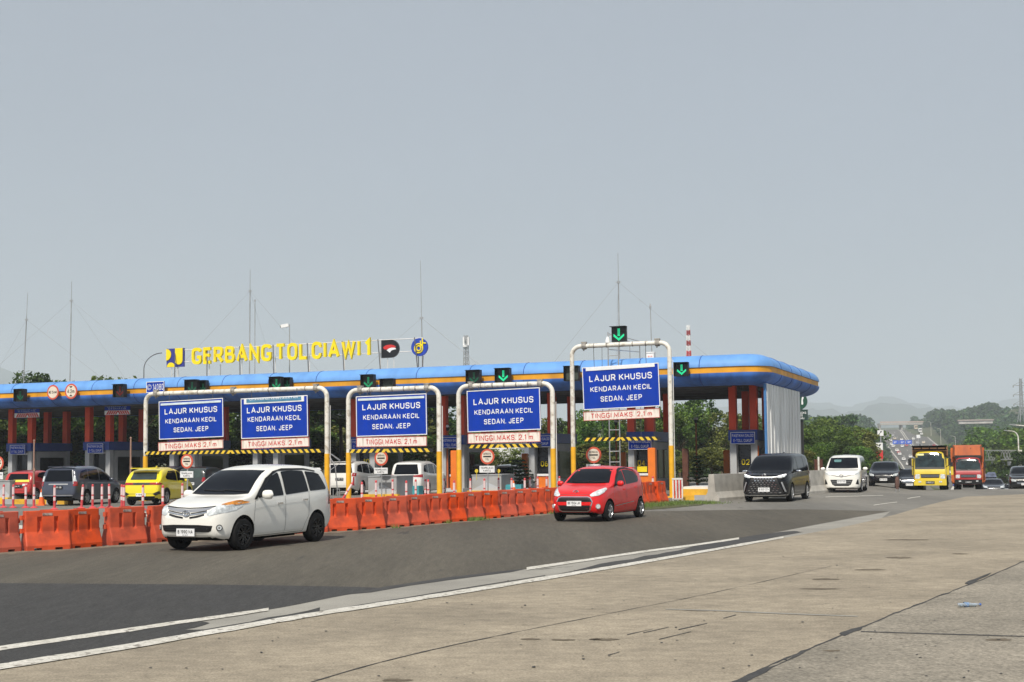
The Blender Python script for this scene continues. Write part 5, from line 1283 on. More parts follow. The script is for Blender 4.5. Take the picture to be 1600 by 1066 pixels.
        for X in (c.wb / 2, -c.wb / 2):
            for q in (1, -1):
                loc = (X, q * (c.W / 2 - w - inset), r)
                if first is None:
                    t = tyre.build('wheel', M['rubber'], parent, smooth=40); first = t
                    h = hub.build('brake_disc', M['plastic_dark'], t); o = rm.build('rim', rim, t, smooth=30); kids = (h, o)
                else:
                    t = first.copy(); link(t, parent)
                    for kk in kids: k2 = kk.copy(); link(k2, t)
                t.location = loc; t.rotation_euler = (0, 0, 0 if q > 0 else math.pi)
    def mirrors(c, material, parent, x, z, size=(.10, .19, .13), dark_base=True):
        for q in (1, -1):
            p = c._proj('L' if q > 0 else 'R', x, z, 0.0)
            if p is None: continue
            m = MB(); sx, sy, sz = size; prof = []
            for i in range(7):
                t = i / 6; prof.append((.5 * math.sqrt(max(.02, 1 - (2 * t - 1) ** 4)), t))
            V, F, n = [], [], 14
            for k, (rr, t) in enumerate(prof):
                for j in range(n):
                    a = 2 * math.pi * j / n; V.append((p.x + sx * rr * 1.1 * math.cos(a) - .03, p.y + q * (.05 + sy * t), p.z + .05 + sz * rr * (1 + .1 * t) * math.sin(a)))
            for k in range(6):
                for j in range(n): f = (k * n + j, k * n + (j + 1) % n, (k + 1) * n + (j + 1) % n, (k + 1) * n + j); F.append(f if q < 0 else f[::-1])
            F += [tuple(range(n)), tuple(6 * n + j for j in range(n))]
            m.add(V, F); mm = m.build('wing_mirror', material, parent, smooth=50)
            b = MB(); b.bar((p.x, p.y - q * .03, p.z + .0), (p.x - .02, p.y + q * .10, p.z + .04), .05, .05); b.build('mirror_arm', M['plastic_dark'], mm)
    def plate(c, face, z, txt, parent, w=.42, h=.135, y=0.0, dark=False, off=.02, words=None):
        p = c._proj(face, y, z, off); p2 = c._proj(face, y, z + h / 2, off); p3 = c._proj(face, y, z - h / 2, off)
        x = max([q.x for q in (p, p2, p3) if q]) if face == 'F' else min([q.x for q in (p, p2, p3) if q])
        e = bpy.data.objects.new('number_plate', None)
        b = MB(); b.box((0, 0, 0), (w, .018, h)); o = b.build('number_plate', M['black'] if dark else M['sign_white'], parent)
        o.location = (x, y, z); o.rotation_euler = (0, 0, math.pi / 2 if face == 'F' else -math.pi / 2)
        text_mesh([(txt, 0, .012, w * .84, h * .46)] + ([(words, 0, -h * .36, w * .3, h * .14)] if words else []), 'lettering', M['sign_white'] if dark else M['black'], o, depth=.003, y=-.010)
        return o
    def side_windows(c, panes, parent, material=None, off=.006):
        for f in ('L', 'R'):
            for p in panes: c.patch('side_window', p, f, material or M['car_glass'], parent, off, .09, 1)
    def both(c, name, outl, material, parent, off=.006, rnd=1, step=.08):
        for f in ('L', 'R'): c.patch(name, outl, f, material, parent, off, step, rnd)
    def blines(c, name, segs, w, material, parent, off=.004):
        for f in ('L', 'R'): c.line(name, segs, f, w, material, parent, off)
    def handles(c, spots, material, parent):
        for f, q in (('L', 1), ('R', -1)):
            for x, z in spots:
                p = c._proj(f, x, z, .018)
                if p is None: continue
                b = MB(); b.bar((p.x + .085, p.y - q * .012, p.z), (p.x + .05, p.y + q * .012, p.z), .022, .03); b.bar((p.x + .05, p.y + q * .012, p.z), (p.x - .06, p.y + q * .012, p.z), .022, .032); b.bar((p.x - .06, p.y + q * .012, p.z), (p.x - .09, p.y - q * .012, p.z), .022, .03)
                b.build('door_handle', material, parent)
def place(c, t, u, v, wheel, bearing, toward=True, z=0.0, k=1.0):
    """Put the car so that the ground point (u, v) is under the wheel (front/rear, left/right signs) and it heads along the bearing."""
    P = G(u, v, z) if z == 0 else None
    a = R(bearing); h = Vector((math.sin(a), math.cos(a), 0)) * (-1 if toward else 1)
    l = Vector((-h.y, h.x, 0))
    off = (h * (wheel[0] * c.wb / 2) + l * (wheel[1] * (c.W / 2 - .05))) * k
    t.location = (P.x - off.x, P.y - off.y, 0); t.rotation_euler = (0, 0, math.atan2(h.y, h.x))
def place_xy(c, t, x, y, bearing, toward=True, yaw_z=True):
    a = R(bearing); h = Vector((math.sin(a), math.cos(a), 0)) * (-1 if toward else 1)
    t.location = (x, y, float(ground_z(x, y))); t.rotation_euler = (0, 0, math.atan2(h.y, h.x))
    if yaw_z:
        e = 1.3; zf, zr = (float(ground_z(x + h.x * s, y + h.y * s)) for s in (e, -e))
        t.rotation_euler = (0, -math.atan2(zf - zr, 2 * e), t.rotation_euler.z)
def carthing(name, label, cat='car', group=None): return thing(name, label, cat, (0, 0, 0), 0, group)
SEAM = mat('panel_gap', (.06, .06, .06), .6)

# -------- body families
def sp_mpv(L=4.14, W=1.66, H=1.695, wb=2.655, fo=.74, wr=.315):
    k = L / 4.14; z = H / 1.695
    T = lambda pts: [(x * k, y * z) for x, y in pts]
    return dict(L=L, W=W, fo=fo, wb=wb, wr=wr, th=.22,
        top=T([(0, .70), (.05, .80), (.14, .875), (.35, .945), (.7, 1.02), (.98, 1.075), (1.10, 1.13), (1.40, 1.36), (1.70, 1.545), (1.95, 1.625), (2.4, 1.675), (3.0, 1.672), (3.6, 1.63), (3.84, 1.59), (3.92, 1.52), (4.02, 1.18), (4.08, .95), (4.14, .66)]),
        bot=T([(0, .40), (.08, .28), (.3, .215), (.5, .20), (3.5, .20), (3.9, .25), (4.14, .40)]),
        plan=[(0, .62), (.04, .74), (.10, .83), (.22, .915), (.42, .97), (.8, .995), (1.2 * k, 1.0), (3.2 * k, 1.0), (3.8 * k, .965), (3.98 * k, .93), (4.09 * k, .88), (L, .78)],
        belt=T([(0, .70), (.5, .84), (.95, .95), (1.2, .98), (2.0, 1.0), (3.2, 1.05), (3.85, 1.09), (4.02, .98), (4.14, .6)]))
def sp_cross():
    d = sp_mpv(4.05, 1.71, 1.635, 2.52, .78, .345); k, z = 4.05 / 4.14, 1.635 / 1.695
    d['top'] = d['top'][:11] + [(x * k, y * z) for x, y in ((2.4, 1.69), (3.0, 1.66), (3.35, 1.60), (3.60, 1.52), (3.72, 1.38), (3.93, 1.12), (4.03, 1.06), (4.09, .95), (4.14, .62))]
    return d
def sp_hatch(L=3.60, W=1.60, H=1.53, wb=2.45, fo=.66, wr=.285):
    k = L / 3.6; z = H / 1.53; T = lambda pts: [(x * k, y * z) for x, y in pts]
    return dict(L=L, W=W, fo=fo, wb=wb, wr=wr, th=.25,
        top=T([(0, .64), (.05, .74), (.14, .82), (.35, .90), (.65, .97), (.86, 1.015), (.96, 1.06), (1.25, 1.27), (1.52, 1.43), (1.75, 1.49), (2.1, 1.52), (2.6, 1.50), (3.05, 1.45), (3.24, 1.42), (3.34, 1.30), (3.46, 1.02), (3.54, .84), (3.60, .60)]),
        bot=T([(0, .36), (.08, .26), (.3, .19), (.5, .18), (3.0, .18), (3.35, .23), (3.6, .38)]),
        plan=[(0, .58), (.04, .71), (.10, .81), (.22, .905), (.42, .97), (.8, .995), (1.1 * k, 1), (2.8 * k, 1.0), (3.25 * k, .965), (3.44 * k, .92), (3.55 * k, .86), (L, .74)],
        belt=T([(0, .6), (.5, .80), (.85, .90), (1.1, .925), (2.0, .96), (2.9, 1.01), (3.3, 1.02), (3.45, .9), (3.6, .5)]))
def sp_van(L=5.13, W=1.89, H=1.95, wb=3.0, fo=.93, wr=.36):
    k = L / 5.13; z = H / 1.95; T = lambda pts: [(x * k, y * z) for x, y in pts]
    return dict(L=L, W=W, fo=fo, wb=wb, wr=wr, th=.17,
        top=T([(0, .86), (.04, .98), (.10, 1.06), (.3, 1.12), (.7, 1.19), (.92, 1.23), (1.05, 1.30), (1.45, 1.63), (1.75, 1.81), (2.0, 1.88), (2.6, 1.94), (3.6, 1.945), (4.5, 1.91), (4.78, 1.86), (4.86, 1.72), (4.98, 1.25), (5.06, .95), (5.13, .6)]),
        bot=T([(0, .28), (.08, .22), (.4, .19), (4.4, .19), (4.9, .24), (5.13, .36)]),
        plan=[(0, .70), (.04, .80), (.10, .87), (.22, .935), (.42, .98), (.8, 1.0), (4.2 * k, 1.0), (4.8 * k, .965), (5.0 * k, .93), (L, .85)],
        belt=T([(0, .8), (.5, .98), (1.0, 1.06), (1.5, 1.09), (3.0, 1.12), (4.6, 1.16), (4.95, 1.0), (5.13, .5)]))
def sp_sedan(L=4.45, W=1.75, H=1.46, wb=2.65, fo=.84, wr=.31):
    k = L / 4.45; z = H / 1.46; T = lambda pts: [(x * k, y * z) for x, y in pts]
    return dict(L=L, W=W, fo=fo, wb=wb, wr=wr, th=.32,
        top=T([(0, .62), (.05, .70), (.14, .76), (.4, .83), (.9, .92), (1.2, .96), (1.35, 1.01), (1.75, 1.26), (2.05, 1.40), (2.4, 1.45), (2.8, 1.45), (3.2, 1.38), (3.6, 1.18), (3.85, 1.06), (4.2, 1.02), (4.36, .96), (4.42, .8), (4.45, .6)]),
        bot=T([(0, .34), (.08, .24), (.4, .18), (3.9, .18), (4.3, .25), (4.45, .38)]),
        plan=[(0, .60), (.04, .72), (.10, .82), (.22, .91), (.42, .97), (.8, 1), (3.6 * k, 1), (4.2 * k, .95), (4.36 * k, .89), (L, .76)],
        belt=T([(0, .58), (.5, .74), (1.2, .87), (2, .91), (3.2, .96), (4, .96), (4.3, .8), (4.45, .5)]))
def std_front_glass(c, t, zb, zt_, wbm, wtp, material=None):
    return c.patch('windscreen', [(-wbm, zb), (-wbm * .55, zb - .015), (wbm * .55, zb - .015), (wbm, zb), (wtp, zt_), (wtp * .5, zt_ + .012), (-wtp * .5, zt_ + .012), (-wtp, zt_)], 'F', material or M['car_glass'], t, .007, .09, 0)

# ======== the white minivan in front
def white_minivan():
    c = Car(sp_mpv()); t = carthing('minivan', 'white minivan with black wheels driving past in the foreground', 'car')
    P = paint('white', (.86, .845, .79), .25, var=.03)
    body = c.body(P, t)
    std_front_glass(c, t, 1.125, 1.56, .685, .575)
    c.line('windscreen_trim', [[(-.69, 1.118), (-.4, 1.10), (.4, 1.10), (.69, 1.118)]], 'F', .03, M['plastic_dark'], t, .006)
    wv = MB()
    for y0, y1, dz in ((-.45, .10, .03), (.05, .60, .03)):
        a, b2 = c._proj('F', y0, 1.135 + dz, .02), c._proj('F', y1, 1.14, .02); wv.bar(a, b2, .018)
    wv.build('wiper', M['black'], t)
    c.side_windows([[(1.20, 1.015), (1.56, 1.275), (1.86, 1.45), (2.10, 1.52), (2.16, 1.045)], [(2.23, 1.05), (2.20, 1.53), (2.60, 1.55), (3.02, 1.535), (3.10, 1.10)], [(3.15, 1.105), (3.08, 1.53), (3.45, 1.50), (3.62, 1.46), (3.84, 1.17), (3.80, 1.125)]], t)
    c.both('window_frame', [(1.10, .985), (1.20, .985), (1.24, 1.03), (1.60, 1.29), (1.90, 1.47), (2.12, 1.545), (3.05, 1.56), (3.5, 1.515), (3.50, 1.535), (3.1, 1.59), (2.3, 1.595), (1.95, 1.54), (1.62, 1.40), (1.30, 1.16)], M['plastic_dark'], t, .010, 1)
    c.blines('door_seam', [[(1.06, .26), (1.08, .66), (1.14, .96)], [(2.18, .26), (2.20, 1.03)], [(3.06, .60), (3.10, 1.06), (3.12, 1.10)], [(3.06, .60), (2.92, .42), (2.86, .27)], [(1.06, .26), (2.86, .27)]], .008, SEAM, t)
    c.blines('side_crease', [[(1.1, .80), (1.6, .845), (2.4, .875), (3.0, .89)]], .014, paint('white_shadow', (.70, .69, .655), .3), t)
    c.handles([(1.99, .885), (2.93, .93)], M['chrome'], t)
    c.mirrors(P, t, 1.30, 1.03, (.14, .26, .18))
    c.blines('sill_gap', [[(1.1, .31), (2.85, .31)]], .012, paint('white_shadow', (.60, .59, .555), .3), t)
    for f in ('L', 'R'):
        for X0 in (c.fo, c.fo + c.wb): c.line('arch_lip', [[(X0 + .385 * math.cos(a), .33 + .385 * math.sin(a)) for a in np.linspace(.1, math.pi - .1, 14)]], f, .022, P, t, .010)
    # front
    c.pair('headlight', [(.45, .735), (.53, .705), (.765, .765), (.80, .80), (.812, .91), (.70, .92), (.59, .88), (.52, .80)], 'F', M['lamp_clear'], t, .008, .045, 1)
    c.pair('turn_signal', [(.63, .905), (.72, .905), (.80, .905), (.812, .94), (.79, .99), (.755, .985), (.69, .95)], 'F', M['lamp_amber'], t, .012, .045, 1)
    c.patch('upper_grille', [(-.56, .875), (-.3, .84), (0, .825), (.3, .84), (.56, .875), (.50, .825), (.28, .785), (.0, .765), (-.28, .785), (-.50, .825)], 'F', mat('grille_silver', (.38, .39, .42), .3, .5, .1), t, .006, .05, 0)
    c.line('grille_gap', [[(-.58, .882), (-.3, .855), (0, .845), (.3, .855), (.58, .882)], [(-.46, .80), (-.27, .768), (-.1, .748)], [(.46, .80), (.27, .768), (.1, .748)]], 'F', .016, M['black'], t, .010)
    c.line('grille_gap', [[(-.42, .728), (-.25, .690), (-.08, .668)], [(.42, .728), (.25, .690), (.08, .668)]], 'F', .034, M['black'], t, .008)
    c.line('chrome_strip', [[(-.47, .775), (-.25, .735), (0, .712), (.25, .735), (.47, .775)]], 'F', .020, M['chrome'], t, .014)
    e = c._proj('F', 0, .742, .02); b = MB()
    for rr, rz_ in ((.085, .062), (.032, .055)): b.tube([(e.x, rr * math.cos(a), e.z + rz_ * math.sin(a)) for a in np.linspace(0, 2 * math.pi, 25)], .010, 6)
    b.tube([(e.x, .06 * math.cos(a), e.z + .035 + .022 * math.sin(a)) for a in np.linspace(0, 2 * math.pi, 21)], .009, 6); b.build('emblem', M['chrome'], t)
    c.patch('bumper_intake', [(-.60, .515), (-.3, .53), (.3, .53), (.60, .515), (.57, .42), (.52, .395), (-.52, .395), (-.57, .42)], 'F', M['plastic_dark'], t, .007, .06, 0)
    c.line('intake_bar', [[(-.56, .475), (.56, .475)], [(-.55, .435), (.55, .435)]], 'F', .012, M['black'], t, .012)
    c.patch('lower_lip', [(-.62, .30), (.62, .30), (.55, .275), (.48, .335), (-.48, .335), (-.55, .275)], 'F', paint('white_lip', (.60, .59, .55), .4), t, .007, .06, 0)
    for q in (1, -1):
        p = c._proj('F', q * .70, .475, .0); n = Vector((1, q * .75, 0)).normalized()
        b = MB(); b.tube([p - n * .02, p + n * .022], .062, 18); o = b.build('fog_light', M['plastic_dark'], t)
        b = MB(); b.tube([p + n * .0, p + n * .027], .045, 16); b.build('lens', M['lamp_clear'], o); b = MB(); b.tube([p + n * .01, p + n * .031], .022, 12); b.build('bulb', M['chrome'], o)
    c.plate('F', .385, 'B 1990 NA', t, .43, .145, words='01.27')
    c.patch('scuff', [(.815, .70), (.83, .66), (.84, .67), (.83, .72)], 'F', M['black'], t, .008, .03, 0)
    # rear corner
    c.both('tail_light', [(3.90, .80), (3.99, .80), (4.04, 1.12), (3.98, 1.12), (3.93, .96)], M['lamp_red'], t, .010, 0, .05)
    b = MB(); b.box((c.X(3.88), 0, 1.572), (.24, 1.10, .045), taper=.93); b.build('roof_spoiler', P, t)
    for q in (1, -1):
        b = MB(); b.box((c.X(3.62), q * .66, .24), (.025, .26, .24)); b.box((c.X(1.10), q * .68, .22), (.02, .2, .16)); b.build('mud_flap', M['rubber'], t)
    b = MB(); b.box((c.X(2.6), .3, .185), (1.1, .22, .06)); b.build('exhaust', M['underbody'], t)
    c.wheels(t, M['rim_black'], 8, 'twin', .215, -.01)
    for X in (c.wb / 2, -c.wb / 2):
        b = MB(); b.box((X + .02, c.W / 2 - .115, c.wr + .12), (.09, .06, .11)); b.build('brake_caliper', M['sign_red'], t)
    t.scale = (1.06,) * 3; place(c, t, 378, 860, (1, 1), 24.0, k=1.06)
    return c, t
car1, car1_t = white_minivan()

# ======== the red hatchback
def red_hatch():
    c = Car(sp_hatch()); t = carthing('hatchback', 'red hatchback with silver wheels driving past the orange barriers', 'car')
    P = paint('red', (.72, .012, .014), .25, var=.06, coat=.35)
    c.body(P, t)
    std_front_glass(c, t, 1.055, 1.43, .655, .53)
    b = MB()
    for y0, y1 in ((-.5, .05), (.0, .55)): b.bar(c._proj('F', y0, 1.085, .02), c._proj('F', y1, 1.065, .02), .018)
    b.build('wiper', M['black'], t)
    c.side_windows([[(1.06, .965), (1.40, 1.20), (1.66, 1.35), (1.86, 1.40), (1.92, .995)], [(1.96, .997), (1.91, 1.405), (2.3, 1.415), (2.72, 1.36), (3.00, 1.20), (2.98, 1.09), (2.85, 1.045)]], t)
    c.both('window_frame', [(.98, .935), (1.06, .94), (1.42, 1.22), (1.68, 1.37), (1.9, 1.425), (2.3, 1.44), (2.74, 1.385), (3.04, 1.21), (2.80, 1.40), (2.3, 1.475), (1.85, 1.465), (1.62, 1.41), (1.3, 1.22)], M['plastic_dark'], t, .010, 1)
    c.line('a', [], 'L', .01, SEAM, None) if False else None
    c.blines('door_seam', [[(.96, .26), (.98, .6), (1.02, .93)], [(1.94, .24), (1.95, .99)], [(2.86, .64), (2.92, 1.04)], [(2.86, .64), (2.62, .4), (2.56, .26)], [(.96, .24), (2.56, .26)]], .008, SEAM, t)
    c.blines('side_moulding', [[(1.05, .42), (2.50, .50)]], .022, M['chrome'], t, .012)
    c.handles([(1.78, .855), (2.70, .90)], P, t)
    c.mirrors(P, t, 1.12, .985, (.12, .20, .15))
    c.pair('headlight', [(.43, .735), (.50, .70), (.67, .73), (.735, .80), (.755, .90), (.72, .935), (.60, .87), (.50, .80)], 'F', M['lamp_clear'], t, .010, .045, 2)
    c.patch('grille', [(-.47, .645), (-.40, .67), (.40, .67), (.47, .645), (.505, .56), (.43, .345), (.36, .315), (-.36, .315), (-.43, .345), (-.505, .56)], 'F', M['black'], t, .007, .06, 0)
    c.line('grille_trim', [[(-.47, .665), (-.40, .69), (.40, .69), (.47, .665), (.525, .56), (.45, .335), (.37, .30), (-.37, .30), (-.45, .335), (-.525, .56), (-.47, .665)]], 'F', .024, M['chrome'], t, .014)
    c.patch('bumper_bar', [(-.50, .555), (.50, .555), (.475, .465), (-.475, .465)], 'F', P, t, .016, .06, 0)
    c.line('grille_slat', [[(-.44, .61), (.44, .61)], [(-.42, .42), (.42, .42)], [(-.39, .37), (.39, .37)]], 'F', .012, M['plastic_dark'], t, .012)
    for q in (1, -1):
        p = c._proj('F', q * .655, .435, 0); n = Vector((1, q * .7, 0)).normalized()
        b = MB(); b.tube([p - n * .02, p + n * .024], .075, 18); o = b.build('fog_light', M['chrome'], t)
        b = MB(); b.tube([p, p + n * .03], .052, 16); b.build('lens', M['lamp_clear'], o)
    e = c._proj('F', 0, .815, .012); b = MB()
    b.tube([(e.x - .03 * abs(math.sin(a)) , .075 * math.cos(a), e.z + .045 * math.sin(a)) for a in np.linspace(0, 2 * math.pi, 23)], .011, 6); b.bar((e.x, -.03, e.z - .03), (e.x, .05, e.z + .02), .02); b.build('emblem', M['chrome'], t)
    c.line('bonnet_gap', [[(-.46, .765), (-.2, .75), (.2, .75), (.46, .765)]], 'F', .010, SEAM, t)
    c.plate('F', .515, 'BE 1504 JK', t, .43, .14, words='08.26')
    b = MB(); b.box((c.X(3.24), 0, 1.455), (.24, 1.06, .028)); b.build('roof_spoiler', P, t)
    c.both('tail_light', [(3.30, .80), (3.44, .82), (3.46, 1.02), (3.36, 1.04)], M['lamp_red'], t, .01, 1, .05)
    c.wheels(t, M['rim_silver'], 5, 'five', .18, -.005)
    t.scale = (1.05,) * 3; place(c, t, 951.5, 815, (1, 1), 26, k=1.05)
    return c, t
car2, car2_t = red_hatch()

# ======== the black luxury van
def black_van():
    c = Car(sp_van()); t = carthing('luxury_van', 'black van with a wide chrome mesh grille by the concrete dividers', 'van')
    P = mat('paint_black_van', (.003, .004, .006), .20, var=.1, scale=1.2, coat=.12, spec=.3)
    c.body(P, t); std_front_glass(c, t, 1.27, 1.80, .80, .69)
    c.side_windows([[(1.30, 1.16), (1.62, 1.50), (1.92, 1.72), (2.2, 1.78), (2.24, 1.18)], [(2.30, 1.18), (2.28, 1.79), (3.55, 1.81), (3.58, 1.20)], [(3.64, 1.20), (3.62, 1.81), (4.35, 1.77), (4.70, 1.30), (4.62, 1.23)]], t)
    c.blines('door_seam', [[(1.16, .3), (1.2, 1.1)], [(2.27, .3), (2.27, 1.18)], [(3.60, .7), (3.6, 1.2)]], .008, SEAM, t)
    c.blines('window_trim', [[(1.25, 1.13), (2.3, 1.15), (3.6, 1.17), (4.65, 1.21)]], .022, M['chrome'], t, .012)
    c.blines('sill_trim', [[(1.35, .30), (3.55, .30)]], .02, M['chrome'], t, .012)
    c.mirrors(M['chrome'], t, 1.42, 1.16, (.10, .26, .10))
    c.patch('grille', [(-.50, .98), (.50, .98), (.60, .74), (.78, .36), (.70, .31), (-.70, .31), (-.78, .36), (-.60, .74)], 'F', M['black'], t, .006, .07, 0)
    segs = []
    for r_ in range(8):
        z = .93 - r_ * .078; half = .40 + r_ * .040; n = 7 if r_ < 4 else 8
        for i in range(n):
            y = -half + 2 * half * (i + (.5 if True else 0)) / n + (half / n * .5 if r_ % 2 else -half / n * .5)
            if abs(y) < half + .03 and not (abs(y) < .27 and .40 < z < .60): segs.append([(y - half / n * .52, z), (y + half / n * .52, z)])
    c.line('grille_mesh', segs, 'F', .030, M['chrome'], t, .014)
    c.line('chrome_strip', [[(-.83, 1.095), (-.50, 1.00), (-.3, .985), (.3, .985), (.50, 1.00), (.83, 1.095)]], 'F', .024, M['lamp_lit'], t, .016)  # chrome strip painted with a glow in place of its bright shine
    c.pair('headlight', [(.50, .985), (.60, .955), (.80, 1.0), (.85, 1.085), (.80, 1.075), (.62, 1.02)], 'F', M['lamp_clear'], t, .012, .05, 0)
    c.pair('corner_intake', [(.66, .86), (.88, .80), (.90, .40), (.80, .36), (.74, .60)], 'F', M['plastic_dark'], t, .008, .06, 1)
    c.line('corner_blade', [[(.70, .80), (.745, .68), (.83, .42)], [(-.70, .80), (-.745, .68), (-.83, .42)]], 'F', .05, M['steel'], t, .018)
    c.line('lower_trim', [[(-.88, .30), (-.60, .275), (.60, .275), (.88, .30)]], 'F', .03, M['chrome'], t, .016)
    c.plate('F', .50, 'B 2021 ZZN', t, .46, .16)
    e = c._proj('F', 0, 1.06, .015); b = MB(); b.tube([(e.x, .075 * math.cos(a), e.z + .05 * math.sin(a)) for a in np.linspace(0, 2 * math.pi, 21)], .012, 6); b.bar((e.x, -.02, e.z + .03), (e.x, .045, e.z - .025), .018); b.build('emblem', M['chrome'], t)
    b = MB(); b.box((c.X(3.9), .0, 1.975), (.16, .05, .05), taper=.4); b.build('roof_fin', P, t)
    c.wheels(t, M['rim_silver'], 7, 'twin', .22, 0)
    place(c, t, 1237, 783.8, (1, 1), 24)
    return c, t
car3, car3_t = black_van()

# ======== vehicles at the crest, seen head on
def plain_front(c, t, P, zg0=.46, zg1=.62, hl=(.46, .66, .78, .80), plate='B 1234 KL', pz=.50, grille_w=.48, chrome=True, zwin=None, plate_on=True):
    """Grille, lamps, plate and bumper intake common to ordinary cars."""
    k = c.W / 1.7
    c.pair('headlight', [(hl[0] * k, hl[1]), (hl[2] * k * .92, hl[1] + .02), (hl[2] * k, hl[3] + .05), (hl[2] * k * .9, hl[3] + .04), (hl[0] * k * 1.05, hl[3] - .02)], 'F', M['lamp_clear'], t, .010, .06, 1)
    c.patch('grille', [(-grille_w, zg1), (grille_w, zg1), (grille_w * .9, zg0), (-grille_w * .9, zg0)], 'F', M['black'], t, .007, .08, 0)
    if chrome: c.line('grille_bar', [[(-grille_w, zg1 - .03), (0, zg1 - .05), (grille_w, zg1 - .03)], [(-grille_w * .95, (zg0 + zg1) / 2), (grille_w * .95, (zg0 + zg1) / 2)]], 'F', .022, M['chrome'], t, .014)
    c.patch('bumper_intake', [(-.5 * k, .36), (.5 * k, .36), (.46 * k, .26), (-.46 * k, .26)], 'F', M['plastic_dark'], t, .008, .08, 0)
    if plate_on: c.plate('F', pz, plate, t)
def white_van():
    c = Car(sp_van(4.72, 1.77, 1.84, 2.85, .93, .33)); t = carthing('family_van', 'white family van on the crest behind the black van', 'van')
    P = paint('white', (.86, .845, .79), .25, var=.03); c.body(P, t); std_front_glass(c, t, 1.19, 1.69, .735, .64)
    c.patch('sun_strip', [(-.48, 1.60), (-.10, 1.60), (-.12, 1.48), (-.44, 1.48)], 'F', mat('window_sticker', (.10, .22, .22), .3), t, .012, .08, 1)
    c.side_windows([[(1.2, 1.10), (1.52, 1.42), (1.8, 1.62), (2.05, 1.68), (2.08, 1.12)], [(2.14, 1.12), (2.12, 1.69), (3.2, 1.71), (3.24, 1.14)], [(3.3, 1.14), (3.28, 1.71), (4.0, 1.67), (4.3, 1.24)]], t)
    c.mirrors(P, t, 1.32, 1.10, (.11, .24, .15))
    c.patch('grille', [(-.53, .62), (.53, .62), (.44, .40), (.32, .33), (-.32, .33), (-.44, .40)], 'F', M['black'], t, .008, .06, 0)
    c.line('grille_bar', [[(-.48, .53), (.48, .53)], [(-.42, .43), (.42, .43)], [(-.53, .63), (.53, .63)]], 'F', .020, M['steel'], t, .013)
    c.pair('headlight', [(.48, .86), (.58, .835), (.78, .92), (.82, 1.02), (.70, .965)], 'F', M['lamp_clear'], t, .010, .05, 0)
    c.pair('fog_light', [(.66, .42), (.80, .40), (.78, .66), (.74, .64)], 'F', M['plastic_dark'], t, .010, .05, 0)
    c.line('bonnet_gap', [[(-.58, .885), (-.2, .80), (.2, .80), (.58, .885)]], 'F', .022, SEAM, t, .008)
    e = c._proj('F', 0, .83, .015); b = MB(); b.tube([(e.x, .08 * math.cos(a), e.z + .06 * math.sin(a)) for a in np.linspace(0, 2 * math.pi, 21)], .014, 6); b.build('emblem', M['chrome'], t)
    c.plate('F', .53, 'B 1127 TKR', t, .43, .14)
    c.wheels(t, M['rim_silver'], 5, 'five', .2, 0)
    x, y = D(1323, 760, 63.2).xy; place_xy(c, t, x + .4, y + 1.6, 20)
    return t
white_van()
def dark_sedan():
    c = Car(sp_sedan()); t = carthing('sedan', 'dark blue sedan between the white van and the yellow truck, nearest', 'car')
    P = paint('ink', (.006, .007, .012), .2, var=.1, coat=.3); c.body(P, t); std_front_glass(c, t, .985, 1.36, .70, .56)
    c.side_windows([[(1.5, .93), (1.85, 1.2), (2.15, 1.36), (2.4, 1.39), (2.42, .95)], [(2.48, .95), (2.47, 1.39), (2.9, 1.36), (3.3, 1.16), (3.3, 1.0)]], t)
    c.mirrors(P, t, 1.55, .93); plain_front(c, t, P, .48, .62, (.50, .60, .80, .72), 'B 2140 SZ', .40, .44)
    c.wheels(t, M['rim_silver'], 5, 'five', .19, 0); x, y = D(1383, 760, 76).xy; place_xy(c, t, x + .4, y + 1.3, 19)
    return t
dark_sedan()
def second_sedan():
    c = Car(sp_sedan(4.6, 1.78, 1.48)); t = carthing('sedan', 'dark sedan with bright chrome front half hidden by the yellow truck', 'car')
    P = paint('ink2', (.007, .008, .012), .2, var=.1, coat=.3); c.body(P, t); std_front_glass(c, t, 1.0, 1.38, .71, .57)
    c.mirrors(P, t, 1.6, .95); plain_front(c, t, P, .46, .66, (.50, .60, .82, .74), 'B 71 RFH', .42, .46)
    c.patch('chrome_band', [(-.48, .70), (.48, .70), (.46, .58), (-.46, .58)], 'F', M['chrome'], t, .016, .08, 0)
    c.pair('lit_lamp', [(.58, .66), (.70, .66), (.70, .74), (.58, .74)], 'F', M['lamp_lit'], t, .018, .05, 1)
    c.wheels(t, M['rim_silver'], 5, 'five', .19, 0); x, y = D(1423, 760, 79).xy; place_xy(c, t, x + .4, y + 1.3, 19)
second_sedan()
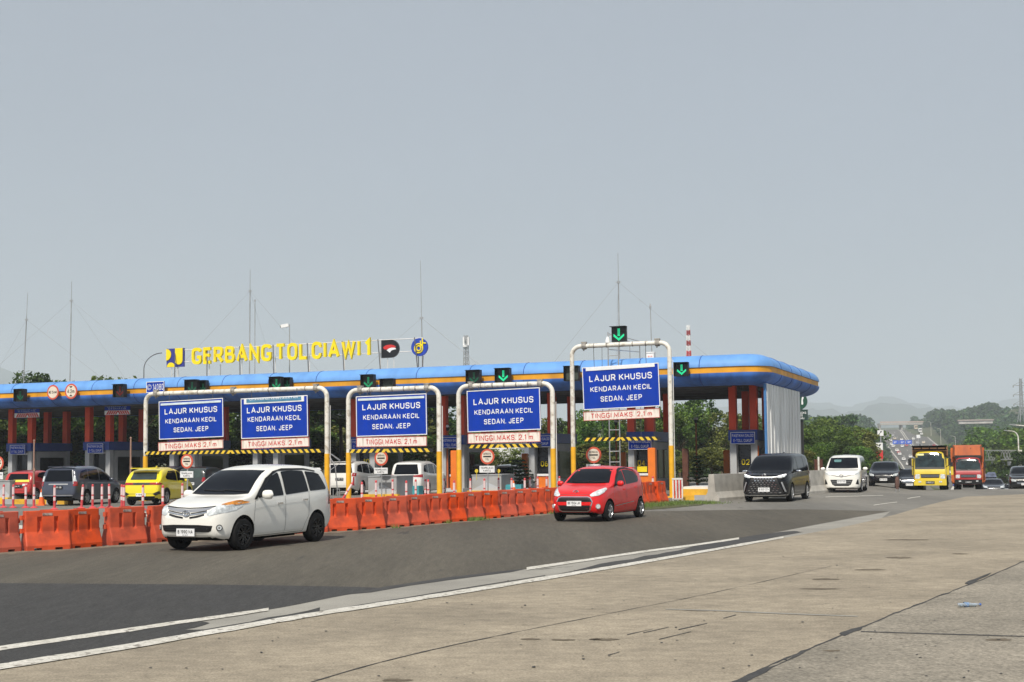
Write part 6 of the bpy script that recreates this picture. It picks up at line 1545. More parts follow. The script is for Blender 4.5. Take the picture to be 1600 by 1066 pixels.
# -------- trucks
def truck(label, cabcol, u, Y, wcab, hcab, plate, dark_plate, kind, dz=0.0):
    L = 1.75
    sp = dict(L=L, W=wcab, fo=.75, wb=2.6, wr=.38, th=.10,
        top=[(0, .80 + dz), (.02, .92 + dz), (.04, 1.02 + dz), (.07, 1.10 + dz), (.26, hcab - .16), (.34, hcab - .06), (.55, hcab), (1.6, hcab + .02), (1.7, hcab - .03), (1.75, hcab - .12)],
        bot=[(0, .42 + dz * .6), (.04, .36 + dz * .6), (.3, .34 + dz * .6), (1.75, .34 + dz * .6)], plan=[(0, .86), (.03, .93), (.08, .97), (.2, 1.0), (1.6, 1.0), (1.75, .97)], belt=[(0, .9 + dz), (.1, 1.0 + dz), (1.75, 1.04 + dz)])
    c = Car(sp); t = carthing('truck', label, 'truck'); P = paint(kind, cabcol, .35, var=.10)
    bm = MB(); bm.add(c.V, c.F); bo = bm.build('cab', P, t, smooth=38)
    w = wcab / 2
    c.patch('windscreen', [(-w * .90, 1.12 + dz), (w * .90, 1.12 + dz), (w * .86, hcab - .12), (-w * .86, hcab - .12)], 'F', mat('truck_glass', (.020, .036, .040), .07, var=.6, scale=3.5), t, .008, .1, .6)
    c.line('windscreen_seal', [[(-w * .90, 1.13 + dz), (w * .90, 1.13 + dz)]], 'F', .10, M['black'], t, .010)
    for f in ('L', 'R'): c.patch('door_window', [(.26, 1.06 + dz), (.42, hcab - .22), (1.15, hcab - .20), (1.15, 1.04 + dz)], f, M['car_glass'], t, .008, .1, 1)
    c.blines('door_seam', [[(.22, .50 + dz), (.26, 1.05 + dz)], [(1.25, .50 + dz), (1.25, hcab - .15)]], .014, SEAM, t)
    c.patch('grille', [(-w * .58, .82 + dz), (w * .58, .82 + dz), (w * .54, .62 + dz), (-w * .54, .62 + dz)], 'F', M['black'], t, .008, .08, 0)
    c.line('grille_bar', [[(-w * .56, .75 + dz), (w * .56, .75 + dz)], [(-w * .56, .69 + dz), (w * .56, .69 + dz)]], 'F', .014, M['chrome'], t, .014)
    c.pair('headlight', [(w * .62, .58 + dz), (w * .90, .58 + dz), (w * .90, .80 + dz), (w * .62, .82 + dz)], 'F', M['lamp_clear'], t, .010, .06, 1)
    c.pair('turn_signal', [(w * .90, .62 + dz), (w * .95, .62 + dz), (w * .95, .77 + dz), (w * .90, .78 + dz)], 'F', M['lamp_amber'], t, .011, .06, 0)
    b = MB(); b.box((c.X(-.04), 0, .38 + dz * .9), (.14, wcab * .98, .30)); bu = b.build('bumper', P if kind == 'truck_yellow' else M['plastic_dark'], t)
    b = MB(); b.box((c.X(-.115), w * .62, .42 + dz * .9), (.02, .14, .08)); b.box((c.X(-.115), -w * .62, .42 + dz * .9), (.02, .14, .08)); b.build('bumper_lamp', M['lamp_clear'], bu)
    o = MB(); o.box((0, 0, 0), (.44, .02, .14)); o = o.build('number_plate', M['black'] if dark_plate else M['sign_white'], t); o.location = (c.X(-.125), 0, .38 + dz * .85); o.rotation_euler = (0, 0, math.pi / 2)
    text_mesh([(plate, 0, 0, .36, .075)], 'lettering', M['sign_white'] if dark_plate else M['black'], o, .003, -.012)
    for q in (1, -1):
        b = MB(); b.box((c.X(.05), q * (w + .17), 1.45 + dz), (.06, .16, .34)); b.bar((c.X(.12), q * w * .98, 1.66 + dz), (c.X(.05), q * (w + .17), 1.64 + dz), .03); b.bar((c.X(.10), q * w * .98, 1.2 + dz), (c.X(.05), q * (w + .17), 1.3 + dz), .03); b.build('wing_mirror', M['black'], t)
    b = MB(); b.bar(c._proj('F', -w * .6, 1.19 + dz, .03), c._proj('F', -.02, 1.17 + dz, .03), .02); b.bar(c._proj('F', .1, 1.19 + dz, .03), c._proj('F', w * .6, 1.17 + dz, .03), .02); b.build('wiper', M['black'], t)
    b = MB(); b.box((-1.2, 0, .62), (5.0, .7, .22)); b.build('chassis', M['underbody'], t)
    # wheels: front singles, rear doubles
    ty = MB(); r = c.wr; ty.lathe([(r * .48, -.05), (r * .5, -.11), (r * .9, -.115), (r, -.07), (r, .07), (r * .9, .115), (r * .5, .11), (r * .48, .05)], (0, 0, 0), 'y', 28, False); rm = MB(); rm.lathe([(r * .52, .05), (r * .5, .12), (r * .3, .08), (r * .14, .13), (.02, .14)], (0, 0, 0), 'y', 20)
    for X, ys in ((c.X(.75), (w - .14, -w + .14)), (c.X(.75) - 2.6, (w - .06, w - .30, -w + .06, -w + .30))):
        for y in ys:
            o = ty.build('wheel', M['rubber'], t, smooth=40); rm.build('rim', M['plastic_dark'], o, smooth=40); o.location = (X, y, r); o.rotation_euler = (0, 0, 0 if y > 0 else math.pi)
    return c, t, w
c, t, w = truck('yellow truck with a dark cargo rack over the cab on the crest', (.70, .53, .035), 1455, 68, 1.66, 2.06, 'B 9012 UT', True, 'truck_yellow')
text_mesh([('MULTI EXPRESINDO', 0, 0, .95, .075)], 'lettering', mat('truck_brown', (.22, .13, .03), .5), t, .004, 0).location = (c.X(-.005) + .03, .05, .97)
t.children[-1].rotation_euler = (0, 0, math.pi / 2)
p_ = c._proj('F', .05, .96, .02); t.children[-1].location = (p_.x + .01, .05, .96)
b = MB(); b.box((c.X(1.75) - 1.75, 0, 1.25), (3.3, 1.9, .9)); b.build('cargo_body', paint('truck_yellow', (.70, .53, .035)), t)
b = MB()
for z in (2.13, 2.27): b.box((c.X(.98), 0, z), (1.4, 1.72, .035))
for y in (-.8, -.4, 0, .4, .8): b.box((c.X(.32), y, 2.2), (.05, .06, .14))
b.box((c.X(.30), 0, 2.30), (.08, 1.78, .05)); b.build('roof_rack', M['underbody'], t)
b = MB(); b.box((c.X(1.75) - 1.75, 0, 2.08), (3.3, 1.82, .5)); b.build('tarpaulin', mat('tarp_brown', (.20, .10, .045), .8, var=.4, scale=2), t)
c.patch('sticker', [(-w * .80, 1.90), (-w * .35, 1.90), (-w * .35, 1.80), (-w * .80, 1.80)], 'F', mat('sticker_yellow', (.62, .60, .25), .5), t, .014, .08, 0)
c.pair('cargo_tag', [(.02, 1.62), (.14, 1.62), (.14, 1.68), (.02, 1.68)], 'F', M['sign_white'], t, .014, .08, 0) if False else None
x, y = D(1456, 760, 68).xy; place_xy(c, t, x + .35, y + 1.2, 19)
c, t, w = truck('red and orange truck with a tall orange container on the crest', (.40, .022, .025), 1512, 86, 1.74, 2.42, 'B 9288 KX', True, 'truck_red', .42)
cont = mat('paint_container', (.58, .135, .022), .65, scale=1.2, dark=(.36, .08, .02), stretch=(1.5, 1.5, .4))
b = MB(); cx = c.X(1.75) - 2.15
b.box((cx, 0, 1.95), (4.1, 2.06, 2.35)); b.build('container', cont, t)
for q in (1, -1):
    b = MB(); b.box((cx, q * 1.045, 3.08), (4.1, .03, .09))
    for x in np.arange(cx - 2.0, cx + 2.06, .45): b.box((x, q * 1.058, 1.95), (.10, .05, 2.17))
    b.build('container_ribs', cont, t)
b = MB(); V = [(c.X(.55), -.82, 2.5), (c.X(.55), .82, 2.5), (c.X(1.72), .98, 2.5), (c.X(1.72), -.98, 2.5), (c.X(.68), -.80, 3.14), (c.X(.68), .80, 3.14), (c.X(1.72), .92, 3.30), (c.X(1.72), -.92, 3.30)]
b.add(V, [(0, 1, 2, 3)[::-1], (4, 5, 6, 7), (0, 4, 5, 1)[::-1], (1, 5, 6, 2)[::-1], (2, 6, 7, 3)[::-1], (3, 7, 4, 0)[::-1]]); b.build('wind_deflector', cont, t)
b = MB(); b.box((c.X(.46), 0, 2.44), (.12, 1.64, .20)); b.build('sun_visor', M['black'], t)
b = MB(); b.bar((c.X(.85), 1.0, .9), (c.X(.85), 1.06, 2.9), .06); b.build('exhaust_stack', M['black'], t)
b = MB(); b.box((c.X(.12), -1.02, 1.5), (.25, .16, .55)); b.build('side_fairing', paint('truck_yellow', (.70, .53, .035)), t)
x, y = D(1515, 760, 86).xy; place_xy(c, t, x + .35, y + 1.2, 19)
# -------- smaller vehicles further down
def crest_car(spf, label, col, u, Y, bearing, name='car', extra=None, plate='B 1823 QA', cat='car'):
    c = Car(spf); t = carthing(name, label, cat); P = paint('crest_' + '%03d' % int(u), col, .25, var=.08); c.body(P, t)
    H = max(z for x, z in spf['top']); zb = float(c.top(.27 * c.L)); 
    std_front_glass(c, t, zb + .04, H - .12, c.W * .41, c.W * .33)
    c.mirrors(P, t, .33 * c.L, float(c.belt(.33 * c.L)) + .02); plain_front(c, t, P, plate=plate)
    c.wheels(t, M['rim_silver'], 5, 'five', .19, 0); x, y = D(u, 760, Y).xy
    if extra: extra(c, t)
    place_xy(c, t, x + .3, y + 1.2, bearing); return t
def load(c, t):
    b = MB(); b.box((-.1, 0, 2.02), (1.7, 1.1, .30), taper=.8); b.box((.2, .1, 2.22), (.9, .8, .22), taper=.7); b.build('roof_load', mat('load_violet', (.09, .11, .17), .8, var=.4, scale=3), t)
crest_car(sp_van(4.2, 1.68, 1.86, 2.6, .75, .31), 'greenish grey van with a bundle on its roof right of the orange truck', (.12, .22, .21), 1550, 112, 18, 'passenger_van', load, cat='van')
crest_car(sp_sedan(4.3, 1.70, 1.45), 'small dark car in front of the van with the roof bundle', (.02, .022, .028), 1554, 100, 18, 'small_car')
crest_car(sp_mpv(4.3, 1.74, 1.68), 'pale silver car far down between the small dark car and the black four-wheel-drive', (.42, .44, .45), 1580, 128, 18, 'small_car')
crest_car(sp_mpv(4.7, 1.85, 1.80, 2.8, .85, .36), 'black four-wheel-drive cut by the right edge of the picture', (.010, .011, .013), 1604, 84, 20, 'suv')

# ======== vehicles going away through the gates, seen from behind
def rear_car(spf, name, label, col, u, v, wheel, bearing, glass, lamps, plate, extra=None, dark_plate=False, pz=.72, panes=None, cat='car', rough=.28, rimm=None, gm=None):
    c = Car(spf); t = carthing(name, label, cat, 'cars driving away through the gates'); P = paint('rear_%03d' % int(u), col, rough, var=.06); c.body(P, t)
    c.patch('rear_window', glass, 'B', gm or M['car_glass'], t, .008, .08, 1)
    for (m_, outl) in lamps: c.pair('tail_light', outl, 'B', m_, t, .012, .05, 0)
    c.plate('B', pz, plate, t, .44, .14, dark=dark_plate)
    if panes: c.side_windows(panes, t)
    c.mirrors(P, t, .34 * c.L, float(c.belt(.34 * c.L)) + .03)
    c.line('tailgate_seam', [[(-c.W * .36, .5), (c.W * .36, .5)]], 'B', .014, SEAM, t)
    c.patch('bumper_insert', [(-c.W * .36, .34), (c.W * .36, .34), (c.W * .34, .27), (-c.W * .34, .27)], 'B', M['plastic_dark'], t, .008, .08, 0)
    c.wheels(t, rimm or M['rim_silver'], 5, 'five', .2, 0)
    if extra: extra(c, t, P)
    place(c, t, u, v, wheel, bearing, False); return c, t
mp = lambda s, z: [[(1.22 * s, 1.02 * z), (1.58 * s, 1.28 * z), (1.9 * s, 1.47 * z), (2.12 * s, 1.52 * z), (2.18 * s, 1.05 * z)], [(2.24 * s, 1.05 * z), (2.22 * s, 1.53 * z), (3.04 * s, 1.53 * z), (3.10 * s, 1.10 * z)], [(3.16 * s, 1.11 * z), (3.10 * s, 1.53 * z), (3.60 * s, 1.46 * z), (3.80 * s, 1.18 * z)]]
def ex_suv(c, t, P):
    c.line('chrome_strip', [[(-.45, .94), (.45, .94)]], 'B', .05, M['steel'], t, .014); c.line('bumper_line', [[(-.7, .46), (.7, .46)]], 'B', .025, M['steel'], t, .014)
    b = MB(); b.box((c.X(c.L - .38), 0, 1.70), (.26, 1.2, .03)); b.build('roof_spoiler', P, t)
    c.line('screen_trim', [[(-.70, .95), (-.66, 1.15), (-.56, 1.55)]], 'B', .03, M['steel'], t, .014)
rear_car(sp_mpv(4.55, 1.77, 1.745, 2.75, .85, .325), 'minivan', 'dark blue minivan seen from behind at the left gates', (.045, .055, .085), 134.5, 789.5, (-1, -1), 9.5,
         [(-.66, 1.06), (.66, 1.06), (.56, 1.55), (-.56, 1.55)], [(M['lamp_clear'], [(.68, 1.06), (.80, 1.06), (.74, 1.30), (.66, 1.30)]), (M['lamp_red'], [(.70, .86), (.83, .86), (.81, 1.06), (.69, 1.06)])], 'F 1105 GB', ex_suv, True, .80, mp(1.1, 1.03))
def ex_yel(c, t, P):
    c.patch('lamp_bar', [(-.62, .98), (.62, .98), (.62, .88), (-.62, .88)], 'B', M['black'], t, .009, .08, 0)
    c.pair('corner_vent', [(.52, .50), (.78, .62), (.80, .50), (.66, .42)], 'B', M['black'], t, .012, .05, 0)
    b = MB(); b.box((c.X(c.L - .40), 0, 1.60), (.34, 1.18, .035)); b.build('roof_spoiler', P, t)
    b = MB(); b.box((c.X(c.L * .60), 0, 1.66), (.16, .04, .07), taper=.4); b.build('roof_fin', P, t)
    c.patch('rear_skid', [(-.62, .40), (.62, .40), (.55, .26), (-.55, .26)], 'B', M['plastic_dark'], t, .010, .08, 0)
    for f in ('L', 'R'): c.line('arch_trim', [[(c.fo + c.wb + .39 * math.cos(a), .33 + .40 * math.sin(a)) for a in np.linspace(.2, math.pi - .2, 12)]], f, .06, M['plastic_dark'], t, .008)
rear_car(sp_cross(), 'crossover', 'bright yellow crossover seen from behind left of the white minivan', (.80, .66, .015), 259, 789, (-1, -1), 8,
         [(-.60, 1.10), (.60, 1.10), (.53, 1.42), (-.53, 1.42)], [(M['lamp_red'], [(.36, .90), (.80, .87), (.84, 1.00), (.70, .985), (.40, .975)])], 'F 1518 FF', ex_yel, False, .46, [[(1.2, 1.02), (1.5, 1.24), (1.8, 1.44), (2.05, 1.48), (2.08, 1.03)], [(2.14, 1.03), (2.12, 1.485), (2.9, 1.47), (3.35, 1.2), (3.2, 1.1)]], gm=mat('rear_glass_grey', (.03, .045, .05), .08, var=.3))
def ex_red(c, t, P):
    c.patch('yellow_banner', [(-.62, 1.04), (.22, 1.04), (.22, .93), (-.62, .93)], 'B', mat('banner_yellow', (.75, .62, .05), .5), t, .016, .08, 0)
    c.patch('plate_well', [(-.34, .80), (.30, .80), (.30, .62), (-.34, .62)], 'B', M['black'], t, .010, .08, 0)
    c.pair('rear_tag', [(.30, .74), (.55, .76), (.55, .84), (.30, .84)], 'B', M['lamp_clear'], t, .014, .06, 0)
rear_car(sp_hatch(3.65, 1.62, 1.52), 'hatchback', 'red hatchback with a yellow strip under its rear window at the leftmost gate', (.46, .025, .02), 56, 782, (-1, -1), 8,
         [(-.55, .98), (.55, .98), (.48, 1.34), (-.48, 1.34)], [(M['lamp_red'], [(.58, .82), (.72, .82), (.68, 1.02), (.57, 1.02)])], 'B 2516 YF', ex_red, True, .71, [[(1.06, .965), (1.40, 1.20), (1.66, 1.35), (1.86, 1.40), (1.92, .995)], [(1.96, .997), (1.91, 1.405), (2.3, 1.415), (2.72, 1.36), (3.00, 1.20)]])
def ex_pj(c, t, P):
    c.pair('tail_drop', [(.72, .52), (.80, .52), (.80, .98), (.74, .98)], 'B', M['lamp_red'], t, .013, .05, 0)
    b = MB(); b.box((c.X(c.L - .38), 0, 1.76), (.28, 1.22, .03)); b.build('roof_spoiler', P, t)
rear_car(sp_mpv(4.75, 1.81, 1.82, 2.8, .85, .36), 'suv', 'white four-wheel-drive seen from behind beside the second gantry leg', (.76, .75, .71), 566, 773.5, (-1, -1), 14,
         [(-.68, 1.18), (.68, 1.18), (.58, 1.62), (-.58, 1.62)], [(M['lamp_red'], [(.66, 1.0), (.84, 1.0), (.84, 1.16), (.70, 1.20)])], 'F 99 MI', ex_pj, True, .86, mp(1.15, 1.07))
def ex_in(c, t, P):
    c.line('chrome_strip', [[(-.4, .92), (.4, .92)]], 'B', .04, M['chrome'], t, .014)
rear_car(sp_mpv(4.6, 1.80, 1.79, 2.75, .85, .33), 'minivan', 'white minivan with silver roof edge seen from behind right of the second island nose', (.74, .73, .70), 668.5, 774.5, (-1, -1), 14,
         [(-.66, 1.10), (.66, 1.10), (.56, 1.60), (-.56, 1.60)], [(M['lamp_red'], [(.34, .98), (.84, .94), (.83, 1.10), (.60, 1.06), (.36, 1.04)])], 'B 2741 UZ', ex_in, False, .80, mp(1.11, 1.05))
rear_car(sp_hatch(3.7, 1.66, 1.5), 'hatchback', 'pale hatchback half hidden behind the third island nose and small conifer', (.70, .70, .68), 812, 765, (-1, -1), 16,
         [(-.55, .96), (.55, .96), (.48, 1.32), (-.48, 1.32)], [(M['lamp_red'], [(.56, .8), (.72, .8), (.70, 1.0), (.58, 1.0)])], 'B 1466 WQ')
rear_car(sp_mpv(4.2, 1.70, 1.60), 'minivan', 'dark grey minivan hidden behind the hood of the white minivan', (.025, .032, .032), 330, 777, (-1, -1), 10,
         [(-.58, 1.02), (.58, 1.02), (.50, 1.46), (-.50, 1.46)], [(M['lamp_red'], [(.60, .82), (.78, .82), (.74, 1.04), (.62, 1.04)])], 'F 1630 HK', gm=mat('rear_glass_green', (.05, .075, .07), .08, var=.3))
def ex_box(c, t, P):
    b = MB(); b.box((-.75, 0, 1.78), (2.6, 1.72, .50)); b.build('canopy_top', M['black'], t)
rear_car(sp_van(4.7, 1.80, 1.62, 2.9, .9, .34), 'pickup_van', 'black boxy van waiting at the gate behind the yellow crossover', (.013, .014, .015), 285, 776, (-1, -1), 14,
         [(-.62, 1.0), (.62, 1.0), (.56, 1.4), (-.56, 1.4)], [(M['lamp_red'], [(.68, .7), (.8, .7), (.8, 1.0), (.68, 1.0)])], 'B 9150 TA', None, True)
# ------------------------------------------------------------------ foliage
def leaf_mat(name, lit, deep, rough=.55):
    m, nt, b = nodes_mat(name)
    g = N(nt, 'ShaderNodeNewGeometry'); oi = N(nt, 'ShaderNodeObjectInfo')
    tc = N(nt, 'ShaderNodeTexCoord'); no = N(nt, 'ShaderNodeTexNoise'); no.inputs['Scale'].default_value = .55; no.inputs['Detail'].default_value = 3
    nt.links.new(tc.outputs['Object'], no.inputs['Vector'])
    ad = N(nt, 'ShaderNodeMath', operation='MULTIPLY_ADD'); nt.links.new(g.outputs['Random Per Island'], ad.inputs[0]); ad.inputs[1].default_value = .55
    nt.links.new(no.outputs['Fac'], ad.inputs[2])
    sb = N(nt, 'ShaderNodeMath', operation='SUBTRACT'); nt.links.new(ad.outputs[0], sb.inputs[0]); sb.inputs[1].default_value = .27
    rp = N(nt, 'ShaderNodeValToRGB'); rp.color_ramp.elements[0].position, rp.color_ramp.elements[1].position = .25, .80
    rp.color_ramp.elements[0].color, rp.color_ramp.elements[1].color = (*deep, 1), (*lit, 1)
    nt.links.new(sb.outputs[0], rp.inputs['Fac'])
    hs = N(nt, 'ShaderNodeHueSaturation'); mr = N(nt, 'ShaderNodeMapRange'); mr.inputs[3].default_value, mr.inputs[4].default_value = .490, .532
    nt.links.new(oi.outputs['Random'], mr.inputs[0]); nt.links.new(mr.outputs[0], hs.inputs['Hue'])
    m2 = N(nt, 'ShaderNodeMapRange'); m2.inputs[3].default_value, m2.inputs[4].default_value = .82, 1.28
    nt.links.new(oi.outputs['Random'], m2.inputs[0]); nt.links.new(m2.outputs[0], hs.inputs['Value'])
    nt.links.new(rp.outputs[0], hs.inputs['Color']); nt.links.new(hs.outputs[0], b.inputs['Base Color'])
    b.inputs['Roughness'].default_value = rough; b.inputs['Specular IOR Level'].default_value = .25
    tr = N(nt, 'ShaderNodeBsdfTranslucent'); nt.links.new(hs.outputs[0], tr.inputs['Color']); mx = N(nt, 'ShaderNodeMixShader'); mx.inputs[0].default_value = .38
    out = nt.nodes['Material Output']; nt.links.new(b.outputs[0], mx.inputs[1]); nt.links.new(tr.outputs[0], mx.inputs[2]); nt.links.new(mx.outputs[0], out.inputs['Surface'])
    return m
LEAF = leaf_mat('leaf_green', (.19, .27, .045), (.035, .07, .016))
LEAF2 = leaf_mat('leaf_deep', (.115, .19, .042), (.026, .052, .017))
LEAF3 = leaf_mat('leaf_olive', (.25, .26, .06), (.075, .095, .026))
NEEDLE = leaf_mat('needle_green', (.035, .060, .026), (.014, .026, .014))
FAR = leaf_mat('far_leaf', (.115, .185, .05), (.03, .06, .02))

def quads(P, size, rg, flat=.35):
    """A leaf quad at every point, turned at random but rather upward-facing."""
    n = len(P); nrm = rg.normal(size=(n, 3)); nrm[:, 2] = np.abs(nrm[:, 2]) + flat; nrm /= np.linalg.norm(nrm, axis=1)[:, None]
    a = rg.normal(size=(n, 3)); a -= nrm * (a * nrm).sum(1)[:, None]; a /= np.linalg.norm(a, axis=1)[:, None]; b = np.cross(nrm, a)
    s = size * rg.uniform(.6, 1.3, n)[:, None]; w = s * .62
    q = np.stack([P - a * s, P - b * w + nrm * s * .12, P + a * s, P + b * w + nrm * s * .12], 1)
    return q.reshape(-1, 3)
def mesh_quads(name, Q, material):
    n = len(Q) // 4; me = bpy.data.meshes.new(name); me.vertices.add(n * 4); me.vertices.foreach_set('co', np.ascontiguousarray(Q, dtype=np.float32).ravel())
    me.loops.add(n * 4); me.loops.foreach_set('vertex_index', np.arange(n * 4, dtype=np.int32))
    me.polygons.add(n); me.polygons.foreach_set('loop_start', np.arange(0, n * 4, 4, dtype=np.int32)); me.polygons.foreach_set('loop_total', np.full(n, 4, dtype=np.int32))
    me.materials.append(material); me.update(calc_edges=True); me.validate(); return me
def crown_pts(rg, R_, z0, z1, nb, per, shape='round'):
    out = []; H = z1 - z0
    for i in range(nb):
        t = rg.uniform(.05, 1.0); a = rg.uniform(0, 6.283)
        env = {'round': math.sin(math.pi * min(1, t * .86 + .12)) ** .6, 'spread': .55 + .45 * t, 'tall': (1 - t) ** .55 * .9 + .12}[shape]
        rr = R_ * env * math.sqrt(rg.uniform(.12, 1)); c = np.array([rr * math.cos(a), rr * math.sin(a), z0 + H * t])
        br = R_ * rg.uniform(.20, .40); d = rg.normal(size=(per, 3)); d /= np.linalg.norm(d, axis=1)[:, None]
        out.append(c + d * br * rg.uniform(.55, 1.05, per)[:, None] * np.array([1, 1, .72]))
    return np.concatenate(out)
def make_tree(kind, seed, material):
    rg = np.random.default_rng(seed)
    t = thing('leafy_tree', 'tree', 'tree', (0, 0, -500)); sp = {'round': (3.6, 2.2, 10.0, 30, 150), 'spread': (4.6, 4.2, 9.6, 30, 140), 'tall': (2.5, 1.4, 11.0, 28, 140)}[kind]
    P = crown_pts(rg, *sp, kind); me = mesh_quads('crown', quads(P, .24, rg), material); o = bpy.data.objects.new('crown', me); link(o, t)
    b = MB(); b.tube([(0, 0, -.8), (.05, .03, 1.2), (-.05, .08, 3.2), (.08, 0, sp[2] * .62)], .24, 8, .07)
    for i in range(7):
        a = rg.uniform(0, 6.28); z = rg.uniform(1.6, sp[2] * .5); l = sp[0] * rg.uniform(.55, .85)
        b.tube([(0, 0, z), (l * .45 * math.cos(a), l * .45 * math.sin(a), z + l * .35), (l * math.cos(a), l * math.sin(a), z + l * rg.uniform(.5, .9))], .09, 5, .025)
    b.build('trunk', M['bark'], t); return t
PROTO = {}
for k, (kind, m) in enumerate((('round', LEAF), ('spread', LEAF), ('tall', LEAF2), ('round', LEAF2), ('spread', LEAF3), ('round', LEAF3))): PROTO[k] = make_tree(kind, 40 + k, m)
HT = {0: 10.6, 1: 10.4, 2: 11.4, 3: 10.6, 4: 10.4, 5: 10.6}; used_p = set()
def tree(k, u, vtop, Y, label, group, wide=1.0, zb=None):
    P = D(u, 700, Y); z = float(ground_z(P.x, P.y)) if zb is None else zb; h = zat((P.x, P.y), vtop) - z; s = max(.15, h / HT[k])
    if k in used_p: o = copy_tree(PROTO[k])
    else: o = PROTO[k]; used_p.add(k)
    o.location = (P.x, P.y, z - .1); o.scale = (s * wide, s * wide, s); o.rotation_euler = (0, 0, rngt.uniform(0, 6.28)); o['label'] = label; o['category'] = 'tree'; o['group'] = group; return o
rngt = np.random.default_rng(21)
ordn = lambda i: ('first', 'second', 'third', 'fourth', 'fifth', 'sixth', 'seventh', 'eighth', 'ninth', 'tenth', 'eleventh', 'twelfth', 'thirteenth', 'fourteenth', 'fifteenth', 'sixteenth', 'seventeenth', 'eighteenth', 'nineteenth', 'twentieth')[i] if i < 20 else f'number {i + 1}'
# dense row right behind the gates
row = [(-15, 612), (18, 600), (52, 581), (78, 600), (104, 597), (127, 594), (150, 602), (190, 588), (205, 602), (232, 600), (262, 596), (296, 600), (322, 600), (356, 598), (385, 594), (417, 598), (446, 590), (478, 588), (502, 569.5), (524, 588), (556, 590), (588, 596), (615, 588), (645, 596), (672, 600)]
for i, (u, v) in enumerate(row):
    tree([0, 1, 3, 0, 4, 1][i % 6], u, v, 108 + rngt.uniform(-3, 12), f'leafy tree rising behind the canopy, {ordn(i)} from the left of its row', 'trees close behind the toll booths', 1.0)
low = [(-5, 668), (40, 672), (86, 660), (122, 672), (168, 668), (214, 660), (250, 676), (300, 668), (345, 674), (395, 664), (440, 668), (480, 660), (520, 664), (570, 655), (610, 660), (650, 652), (684, 668)]
for i, (u, v) in enumerate(low):
    tree([5, 0, 4, 3, 0][i % 5], u, v, 97 + rngt.uniform(-2, 3), f'low bushy tree between the booth columns, {ordn(i)} from the left', 'low trees behind the toll booths', 1.5)
row2 = [(706, 655), (738, 668), (768, 650), (800, 645), (838, 650), (868, 652), (905, 648), (934, 640), (962, 648), (990, 646), (1016, 640), (1042, 634), (1062, 630), (1096, 619), (1128, 640), (1150, 648), (1176, 640), (1206, 655)]
for i, (u, v) in enumerate(row2):
    tree([3, 0, 1, 3, 4][i % 5], u, v, 118 + rngt.uniform(-4, 20), f'hazy green tree behind the right-hand booths, {ordn(i)} from the left', 'trees behind the right-hand booths', .95)
bush = [(700, 700), (745, 704), (790, 698), (835, 706), (880, 700), (925, 690), (1065, 706), (1085, 700), (1112, 696), (1140, 703), (1172, 700), (1210, 704)]
for i, (u, v) in enumerate(bush):
    tree([4, 5][i % 2], u, v, 102 + rngt.uniform(-3, 4), f'low olive bush behind the right-hand booths, {ordn(i)} from the left', 'olive bushes behind the right-hand booths', 1.8)
# flank left of the highway
left = [(1252, 662, 118), (1268, 655, 150), (1290, 650, 190), (1306, 664, 130), (1322, 658, 170), (1345, 668, 140), (1346, 660, 210), (1280, 690, 105), (1312, 692, 100), (1338, 696, 104), (1364, 706, 120), (1258, 700, 96)]
for i, (u, v, Y) in enumerate(left):
    tree([0, 1, 3, 1, 0, 5][i % 6], u, v, Y, f'broad green tree on the slope left of the highway, {ordn(i)} counted among that slope', 'trees on the slope left of the highway', 1.15)
for i, (u, v) in enumerate(((1320, 643), (1333, 642))): tree(2, u, v, 330, f'dark pointed tree above the slope left of the highway, {ordn(i)} of the two', 'pointed trees left of the highway', .9)
# flank right of the highway
right = [(1500, 690, 330), (1528, 682, 300), (1548, 690, 240), (1566, 668, 260), (1590, 664, 230), (1612, 662, 215), (1582, 690, 170), (1602, 700, 150), (1560, 705, 190), (1535, 704, 260), (1630, 672, 180)]
for i, (u, v, Y) in enumerate(right):
    tree([1, 0, 3, 1, 0][i % 5], u, v, Y, f'broad dark green tree right of the highway behind the trucks, {ordn(i)} from the left', 'trees right of the highway', 1.25)

# woods too far off to tell trees apart
def woods(name, spots, seed, per, size, R_, material):
    rg = np.random.default_rng(seed); Q = []
    for (x, y, z, s) in spots:
        P = crown_pts(rg, R_ * s, 1.0 * s, 11.0 * s, 9, per, 'round') + np.array([x, y, z]); Q.append(quads(P, size * s, rg))
    o = bpy.data.objects.new(name, mesh_quads(name, np.concatenate(Q), material)); link(o); o['kind'] = 'stuff'; return o
rg = np.random.default_rng(9)
def scatter(n, y0, y1, u0, u1, half, vlim=None):
    out = []
    while len(out) < n:
        Y = rg.uniform(y0 ** .5, y1 ** .5) ** 2; u = rg.uniform(u0, u1); x = (u - 800) / FPX * Y; d = x - float(road_mid(Y))
        if abs(d) < half + 8: continue
        z = float(ground_z(x, Y)); s = rg.uniform(.75, 1.35)
        if vlim is not None:
            v = pix((x, Y, z + 11.5 * s))[1]
            for _ in range(4):
                if v < vlim(u): s *= .78; v = pix((x, Y, z + 11.5 * s))[1]
            if v < vlim(u): continue
        out.append((x, Y, z - .5, s))
    return out
lim = pchip([(1150, 640), (1240, 640), (1262, 646), (1300, 648), (1325, 634), (1345, 640), (1370, 645), (1392, 640), (1410, 634), (1440, 632), (1470, 636), (1500, 640), (1515, 634), (1545, 627), (1570, 634), (1590, 632), (1700, 625)])
woods('far_woods', scatter(420, 230, 620, 1225, 1440, 19, lim) + scatter(560, 280, 760, 1440, 1720, 19, lim), 11, 34, .55, 4.4, FAR)
woods('far_woods', scatter(420, 480, 1080, 1425, 1560, 17, lim) + scatter(220, 480, 1080, 1325, 1392, 17, lim), 14, 24, .8, 4.2, FAR)
